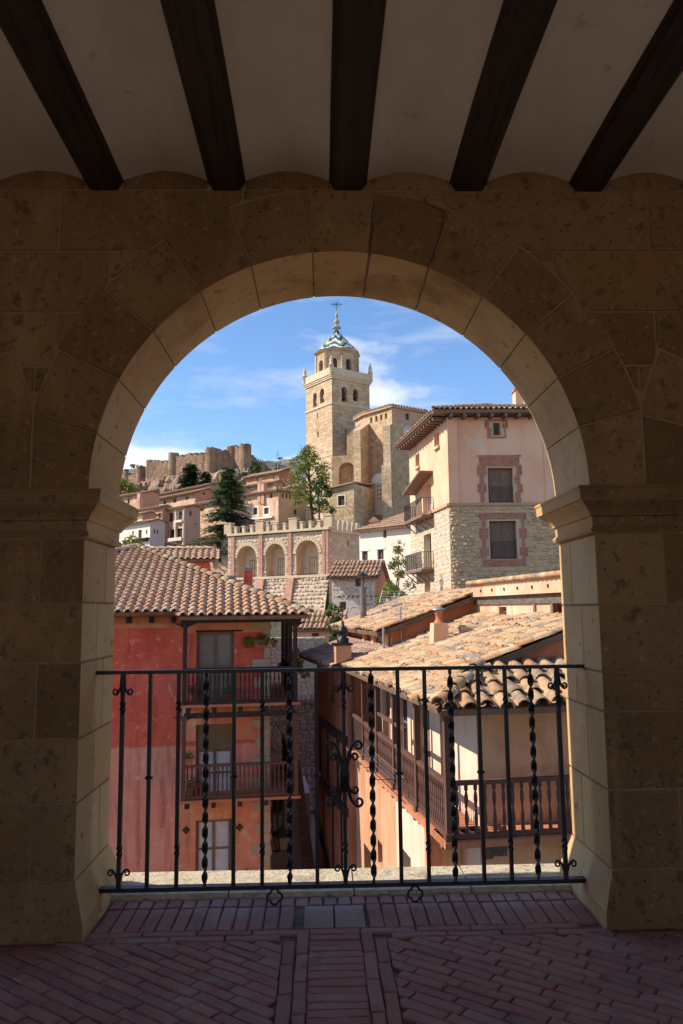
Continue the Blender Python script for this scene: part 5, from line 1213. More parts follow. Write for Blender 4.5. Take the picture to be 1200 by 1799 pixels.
for px in (410, 459, 510, 570, 576): 
    u = rx(px); q = MB(); w_ = .22 if px < 570 else .14
    q.pbox(rt, u - w_, u + w_, zled, ztop + .1, .002, .16); q.build('brick_pilaster', BRICKWORK, rtd)
q = MB(); q.pbox(rt, uL, .15, ztop + .102, ztop + .32, -.5, .26); q.pbox(rt, uL, .15, zled - .22, zled, .002, .35); q.build('string_course', TRIM_ST, rtd)
npier = 13
for i in range(npier):
    u = uL + (0 - uL) * i / (npier - 1); big = i in (0, 4, 8, 12); w_ = .45 if big else .15; h_ = 1.05 if big else .62
    q = MB(); q.pbox(rt, u - w_, u + w_, ztop + .322, ztop + .32 + h_, -.45, .12); q.pbox(rt, u - w_ - .04, u + w_ + .04, ztop + .32 + h_, ztop + .42 + h_, -.5, .17); q.build('parapet_pier', RUBBLE_BASE if big else TRIM_ST, rtd)
iron_rail(rtd, rt, uL, 0, ztop + .5, ztop + 1.15, -.15, .30, .02)
# lower battered stage
lo = PL(rt.w(0, 0, .15), -31); zlo = rt.uz(500, 1075)[1]
q = MB(); q.add([lo.w(uL, zlo, 1.2), lo.w(0.3, zlo, 1.2), lo.w(.1, zled - .2, 0), lo.w(uL, zled - .2, 0)], [(0, 1, 2, 3)]); q.add([lo.w(uL, -6, 1.4), lo.w(0.4, -6, 1.4), lo.w(0.3, zlo, 1.2), lo.w(uL, zlo, 1.2)], [(0, 1, 2, 3)]); q.build('battered_wall', RUBBLE_BASE, rtd)
q = MB(); nrow = 9
for k in range(nrow):
    f0 = k / nrow; zz = zlo + (zled - .2 - zlo) * f0; pk = PL(lo.w(0, 0, 1.2 * (1 - f0) + .02), -31); rubble(q, pk, uL, .2, zz, zz + (zled - .2 - zlo) / nrow, .34, seed=80 + k, proud=.05, skip=.15)
o = q.build('stonework', RUB_PINK, rtd); o['kind'] = 'stuff'
for px in (464, 516):
    u = rx(px, 1030); q = MB(); q.hexa([lo.w(u - .45, -4, 2.6), lo.w(u + .45, -4, 2.6), lo.w(u + .45, -4, 0), lo.w(u - .45, -4, 0), lo.w(u - .40, zled - .25, .5), lo.w(u + .40, zled - .25, .5), lo.w(u + .40, zled - .25, -.1), lo.w(u - .40, zled - .25, -.1)]); q.build('brick_buttress', BRICKWORK, rtd)
# right return in shade
rr_ = PL(rt.w(0, 0), 52); q = MB(); uE = rr_.uz(632, 950)[0]; hr = [rr_.rect(608, 950, 613, 958)]
facade(q, rr_, 0, uE, -4, ztop - .1, hr, .25); q.build('side_wall', RUBBLE_BASE, rtd)
q = MB(); rubble(q, rr_, 0.1, uE, -1, ztop - .2, .42, hr, seed=61, proud=.07); o = q.build('stonework', RUB_PINK, rtd); o['kind'] = 'stuff'
for i in range(7):
    u = .3 + (uE - .6) * i / 6; q = MB(); q.pbox(rr_, u - .22, u + .22, ztop + .1, ztop + 1.1, -.4, .08); q.build('parapet_pier', TRIM_ST, rtd)
q = MB(); q.pbox(rr_, .2, uE, ztop - .1, ztop + .1, -.5, .2); q.build('string_course', TRIM_ST, rtd)
iron_rail(rtd, rr_, .3, uE, ztop + .3, ztop + .9, -.15, .35, .02)
# terrace ground on top
q = MB(); q.poly([rt.w(uL, ztop + .05), rt.w(0, ztop + .05), rr_.w(uE, ztop + .05), rr_.w(uE, ztop + .05) + V((-6, 14, 2)), rt.w(uL, ztop + .05, -14) + V((0, 6, 2))]); q.build('terrace_ground', HILL_M, None, kind='structure')
# second low block left of the retaining wall (plain house with balcony)
t_, f_, s_, zt_, uL_ = house('narrow_balcony_house', 'narrow tan house left of the arched wall with bright cloths on its balcony', (402, 945), 84, -31, 352, 430, 1060, 'shed', PEACH_PL, ROSE_PL, [(380, 954, 389, 966), (384, 980, 389, 988)], [], TILE_FAR, .4, .25, tw=.3, sidedepth=5)
r_ = f_.rect(376, 962, 396, 973); iron_rail(t_, f_, r_[0], r_[1], r_[2], r_[3], .7, .16, .02, .6)
q = MB(); q.pbox(f_, r_[0], r_[1], r_[2] - .15, r_[2] - .03, .003, .75); q.build('balcony_slab', TERRA, t_)
bu = thing('balcony_cloths', 'small blue, yellow and purple cloths hanging along the narrow house balcony', 'cloth', f_.w(r_[0], r_[2], .8))
for k in range(6):
    u = r_[0] + .05 + (r_[1] - r_[0] - .3) * k / 6; q = MB(); q.prism([f_.w(u, r_[3] - .05, .76), f_.w(u + .19, r_[3] - .05, .76), f_.w(u + .15, r_[3] - .38, .80), f_.w(u + .04, r_[3] - .36, .80)], f_.n * .015)
    cc = [(.05, .08, .5), (.75, .7, .05), (.3, .08, .4), (.1, .45, .1), (.75, .65, .05), (.05, .1, .55)][k]
    q.build('cloth', mat('cloth_%s' % ['blue', 'yellow', 'purple', 'green', 'gold', 'navy'][k], [cc, tuple(min(1, x * 1.3) for x in cc)], 4, .9, .1), bu)

# ================================================================ TALL PINK HOUSE
tf = PL(PY(789, 886, 42), 0); tl = PL(tf.o, -82.6); T = thing('tall_pink_house', 'tall pink house with rubble stone lower floors and deep bracketed eaves, right of the church', 'house', tf.w(4, -4, -5))
zs = PY(789, 886, 42).z; zE = tf.uz(786, 733)[1]; uRt = 9.2
def tr(*a): return tf.rect(*a)
wA, wB, wC = tr(866, 743, 879, 765), tr(857, 822, 902, 883), tr(860, 915, 908, 982)
q = MB(); facade(q, tf, 0, uRt, zs, zE, [wA, wB], .30); q.build('upper_wall', PINK_PL, T)
q = MB(); facade(q, tf, 0, uRt, -6, zs, [wC], .35); q.build('lower_wall', RUBBLE_BASE, T)
brC = (tr(846, 900, 923, 995)); 
q = MB(); rubble(q, tf, .02, uRt, -1, zs - .12, .23, [(brC[0], brC[1], brC[2], brC[3])], seed=71, proud=.08, asp=1.5); o = q.build('stonework', RUBBLE, T); o['kind'] = 'stuff'
lz_far = -8.9; uLt = tl.uz(721, 900)[0]
lw_ = [tl.rect(743, 848, 758, 908), tl.rect(745, 938, 758, 1000), tl.rect(746, 1005, 756, 1040)]
sl2 = [tl.rect(765, 760, 772, 785), tl.rect(732, 797, 737, 820)]
q = MB(); facade(q, tl, uLt, 0, zs, zE, [lw_[0]] + sl2, .5); q.build('upper_side_wall', PINK_PL, T)
q = MB(); facade(q, tl, uLt, 0, -6, zs, lw_[1:], .4); q.build('lower_side_wall', RUBBLE_BASE, T)
q = MB(); rubble(q, tl, uLt, -.02, 0, zs - .12, .26, [(w_[0] - .1, w_[1] + .1, w_[2] - .1, w_[3] + .1) for w_ in lw_[1:]], seed=72, proud=.025, asp=1.4); o = q.build('stonework', RUB_PINK, T); o['kind'] = 'stuff'
q = MB(); q.poly([tf.w(uRt, -6), tf.w(uRt, -6, -9), tf.w(uRt, zE, -9), tf.w(uRt, zE)]); q.poly([tl.w(uLt, -6), tl.w(uLt, zE), tf.w(uRt, zE, -9), tf.w(uRt, -6, -9)]); q.poly([tl.w(uLt, zE - .01), tf.w(0, zE - .01), tf.w(uRt, zE - .01), tf.w(uRt, zE - .01, -9)]); q.build('rear_wall', PINK_PL, T)
q = MB(); q.pbox(tf, -.06, uRt, zs - .10, zs + .06, .002, .12); q.pbox(tl, uLt, .0, zs - .10, zs + .06, .002, .12); q.build('string_course', mat('ochre_course', [(.46, .26, .14), (.55, .34, .20)], 2, .9, .3), T)
q = MB(); q.pbox(tf, .0, .55, zs + .07, zE - .05, .002, .10); q.build('pilaster', PINK_PL, T); q = MB(); q.pbox(tf, 5.35, 5.75, zs + .07, zE - .05, .002, .08); q.build('pilaster', PINK_PL, T)
# brick surrounds: bricks laid one by one round the openings
def surround(parent, pl, hole, outer, off=.05, bw=.24, bh=.085, pitch_=.095, toothed=True):
    sheet = MB(); a, b, c, d = outer; h = hole
    base = MB()
    for (x0, x1, y0, y1) in ((a, h[0] - .05, c, d), (h[1] + .05, b, c, d), (h[0] - .05, h[1] + .05, h[3] + .05, d), (h[0] - .05, h[1] + .05, c, h[2] - .03)):
        if x1 - x0 > .05 and y1 - y0 > .05: base.pbox(pl, x0, x1, y0, y1, .002, off - .014)
    o = base.build('brick_surround', RUBBLE_BASE, parent); z = c; i = 0; q = MB(); rnd = random.Random(int(a * 100))
    while z < d - .05:
        ext = .10 if (int((z - c) / .5) % 2 and toothed) else -.02
        x = a - ext
        while x < b + ext - .05:
            x1 = min(x + bw, b + ext)
            if not (x1 > h[0] - .05 and x < h[1] + .05 and z + bh > h[2] - .03 and z < h[3] + .05):
                q.pbox(pl, x + .008, x1 - .008, z + .004, z + bh, .004, off + rnd.uniform(-.004, .006))
            x = x1
        z += pitch_; i += 1
    b_ = q.build('brickwork', mat('surround_brick', [(.34, .12, .07), (.46, .19, .12)], 6, .9, .4, 12, island=[(.32, .10, .06), (.50, .21, .13), (.42, .16, .10), (.52, .26, .18)], iamt=.7), o); b_['kind'] = 'stuff'
    q = MB()
    for (x0, x1, y0, y1) in ((h[0] - .05, h[0], h[2], h[3] + .05), (h[1], h[1] + .05, h[2], h[3] + .05), (h[0], h[1], h[3], h[3] + .05)): q.pbox(pl, x0, x1, y0, y1, .0, off + .012)
    q.build('opening_trim', TRIM_ST, o)
surround(T, tf, wA, tr(855, 738, 889, 770)); surround(T, tf, wB, tr(842, 800, 914, 883)); surround(T, tf, wC, (brC[0], brC[1], brC[2], brC[3]))
far_window(T, tf, wA, GLS_D, SHUTTER, .2, 1, 1, .09)
shuttered(T, tf, wB, .22, SHUTTER, 2, 3); shuttered(T, tf, wC, .25, SHUTTER, 2, 3)
for w_ in (wB, wC): iron_rail(T, tf, w_[0] - .02, w_[1] + .02, w_[2] + .04, w_[2] + (w_[3] - w_[2]) * .45, .03, .115, .010)
for w_ in lw_: far_window(T, tl, w_, WHITEPAINT if False else GLS_L, WHITEPAINT, .45, 2, 2, .09)
for w_ in sl2:
    q = MB(); q.pbox(tl, w_[0] - .08, w_[1] + .08, w_[2] - .15, w_[2], .0, .15); q.pbox(tl, w_[0] - .09, w_[0], w_[2], w_[3], .002, .08); o = q.build('slit_surround', TRIM_ST, T)
for k, w_ in enumerate(lw_[:2]):
    zf_ = w_[2] - .02; a, b = w_[0] - 2.0, w_[1] + .45; q = MB(); q.pbox(tl, a, b, zf_ - .16, zf_, .002, .75)
    for kk in range(4): u = a + .2 + (b - a - .4) * kk / 3; q.bar(tl.w(u, zf_ - .75, .05), tl.w(u, zf_ - .17, .7), .06)
    bo = q.build('balcony_slab', SHUTTER, T)
    iron_rail(T, tl, a + .03, b - .03, zf_ + .05, zf_ + 1.0, .72, .13, .013, .7)
# arched shadowed hood over the upper side balcony
w_ = lw_[0]; q = MB(); q.prism([tl.w(w_[0] - 1.9, w_[3] - .35, .0), tl.w(w_[0] - 1.9, w_[3] - .23, .0), tl.w(w_[1] + .5, w_[3] + .50, .0), tl.w(w_[1] + .5, w_[3] + .38, .0)], tl.n * .85); q.build('balcony_hood', SHUTTER, T)
# eaves and roof
ov = .85; zt = zE + .05
q = MB(); q.pbox(tf, -ov, uRt, zt, zt + .09, -.2, ov); q.pbox(tl, uLt - .4, ov * .1, zt, zt + .088, -.2, ov); q.build('eaves_soffit', SHUTTER, T)
for i in range(12):
    u = .15 + i * .75; q = MB(); q.pbox(tf, u - .08, u + .08, zt - .20, zt - .002, -.1, ov - .08); q.build('eaves_bracket', SHUTTER, T)
for i in range(14):
    u = -.2 - i * .62
    if u < uLt: break
    q = MB(); q.pbox(tl, u - .08, u + .08, zt - .20, zt - .002, -.1, ov - .08); q.build('eaves_bracket', SHUTTER, T)
Of = tf.w(-ov, zt + .20, ov); pt = .30
ul = tl.u * -1
cr = Of + V((4.6, 4.6, 4.6 * pt)) 
r1_ = tile_roof(T, Of, tf.u, (tf.n * -1 + V((0, 0, pt))).normalized(), [(0, 0), (10.5, 0), (10.5, 4.6 * sqrt(1 + pt * pt)), (4.2, 4.6 * sqrt(1 + pt * pt))], TILE_OLD, tw=.30, expo=.5, w=.25, h=.11, lim=0, jit=.01, seed=77)
Ol = Of + V((0, 0, -.01)); Vl = (tl.n * -1 + V((0, 0, pt))).normalized()
tile_roof(T, Ol, ul, Vl, [(0, 0), (9.8, 0), (9.8, 4.2), (4.8, 4.2)], TILE_OLD, tw=.30, expo=.5, w=.25, h=.11, lim=0, jit=.01, seed=78, name='side_roof')
ridge_tiles(r1_, Of + V((0, 0, .05)), cr + V((-.35, 0, .06)), TILE_OLD, .45, .28, .13)
kc = PL(PY(911, 700, 46), 0); q = MB(); a, b = kc.uz(906, 700)[0], kc.uz(919, 700)[0]; q.pbox(kc, a, b, kc.uz(911, 715)[1] - 1, kc.uz(911, 686)[1], -.8, 0); o = q.build('chimney', PINK_PL, T)
q = MB(); q.pbox(kc, a - .08, b + .08, kc.uz(911, 686)[1], kc.uz(911, 686)[1] + .1, -.88, .08); q.build('chimney_cap', TERRA, o)
# ================================================================ CHURCH TOWER
twr = PL(PY(583, 690, 108), 34); twl = PL(twr.o, -56)
TW = thing('church_tower', 'square stone church tower with octagonal belfry and zigzag glazed tile spire', 'church tower', twr.w(3, 5, -3))
sR = twr.uz(650, 720)[0]; sL_ = -twl.uz(538, 720)[0]; sR = sL_ = (sR + sL_) / 2
zTop = twr.uz(583, 664)[1]; zSt = twr.uz(583, 707)[1]; z0 = 2
bl_ = [twl.rect(550, 690, 556.5, 715) + (True,), twl.rect(562, 683, 569.5, 708) + (True,)]; br_ = [twr.rect(600.5, 680, 610, 706) + (True,), twr.rect(620.5, 684, 629.5, 705) + (True,)]
sl_w = [twl.rect(556.5, 726, 558.5, 735), twl.rect(557.5, 758, 560, 768)]
q = MB(); facade(q, twl, -sL_, 0, zSt, zTop, bl_, .9); facade(q, twr, 0, sR, zSt, zTop, br_, .9); q.build('belfry_wall', CHURCH_ST, TW)
q = MB(); facade(q, twl, -sL_, 0, z0, zSt, sl_w, .5); facade(q, twr, 0, sR, z0, zSt, [twr.rect(607, 754, 609, 790)], .6); q.build('wall', CHURCH_ST, TW)
q = MB(); B0 = twl.w(-sL_, 0); B1 = twr.w(sR, 0); B2 = B0 + (B1 - twr.o)
for a, b in ((B0, B2), (B2, B1)):
    a = V((a.x, a.y, 0)); b = V((b.x, b.y, 0)); q.poly([a + V((0, 0, z0)), b + V((0, 0, z0)), b + V((0, 0, zTop)), a + V((0, 0, zTop))])
q.build('rear_wall', CHURCH_ST, TW)
q = MB(); bk = [twl.sh(-.95), twr.sh(-.95)]
for pl, hs in ((twl, bl_), (twr, br_)):
    for h in hs: q.poly([pl.w(h[0] - .1, h[2], -.95), pl.w(h[1] + .1, h[2], -.95), pl.w(h[1] + .1, h[3], -.95), pl.w(h[0] - .1, h[3], -.95)])
for h in sl_w: q.poly([twl.w(h[0], h[2], -.45), twl.w(h[1], h[2], -.45), twl.w(h[1], h[3], -.45), twl.w(h[0], h[3], -.45)])
q.build('dark_openings', GLS_D, TW)
for pl, hs in ((twl, bl_), (twr, br_)):
    for h in hs:
        q = MB(); c_ = pl.w((h[0] + h[1]) / 2, h[2] + .55, -.55); q.lathe(c_, [(.48, 0), (.42, .12), (.32, .5), (.26, .8), (.10, .95)], 10); q.bar(c_ + V((0, 0, .95)) - pl.u * .5, c_ + V((0, 0, .95)) + pl.u * .5, .12); q.build('bell', mat('bronze', [(.05, .045, .03), (.09, .08, .05)], 3, .5, .1, metal=.6), TW)
ctr = (V((B0.x, B0.y, 0)) + V((B1.x, B1.y, 0))) / 2; A45 = radians(34) + pi / 4
def sq(mb, half, z0_, z1_): mb.lathe(ctr, [(half * sqrt(2), z0_), (half * sqrt(2), z1_)], 4, False, True, A45)
hs = sR / 2
q = MB(); sq(q, hs + .12, zSt - .15, zSt + .10); q.build('string_course', TRIM_ST, TW)
q = MB(); zm = twr.uz(583, 797)[1]; sq(q, hs + .06, zm - .15, zm + .05); q.build('string_course', TRIM_ST, TW)
q = MB(); sq(q, hs + .15, zTop, zTop + .25); sq(q, hs + .25, zTop + .252, zTop + .5); sq(q, hs + .36, zTop + .502, zTop + .66); q.build('cornice', TRIM_ST, TW)
q = MB(); zb_ = zTop + .72
for i in range(4):
    a = A45 + i * pi / 2; b = a + pi / 2; R_ = (hs + .12) * sqrt(2); p0 = ctr + V((cos(a) * R_, sin(a) * R_, zb_)); p1 = ctr + V((cos(b) * R_, sin(b) * R_, zb_)); q.bar(p0 + V((0, 0, .45)), p1 + V((0, 0, .45)), .22, .9)
q.build('parapet', TRIM_ST, TW)
for i in range(4):
    a = A45 + i * pi / 2; R_ = (hs + .12) * sqrt(2); q = MB(); q.lathe(ctr + V((cos(a) * R_, sin(a) * R_, zb_)), [(.34, 0), (.34, 1.15), (.42, 1.2), (.30, 1.3), (.22, 1.7), (.30, 1.9), (.12, 2.3), (.05, 2.6)], 8); q.build('pinnacle', TRIM_ST, TW)
ro_ = (PY(628, 640, ctr.y).x - PY(559, 640, ctr.y).x) / 2 / cos(pi / 8); zo = PY(594, 628, ctr.y).z
ao = A45 + pi / 8
q = MB(); 
for i in range(8):
    a = ao + i * pi / 4; b = a + pi / 4; p0 = ctr + V((cos(a), sin(a), 0)) * ro_; p1 = ctr + V((cos(b), sin(b), 0)) * ro_
    mid = (p0 + p1) / 2; d = (p1 - p0).normalized(); L = (p1 - p0).length
    rot = math.degrees(atan2(d.y, d.x)); pl = PL(p0, rot)
    if (pl.n).dot(mid - ctr) < 0: pl = PL(p1, rot + 180)
    hol = (L / 2 - .5, L / 2 + .5, zb_ + .75, zo - 1.0, True); facade(q, pl, 0, L, zb_, zo, [hol], .5)
    q.pbox(pl, -.16, .16, zb_, zo, .002, .12)
    g_ = MB(); g_.poly([pl.w(hol[0], hol[2], -.5), pl.w(hol[1], hol[2], -.5), pl.w(hol[1], hol[3], -.5), pl.w(hol[0], hol[3], -.5)]); g_.build('lantern_opening', GLS_D, TW)
q.build('octagon_wall', CHURCH_ST, TW)
q = MB(); q.lathe(ctr, [(ro_ * 1.0, zo), (ro_ * 1.06, zo + .15), (ro_ * 1.10, zo + .30), (ro_ * 1.13, zo + .42)], 8, False, True, ao); q.build('octagon_cornice', CHURCH_ST, TW)
# glazed spire: rows of separately coloured tiles laid in zigzags on eight facets
zap = PY(594, 581, ctr.y).z; hz = zap - (zo + .42); GT = {}
for nm, cc in (('blue', (.03, .055, .26)), ('white', (.66, .66, .62)), ('green', (.28, .36, .03)), ('navy', (.02, .03, .10))): GT[nm] = (MB(), mat('glazed_tile_' + nm, [cc, tuple(min(1, x * 1.35 + .01) for x in cc)], 3, .3, .1, spec=.6))
rows = 22; pat = ['blue', 'blue', 'white', 'white', 'white', 'navy', 'blue', 'green', 'green', 'white', 'white', 'white', 'green', 'navy', 'blue', 'blue', 'green', 'white', 'white', 'green', 'navy', 'blue', 'blue', 'navy', 'blue', 'blue', 'navy', 'navy']
def spr(t): return ro_ * 1.13 * ((1 - t) ** 1.1 * .93 + .06)
for i in range(8):
    a = ao + i * pi / 4; b = a + pi / 4
    for j in range(rows):
        t0, t1 = j / rows, (j + 1) / rows; nc = 8
        for k in range(nc):
            f0, f1 = k / nc, (k + 1) / nc; tri = abs((k + .5) / nc * 2 - 1)
            idx = int(j + tri * 5.0) ; nm = pat[min(len(pat) - 1, max(0, idx))]
            def pt_(f, t, o=0.0):
                r = spr(t) + o; p = V((cos(a), sin(a), 0)) * r * (1 - f) + V((cos(b), sin(b), 0)) * r * f; return ctr + p + V((0, 0, zo + .42 + hz * t))
            GT[nm][0].add([pt_(f0, t0, .06), pt_(f1, t0, .06), pt_(f1, t1, .02), pt_(f0, t1, .02), pt_(f0, t0, 0), pt_(f1, t0, 0)], [(0, 1, 2, 3), (4, 5, 1, 0)])
spire = MB(); spire.lathe(ctr, [(spr(j / rows) - .03, zo + .42 + hz * j / rows) for j in range(rows + 1)], 8, False, True, ao); sp_o = spire.build('spire', CLAY_BED, TW)
for nm in GT: o = GT[nm][0].build('glazed_tiling', GT[nm][1], sp_o, label='%s glazed tiles of the zigzag spire' % nm); o['kind'] = 'stuff'
q = MB(); zz = zap; q.lathe(ctr + V((0, 0, zap - .1)), [(.22, 0), (.25, .3), (.65, .45), (.70, .6), (.30, .85), (.18, 1.1), (.40, 1.3), (.42, 1.6), (.16, 1.8), (.12, 2.1), (.26, 2.3), (.26, 2.5), (.08, 2.8), (.10, 3.2), (.03, 3.3)], 10); q.build('finial', mat('grey_lead', [(.30, .26, .22), (.45, .40, .34)], 3, .6, .1), TW)
zc0 = zap + 3.1; zct = PY(594, 530, ctr.y).z; q = MB(); q.bar(ctr + V((0, 0, zc0)), ctr + V((0, 0, zct)), .08)
ux = V((1, 0, 0)); zm_ = zc0 + (zct - zc0) * .72; q.bar(ctr + ux * -.75 + V((0, 0, zm_)), ctr + ux * .75 + V((0, 0, zm_)), .07)
for s_ in (-1, 1):
    for zz_ in (-1, 1): q.tube([ctr + ux * (s_ * (.12 + .28 * sin(k * .6))) + V((0, 0, zm_ + zz_ * (.08 + .12 * k))) for k in range(5)], .035, 5)
    q.tube([ctr + ux * s_ * (.75 + .1 * cos(k)) + V((0, 0, zm_ + .1 * sin(k))) for k in range(7)], .03, 5)
q.build('iron_cross', IRON, TW)

# ================================================================ APSE
def gpt(px, py, Y): p = PY(px, py, Y); return V((p.x, p.y, 0)), p.z
AP = thing('church_apse', 'polygonal stone apse with buttresses and round window beside the church tower', 'church', PY(690, 900, 98))
pts = [gpt(624, 735, 104), gpt(641, 722, 101), gpt(688, 710, 97), gpt(746, 712, 100), gpt(768, 725, 108)]
zA = sum(p[1] for p in pts[1:4]) / 3 - .5
SEG = []
for (p, _), (r, _) in zip(pts, pts[1:]):
    d = (r - p); SEG.append((PL(p, math.degrees(atan2(d.y, d.x))), d.length))
for i, (pl, L) in enumerate(SEG):
    q = MB(); hol = []; hr = .0
    if i == 2: pass
    facade(q, pl, 0, L, 4, zA - 2.2, hol, .3); q.build('wall', CHURCH_RB, AP)
    q = MB(); nb = 1 if i in (2,) else 4 if i == 1 else 2
    hs2 = []
    if i == 1: hs2 = [tuple(pl.rect(x, 720, x + 4, 724))[:2] + (zA - 1.5, zA - .75) for x in (650, 659, 667.5, 676)]
    if i == 2: hs2 = [tuple(pl.rect(712.5, 715, 719, 723))[:2] + (zA - 1.5, zA - .65)]
    if i == 3: hs2 = [(1.5, 2.3, zA - 1.5, zA - .6)]
    facade(q, pl, 0, L, zA - 2.2, zA, hs2, .4); q.build('upper_band', mat('apse_band', [(.46, .27, .17), (.56, .36, .24)], .6, .92, .4, 4, brick=((.42, .2, .13), (.60, .42, .28), (.5, .38, .26), .6, .3, .45)) if i != 1 else CHURCH_RB, AP)
    g_ = MB()
    for h in hs2: g_.poly([pl.w(h[0], h[2], -.38), pl.w(h[1], h[2], -.38), pl.w(h[1], h[3], -.38), pl.w(h[0], h[3], -.38)])
    g_.build('attic_opening', GLS_D, AP) if hs2 else None
q = MB(); c_ = sum((p for p, _ in pts), V()) / 5 + V((1.5, 5, 0)); apx = c_ + V((0, 0, zA + 2.0))
ob = [p + (p - c_).normalized() * .35 + V((0, 0, zA)) for p, _ in pts]
for a, b in zip(ob, ob[1:]): q.poly([a, b, apx]); q.poly([a - V((0, 0, .22)), b - V((0, 0, .22)), b, a]); q.poly([a - V((0, 0, .22)), b - V((0, 0, .22)), pts[0][0] * 0 + c_ + V((0, 0, zA - .22))])
q.build('roof', TILE_FAR, AP)
for a, b in zip(ob, ob[1:]): 
    q = MB(); n = int((b - a).length / .45)
    for k in range(n): p_ = a + (b - a) * (k + .5) / n; q.tube([p_ + (p_ - c_).normalized() * .08 + V((0, 0, .06)), p_ + (apx - p_) * .12 + V((0, 0, .08))], .15, 6)
    o = q.build('eaves_tiling', TILE_FAR, AP); o['kind'] = 'stuff'
# round window
pl2, L2_ = SEG[2]; u_, z_ = pl2.uz(716.5, 761); q = MB(); n = 20
for r0, r1, off, nm in ((.62, .98, .08, 'oculus_ring'),):
    for k in range(n):
        a0, a1 = 2 * pi * k / n, 2 * pi * (k + 1) / n - .02
        q.prism([pl2.w(u_ + r0 * cos(a0), z_ + r0 * sin(a0), .003), pl2.w(u_ + r1 * cos(a0), z_ + r1 * sin(a0), .003), pl2.w(u_ + r1 * cos(a1), z_ + r1 * sin(a1), .003), pl2.w(u_ + r0 * cos(a1), z_ + r0 * sin(a1), .003)], pl2.n * .12)
q.build('oculus_ring', mat('pink_stone', [(.60, .42, .34), (.68, .50, .42)], 2, .9, .2), AP)
q = MB(); q.poly([pl2.w(u_ + .62 * cos(2 * pi * k / n), z_ + .62 * sin(2 * pi * k / n), .02) for k in range(n)]); q.build('oculus_glass', GLS_L, AP)
q = MB(); q.pbox(pl2, u_ - .04, u_ + .04, z_ - .6, z_ + .6, .021, .06); q.pbox(pl2, u_ - .6, u_ + .6, z_ - .04, z_ + .04, .022, .06); q.build('oculus_bars', WHITEPAINT, AP)
# buttresses
def buttress(pl, u0, u1, d, zt_in, zt_out, step=None):
    q = MB(); q.hexa([pl.w(u0, 3, d), pl.w(u1, 3, d), pl.w(u1, 3, 0), pl.w(u0, 3, 0), pl.w(u0, zt_out, d), pl.w(u1, zt_out, d), pl.w(u1, zt_in, 0), pl.w(u0, zt_in, 0)])
    if step: q.hexa([pl.w(u0 - .15, 3, d + .35), pl.w(u1 + .15, 3, d + .35), pl.w(u1 + .15, 3, 0), pl.w(u0 - .15, 3, 0), pl.w(u0 - .15, step, d + .35), pl.w(u1 + .15, step, d + .35), pl.w(u1 + .05, step + .5, .1), pl.w(u0 - .05, step + .5, .1)])
    q.build('buttress', CHURCH_ST, AP)
p1 = SEG[1][0]
bA = PL(PY(641, 800, 101), 40); z_st = bA.uz(640, 828)[1]
buttress(PL(PY(650, 800, 100.6), -25), -1.0, 0, 3.3, bA.uz(648, 746)[1], bA.uz(632, 764)[1], None)
bC = PL(PY(694, 800, 97.6), -22); buttress(bC, -.95, 0, 2.0, bC.uz(688, 745)[1] + .3, bC.uz(688, 754)[1], bC.uz(688, 822)[1])
bD = PL(pts[3][0], 30); buttress(bD, -.6, .6, 2.6, zA - 2.0, zA - 4.5, None)
bL = PL(PY(611, 800, 103.5), -50); q = MB(); zl_ = bL.uz(610, 765)[1]; zh_ = bL.uz(624, 742)[1]; uR_ = bL.uz(626, 780)[0]; hcl = [bL.rect(595, 813, 611, 853) + (True,)]
nw = PL(PY(612, 830, 101.5), -12); a, b = nw.uz(583, 830)[0], nw.uz(633, 830)[0]; hn = [nw.rect(595, 812, 624, 856) + (True,)]; zn = nw.uz(610, 800)[1]
q = MB(); facade(q, nw, a, b, 8, zn, hn, 1.2); q.poly([nw.w(nw.uz(609, 800)[0], zn), nw.w(b, zn), nw.w(b, nw.uz(625, 745)[1]), nw.w(nw.uz(609, 765)[0], nw.uz(609, 765)[1])]); q.poly([nw.w(nw.uz(609, 800)[0], zn), nw.w(nw.uz(609, 765)[0], nw.uz(609, 765)[1]), nw.w(nw.uz(609, 765)[0], nw.uz(609, 765)[1], -3), nw.w(nw.uz(609, 800)[0], zn, -3)]); q.build('link_wall', CHURCH_ST, AP)
q = MB(); h = hn[0]; q.poly([nw.w(h[0] - .1, h[2], -1.2), nw.w(h[1] + .1, h[2], -1.2), nw.w(h[1] + .1, h[3], -1.2), nw.w(h[0] - .1, h[3], -1.2)]); q.build('recess_wall', CHURCH_RB, AP)
far_window(AP, nw.sh(-1.15), ((h[0] + h[1]) / 2 - .1, (h[0] + h[1]) / 2 + .4, h[2] + 1.0, h[2] + 2.2), GLS_D, SHUTTER, .02, 1, 1)
an = PL(PY(600, 880, 95), -28); a, b = an.uz(580, 880)[0], an.uz(622, 880)[0]; za1, za0 = an.uz(620, 849)[1], an.uz(583, 859)[1]; ha = [an.rect(594, 871, 605.5, 888)]
q = MB(); facade(q, an, a, b, 3, za0 - .02, ha, .25); q.poly([an.w(a, za0 - .02), an.w(b, za0 - .02), an.w(b, za1), an.w(a, za0)]); q.poly([an.w(b, 3), an.w(b, 3, -6), an.w(b, za1, -6), an.w(b, za1)]); q.poly([an.w(a, 3), an.w(a, 3, -6), an.w(a, za0, -6), an.w(a, za0)]); q.build('annex_wall', CHURCH_ST, AP)
far_window(AP, an, ha[0], GLS_D, SHUTTER, .15, 2, 2, .08)
q = MB(); r_ = ha[0]; 
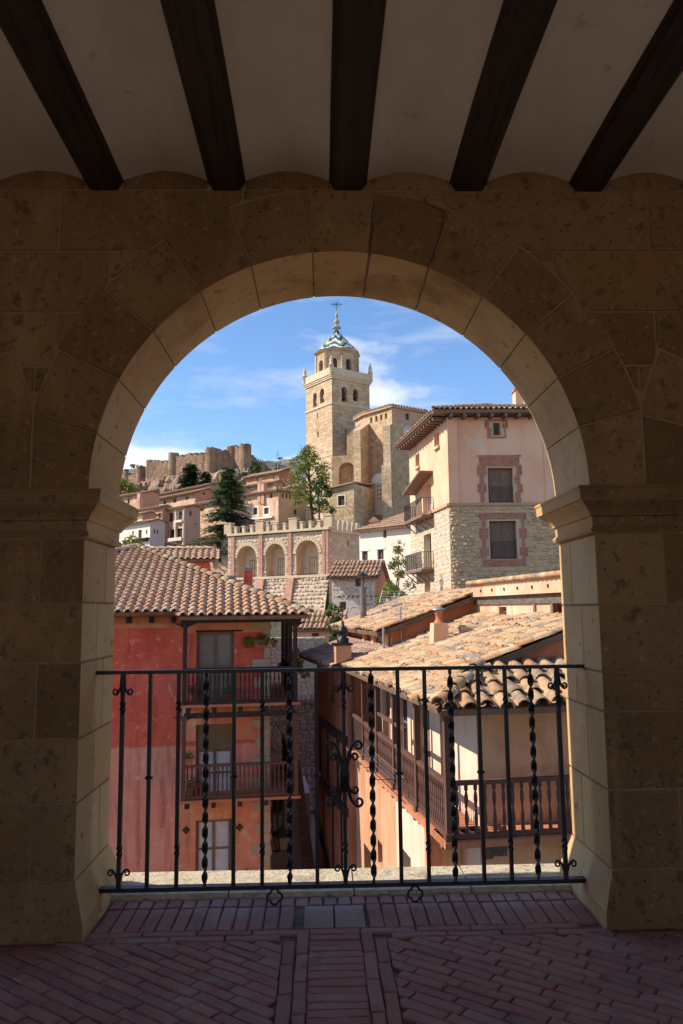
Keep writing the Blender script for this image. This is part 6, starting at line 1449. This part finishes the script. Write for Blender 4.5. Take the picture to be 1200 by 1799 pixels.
for (x0, x1, y0, y1) in ((r_[0] - .16, r_[0], r_[2] - .16, r_[3] + .16), (r_[1], r_[1] + .16, r_[2] - .16, r_[3] + .16), (r_[0], r_[1], r_[3], r_[3] + .16), (r_[0], r_[1], r_[2] - .16, r_[2])): q.pbox(an, x0, x1, y0, y1, .002, .04)
q.build('window_surround', WHITE_PL, AP)
q = MB(); q.hexa([an.w(a - .3, za0, .35), an.w(b + .1, za1, .35), an.w(b + .1, za1 + .6, -6), an.w(a - .3, za0 + .6, -6), an.w(a - .3, za0 + .18, .35), an.w(b + .1, za1 + .18, .35), an.w(b + .1, za1 + .8, -6), an.w(a - .3, za0 + .8, -6)]); q.build('annex_roof', TILE_FAR, AP)
# arched pale infill with small holes
ui, _ = p1.uz(653, 880); uj, _ = p1.uz(678, 880); zi0, zi1 = p1.uz(665, 905)[1], p1.uz(665, 831)[1]; r = (uj - ui) / 2; cx = (ui + uj) / 2
q = MB(); q.prism([p1.w(ui, zi0, .003), p1.w(uj, zi0, .003)] + [p1.w(cx + r * cos(pi * k / 12), zi1 - r + r * sin(pi * k / 12), .003) for k in range(13)], p1.n * .06); q.build('arched_infill', mat('infill_plaster', [(.62, .48, .33), (.72, .60, .46)], .7, .9, .3), AP)
q = MB(); q.prism([p1.w(cx + (r - .08) * cos(pi * k / 12), zi1 - r + .02 + (r - .08) * sin(pi * k / 12), .07) for k in range(13)], p1.n * .03); q.build('arch_head', WHITEPAINT, AP)
q = MB()
for i in range(2):
    for k in range(5): q.pbox(p1, cx - .15 + i * .5, cx + .05 + i * .5, zi0 + 2.0 + k * .55, zi0 + 2.22 + k * .55, .05, .075)
q.build('vent_holes', GLS_D, AP)

# ================================================================ HILLSIDE HOUSES
OR2 = mat('orange_house_plaster', [(.56, .25, .14), (.64, .34, .21)], .5, .92, .3, 5, stain=[((.45, .15, .08), .5, .5, .68)])
house('orange_hill_house', 'orange house with tiled gable roof highest on the slope, left of the church tower', (490, 832), 135, -42, 433, 516, 850, 'gable', OR2, mat('deep_orange_plaster', [(.50, .17, .09), (.58, .23, .13)], .5, .92, .3, 5), [(452, 838, 460, 846), (480, 834, 488, 842)], [(506, 822, 509, 827)], TILE_FAR, .6, .42, tw=.4, gl=GLS_L)
house('low_hill_house', 'low rose house with brown roof just below the orange hill house', (480, 850), 128, -40, 420, 498, 880, 'gable', ROSE_PL, ROSE_PL, [(437, 853, 447, 860)], [], TILE_FAR, .6, .32, tw=.4, gl=GLS_L)
house('pale_shed_house', 'small pale walled house half hidden behind the green tree by the tower', (520, 858), 124, -42, 498, 540, 880, 'gable', WHITE_PL, PALE_PL, [], [], TILE_FAR, .5, .42, tw=.4)
t_, f_, s_, zt_, uL_ = house('corner_town_house', 'large tan corner house with a row of five small arched windows under the eaves', (489, 864), 112, -42, 418, 538, 945, 'hip', PEACH_PL, mat('tan_plaster', [(.48, .34, .22), (.56, .41, .28)], .4, .92, .3, 4), [(474, 867, 479, 875), (445, 892, 452, 904), (464, 892, 472, 903), (471, 916, 475, 926)], [(495, 867, 498.6, 875), (501.6, 867.5, 505.4, 875.5), (508, 868.5, 511.5, 876.5), (514, 869, 517.6, 877), (521, 870, 524.6, 878), (516.5, 895, 521.5, 904), (504, 916, 512, 924)], TILE_FAR, .6, .34, tw=.4)
q = MB()
for w_, o_ in (((443, 889, 454, 907), (445, 892, 452, 904)), ((462, 889, 474, 906), (464, 892, 472, 903))): r_ = f_.rect(*w_); facade(q, f_.sh(.008), r_[0], r_[1], r_[2], r_[3], [f_.rect(*o_)], .01)
for w_ in ((441, 908, 480, 912),): r_ = f_.rect(*w_); q.pbox(f_, r_[0], r_[1], r_[2] , r_[2] + .3, .007, .3)
q.build('pale_window_surround', WHITE_PL, t_)
ck2 = PL(PY(459, 860, 114), -42); 
for k, px in enumerate((455, 461)):
    u = ck2.uz(px, 850)[0]; q = MB(); zt2 = ck2.uz(px, 848 + 2 * k)[1]; q.pbox(ck2, u - .3, u + .3, zt2 - 3, zt2, -.6, 0); q.pbox(ck2, u - .36, u + .36, zt2, zt2 + .12, -.66, .06); q.build('chimney', ROSE_PL, t_)
house('long_back_house', 'long narrow rose house with brown roof, topmost row at the foot of the castle rock', (358, 856), 140, -46, 262, 385, 870, 'gable', ROSE_PL, ROSE_PL, [(300, 862, 306, 866)], [], TILE_FAR, .7, .30, tw=.45)
t_, f_, s_, zt_, uL_ = house('long_terrace_house', 'long ochre terrace house with big brown roof in the middle of the hillside', (343, 867), 126, -46, 240, 385, 905, 'gable', PEACH_PL, ROSE_PL, [(262, 881, 266, 889), (287, 879, 292, 886), (304, 876, 310, 883), (326, 872, 331, 878)], [(356, 864, 361, 869)], TILE_FAR, .7, .30, tw=.4)
q = MB(); sk_ = PL(PY(243, 880, 119), -40); u = sk_.uz(243, 880)[0]; q.pbox(sk_, u - .35, u + .35, sk_.uz(243, 900)[1], sk_.uz(243, 867)[1], -.7, 0); q.build('chimney', ROSE_PL, t_)
house('left_end_house', 'rose house with brown roof at the left end of the hillside, below the castle', (252, 868), 122, -40, 196, 280, 915, 'gable', ROSE_PL, ROSE_PL, [(211, 877, 214, 884), (224, 876, 228, 885)], [], TILE_FAR, .5, .30, tw=.4)
house('fir_side_house', 'tan house with long low roof hidden partly behind the dark fir tree', (400, 880), 116, -44, 337, 440, 960, 'gable', PEACH_PL, ROSE_PL, [(352, 890, 358, 898)], [], TILE_FAR, .6, .26, tw=.4)
t_, f_, s_, zt_, uL_ = house('gallery_town_house', 'peach house with recessed upper loggia and open lower gallery on the hillside', (325, 893), 112, -44, 285, 352, 960, 'gable', PEACH_PL, mat('mauve_plaster', [(.46, .29, .21), (.54, .37, .28)], .5, .92, .3, 5), [(297, 901, 304, 917), (313.5, 898, 323.5, 917), (298, 929, 322.5, 948)], [(333, 898, 337, 906)], TILE_FAR, .6, .26, tw=.4)
for w_ in ((297, 945, 323, 951), (312, 914, 324, 918)): r_ = f_.rect(*w_); q = MB(); q.pbox(f_, r_[0], r_[1], r_[2], r_[3], .002, .5); q.build('balcony_front', WHITE_PL, t_)
for px in (311, 325): r_ = f_.uz(px, 940)[0]; q = MB(); q.pbox(f_, r_ - .22, r_ + .0, zt_ - 8.2, zt_ - .2, .002, .3); q.build('corner_pillar', PALE_PL, t_)
house('small_loggia_house', 'narrow rose house with short brown roof between white house and peach loggia house', (285, 892), 114, -44, 242, 300, 960, 'gable', ROSE_PL, ROSE_PL, [(269, 902, 273, 911), (278, 901, 284, 911)], [], TILE_FAR, .5, .30, tw=.4)
t_, f_, s_, zt_, uL_ = house('white_town_house', 'white plastered town house with dark sawtooth beam ends across its front', (264, 918), 104, -44, 204, 290, 985, 'gable', WHITE_PL, mat('lilac_plaster', [(.50, .40, .36), (.58, .48, .43)], .5, .92, .3, 5), [(232, 933, 235, 940), (243, 931, 249, 946), (256, 931, 259, 938), (226, 958, 229, 964), (245, 955, 249, 962)], [(270, 930, 273, 937), (275, 931, 278, 938)], TILE_FAR, .5, .28, tw=.38)
q = MB()
for k in range(14): 
    u = f_.uz(221 + k * 3, 950)[0]; zq = f_.uz(241, 950)[1]; q.pbox(f_, u - .08, u + .08, zq - .25, zq + .05, .002, .45)
q.pbox(f_, f_.uz(219, 950)[0], -.02, f_.uz(241, 950)[1] + .06, f_.uz(241, 950)[1] + .22, .002, .5)
q.build('beam_ends', WOOD_DK, t_)
house('upper_white_house', 'tall white house at the left edge with rose upper storey, above the sawtooth house', (250, 905), 108, -44, 196, 275, 960, 'gable', WHITE_PL, ROSE_PL, [(236, 908, 240, 916), (214, 932, 218, 942)], [], TILE_FAR, .5, .3, tw=.4)

# ================================================================ CASTLE AND ROCK
CAS = mat('castle_stone', [(.22, .12, .075), (.33, .20, .125), (.43, .28, .185)], .25, .92, 1, 1.3, stain=[((.17, .10, .065), .25, .48, .62, (1, 1, .5), .75), ((.50, .36, .25), .7, .56, .66, (1, 1, 1), .6)], bdist=.6)
ROCK = mat('cliff_rock', [(.17, .10, .065), (.32, .21, .14), (.46, .33, .24)], .16, .95, 1, .8, stretch=(1, 1, .5), stain=[((.12, .09, .07), .5, .5, .62, (1, 1, .35), .8), ((.50, .40, .32), .28, .55, .68, (1, 1, .5), .7)], bdist=.9)
castle = thing('castle_walls', 'ruined castle curtain wall with round towers on the rocky ridge', 'castle', PY(330, 850, 215))
CT_ = [(211, 238, 833, 865, 232, 0), (239, 256, 820, 850, 228, 1), (257, 269, 809, 845, 224, 1), (269.5, 275.5, 811, 845, 226, 1), (296, 315, 797, 838, 219, 1), (361, 382, 788, 838, 212, 1), (399, 421, 785, 828, 214, 1), (420.5, 441.5, 782, 832, 210, 1)]
tops = []
rc = random.Random(6)
for (x0, x1, yt, yb, Y, up_) in CT_:
    a, b = PY(x0, yt, Y), PY(x1, yt, Y); r = (b.x - a.x) / 2; c_ = V(((a.x + b.x) / 2, Y, 0)); zt = a.z; zb = PY(x0, yb, Y).z - 5
    q = MB(); n = 18; prof = [(r * 1.06, zb), (r * 1.02, zb + (zt - zb) * .5), (r, zt - .4), (r * .99, zt)]; q.lathe(c_, prof, n, True, False)
    ring = [c_ + V((cos(2 * pi * k / n) * r * .99, sin(2 * pi * k / n) * r * .99, zt)) for k in range(n)]
    inn = [c_ + V((cos(2 * pi * k / n) * r * .75, sin(2 * pi * k / n) * r * .75, zt)) for k in range(n)]; low = [p - V((0, 0, 2)) for p in inn]
    for k in range(n):
        m_ = (k + 1) % n; h_ = rc.uniform(-.5, .3); e = V((0, 0, h_)); q.poly([ring[k] + e, ring[m_] + e, inn[m_] + e, inn[k] + e]); q.poly([ring[k], ring[m_], ring[m_] + e, ring[k] + e]); q.poly([inn[k] + e, inn[m_] + e, low[m_], low[k]])
    q.build('round_tower', CAS, castle); tops.append((c_, zt))
def curtain(p, q_, z0a, z1a, zb, th_=1.6, steps=14):
    mb = MB(); d = (q_ - p); d.z = 0; nrm = V((-d.y, d.x, 0)).normalized() * th_ / 2
    for k in range(steps):
        a = p + (q_ - p) * (k / steps); b = p + (q_ - p) * ((k + 1) / steps); za = z0a + (z1a - z0a) * (k + .5) / steps + rc.uniform(-.55, .45)
        a = V((a.x, a.y, 0)); b = V((b.x, b.y, 0)); e = V((0, 0, zb)); t = V((0, 0, za)); mb.hexa([a - nrm + e, b - nrm + e, b + nrm + e, a + nrm + e, a - nrm + t, b - nrm + t, b + nrm + t, a + nrm + t])
    mb.build('curtain_wall', CAS, castle)
cz = lambda px, py, Y: PY(px, py, Y).z
def cp_(px, Y): p = PY(px, 800, Y); return V((p.x, p.y, 0))
curtain(cp_(225, 231), cp_(247, 228), cz(230, 838, 230), cz(247, 826, 228), 22)
curtain(cp_(262, 224), cp_(300, 220), cz(270, 811, 225), cz(297, 812, 220), 24)
curtain(cp_(305, 219), cp_(372, 212), cz(315, 802, 219), cz(361, 796, 212), 26, steps=14)
curtain(cp_(372, 212), cp_(410, 214), cz(382, 791, 212), cz(399, 788, 214), 26)
curtain(cp_(410, 214), cp_(432, 210), cz(412, 785, 214), cz(425, 784, 210), 26)
curtain(cp_(434, 210), cp_(474, 222), cz(442, 797, 211), cz(472, 824, 222), 24, steps=10)
# cliff: a rough rock mass under the walls
rk = MB(); nxr, nyr = 150, 34; A_ = []
for j in range(nyr + 1):
    for i in range(nxr + 1):
        px = 196 + (500 - 196) * i / nxr; f0 = j / nyr
        Y = 232 - 25 * min(1, max(0, (px - 225) / 190)) if px < 430 else 207 + (px - 430) * .25
        topy = 848 - 14 * min(1, max(0, (px - 215) / 90)) - 10 * sin(min(1, max(0, (px - 290) / 150)) * pi / 2) if px < 440 else 824 + (px - 440) * .2
        p = PY(px, topy, Y); zt = p.z; zb = 12
        z = zt + (zb - zt) * f0; yy = Y - 2.5 - f0 * 26
        b_ = V((p.x * .22, z * .22, 1.7)); nz_ = NZ.fractal(b_, .8, 2.1, 6) ; rg = abs(NZ.noise(V((p.x * .35, z * .10, 4)))) 
        dd = nz_ * 3.4 - rg * 3.2 + (0 if f0 > .04 else 2.5)
        A_.append(V((p.x + NZ.noise(b_ * 2) * .8, yy + dd, z + NZ.noise(b_ * 1.7 + V((9, 0, 0))) * 1.4 * min(1, f0 * 8))))
W_ = nxr + 1; rk.add(A_, [(j * W_ + i, (j + 1) * W_ + i, (j + 1) * W_ + i + 1, j * W_ + i + 1) for j in range(nyr) for i in range(nxr)])
rk.build('rock_cliff', ROCK, None, kind='structure')

# ================================================================ TREES
def branch_tree(name, label, base, H, crownr, leafm, seed, nleaf, leaf, lean=(0, 0), trunk_r=.2, cat='tree', bare=.25, clumps=14, squash=(1, 1, 1.1), zc=.65, spread=1.0):
    t = thing(name, label, cat, base); rd = random.Random(seed); b = V(base); tp = [b, b + V((lean[0] * .3, lean[1] * .3, H * .3)), b + V((lean[0] * .6 + rd.uniform(-.2, .2), lean[1] * .6, H * .6)), b + V((lean[0], lean[1], H * .9))]
    q = MB(); q.tube([b - V((0, 0, 1))] + tp, [trunk_r * 1.2, trunk_r * 1.1, trunk_r * .85, trunk_r * .55, trunk_r * .2], 8)
    cl = MB()
    for k in range(clumps):
        f0 = bare + (1 - bare) * (k + rd.random()) / clumps; org = b + V((lean[0], lean[1], H * .9)) * 1.0 if False else b + V((lean[0] * f0, lean[1] * f0, H * f0 * .8))
        ang = k * 2.399 + rd.uniform(-.4, .4); rr_ = crownr * spread * (sin(pi * min(1, .18 + f0 * .80)) ** .8) * rd.uniform(.55, 1.0)
        c = b + V((lean[0] * f0 + cos(ang) * rr_, lean[1] * f0 + sin(ang) * rr_, H * f0 + rd.uniform(-.1, .1) * H * .3))
        q.tube([org, (org + c) / 2 + V((0, 0, .1 * H * rd.uniform(-.3, .6))), c], [trunk_r * .4, trunk_r * .25, trunk_r * .08], 5)
        leafball(cl, c, crownr * rd.uniform(.25, .45), nleaf // clumps, leaf, rd, squash, .1)
    q.build('trunk', BARK, t); cl.build('crown', leafm, t); return t
def conifer(name, label, base, H, R0, seed, layers, m, leaf=.30, droop=.25, per=9, seg=9, group=None, nl=6, start=.08, pw=.8, top_r=.0):
    t = thing(name, label, 'tree', base, group); rd = random.Random(seed); b = V(base); q = MB(); q.tube([b - V((0, 0, 1.5)), b + V((0, 0, H * .5)), b + V((.1, 0, H))], [H * .022, H * .014, H * .003], 7); c = MB()
    for k in range(layers):
        f0 = start + (1 - start) * k / layers; L = R0 * ((1 - f0) ** pw + top_r) * rd.uniform(.8, 1.1); n = max(4, int(per * (1 - f0 * .5)))
        for j in range(n):
            a = 2 * pi * j / n + k * 1.3 + rd.uniform(-.35, .35); Lb = L * rd.uniform(.55, 1.15); p0 = b + V((0, 0, H * f0 + rd.uniform(-.3, .3))); prev = p0; ps = [p0]
            for s_ in range(1, 5):
                g = s_ / 4; ps.append(p0 + V((cos(a) * Lb * g, sin(a) * Lb * g, Lb * (.22 * g - droop * g * g * 1.6))))
            q.tube(ps, [.06, .05, .04, .025, .01], 4, caps=False)
            ns = int(seg * max(.3, Lb / R0))+2
            for s_ in range(ns):
                g = (s_ + rd.random()) / ns; g = .15 + .87 * g; i_ = min(3, int(g * 4)); fr_ = g * 4 - i_; p = ps[i_] * (1 - fr_) + ps[i_ + 1] * fr_ if i_ < 4 else ps[-1]
                for _ in range(nl):
                    aa = a + rd.choice((-1, 1)) * rd.uniform(.3, 1.4); d = V((cos(aa), sin(aa), rd.uniform(-.35, .25))).normalized(); w_ = leaf * rd.uniform(.8, 1.9) * (1.15 - .5 * g); up_ = V((rd.uniform(-.4, .4), rd.uniform(-.4, .4), 1)).cross(d).normalized() * w_ * .16
                    o_ = p + V((rd.uniform(-.12, .12), rd.uniform(-.12, .12), rd.uniform(-.12, .12))); c.poly([o_, o_ + d * w_ * .5 + up_, o_ + d * w_, o_ + d * w_ * .5 - up_])
    q.build('trunk', BARK, t); c.build('crown', m, t); return t
fb_ = PY(399, 1030, 86); conifer('cedar_tree', 'tall dark green cedar with layered drooping branches in front of the hillside houses', fb_, PY(399, 822, 86).z - fb_.z, 5.6, 3, 34, NEEDLE, leaf=.42, per=10, seg=13, nl=9, start=.24, pw=.62, droop=.20)
g1 = PY(334, 862, 170); conifer('pine_tree', 'broad dark green pine under the castle walls, left of a smaller one', g1, PY(334, 815, 170).z - g1.z, 3.9, 5, 16, NEEDLE_G, leaf=.6, per=10, seg=8, nl=8, start=.1, pw=.5, droop=.2)
g2 = PY(362, 858, 168); conifer('pine_tree', 'smaller dark pine right of the broad pine under the castle walls', g2, PY(362, 829, 168).z - g2.z, 2.6, 6, 12, NEEDLE_G, leaf=.5, per=9, seg=8, nl=8, start=.1, pw=.5, droop=.2)
tb = PY(549, 930, 92); branch_tree('yellow_green_tree', 'leggy tree with yellow green leaves and pale trunk in front of the church tower', tb, PY(545, 786, 92).z - tb.z, 2.7, LEAF_Y, 12, 2700, .19, lean=(-.5, 0), trunk_r=.22, bare=.28, clumps=24, spread=1.0)
tb = PY(552, 925, 91); branch_tree('dark_shrub_tree', 'low dark green tree at the foot of the pale trunk beside the church tower', V((tb.x + .6, tb.y, tb.z)), 6, 1.7, LEAF, 13, 1300, .17, trunk_r=.12, bare=.3, clumps=12)
tb = PY(433, 870, 100); branch_tree('lime_green_tree', 'bright yellow green tree crown behind the upper part of the cedar', PY(402, 900, 118), PY(402, 838, 118).z - PY(402, 900, 118).z, 2.6, LEAF_Y, 15, 1300, .25, trunk_r=.15, bare=.5, clumps=10)
tb = PY(704, 1060, 40); branch_tree('roadside_tree', 'small bright green leafy tree against the left side of the tall pink house', V((tb.x, 44, -1)), PY(708, 965, 44).z + 1, .95, LEAF_Y, 16, 1500, .10, lean=(.35, 0), trunk_r=.07, bare=.25, clumps=16)
tb = PY(690, 1045, 40); branch_tree('leafy_bush', 'low green bush above the lichened roof, beside the tall pink house', V((tb.x, 41.5, PY(690, 1068, 41).z)), 1.2, .75, LEAF_Y, 17, 900, .09, trunk_r=.04, bare=.1, clumps=12, cat='bush')
tb = PY(600, 1140, 30); branch_tree('sparse_fig_tree', 'sparse leafy young tree leaning over the dark chimney cowl', V((tb.x + .15, 30, -1.4)), PY(575, 1062, 30).z + 1.4, .55, LEAF, 18, 1200, .075, lean=(-.45, 0), trunk_r=.04, bare=.3, clumps=15, spread=1.0)
tb = PY(655, 1065, 36); branch_tree('bare_shrub', 'nearly bare twiggy shrub rising behind the flue pipe', V((tb.x, 44, PY(652, 1095, 44).z)), 2.2, .8, LEAF, 19, 160, .07, trunk_r=.03, bare=.2, clumps=14, cat='shrub')
tb = PY(519, 1215, 33); branch_tree('balcony_side_bush', 'bright green bush seen through the posts of the red house gallery', V((PY(517, 1190, 33).x, 33, PY(519, 1192, 33).z)), 1.1, .55, LEAF_Y, 20, 600, .09, trunk_r=.03, bare=.1, clumps=9, cat='bush')
tb = PY(222, 868, 190); branch_tree('castle_foot_bush', 'green bush at the left foot of the castle rock', V((tb.x, 185, PY(230, 868, 185).z)), 3.2, 3.2, LEAF_Y, 21, 1200, .4, trunk_r=.1, bare=.1, clumps=12, squash=(1.4, 1, .8), cat='bush')
tb = PY(455, 835, 195); branch_tree('dark_castle_bush', 'dark green bush at the right end of the castle wall', V((PY(447, 832, 200).x, 200, PY(447, 832, 200).z)), 3, 1.8, LEAF, 23, 500, .35, trunk_r=.1, bare=.1, clumps=8, cat='bush')
cb = PY(496, 1020, 70); 
pot('yucca_plant', 'spiky green plant peeping over the ridge of the red house roof', PY(232, 975, 34.5), .15, .45, leaf=LEAF_Y, seed=30, n=120)
# scrub dotted over the far hill: nobody could count it
hb = MB(); rh = random.Random(9)
for _ in range(420):
    x = rh.uniform(-190, 60); y = rh.uniform(380, 530); z = hgt(x, y); leafball(hb, (x, y, z + .8), rh.uniform(.9, 2.6), 26, .9, rh, (1.2, 1.2, .7), .4)
o = hb.build('hill_scrub', mat('scrub_leaf', [(.03, .05, .02), (.07, .09, .04)], .3, .9, 0), None); o['kind'] = 'stuff'; o['label'] = 'dark scrub bushes dotted over the far limestone hill'

am = PY(488, 826, 134); t = thing('roof_aerial', 'thin television aerial mast on the orange hill house roof', 'aerial', am)
q = MB(); q.tube([am, am + V((0, 0, 3.4))], .05, 5); q.build('mast', METAL, t); q = MB()
for k in range(4): q.bar(am + V((-.5 + .08 * k, 0, 2.3 + k * .3)), am + V((.5 - .08 * k, 0, 2.3 + k * .3)), .05)
q.build('aerial_rods', METAL, t)
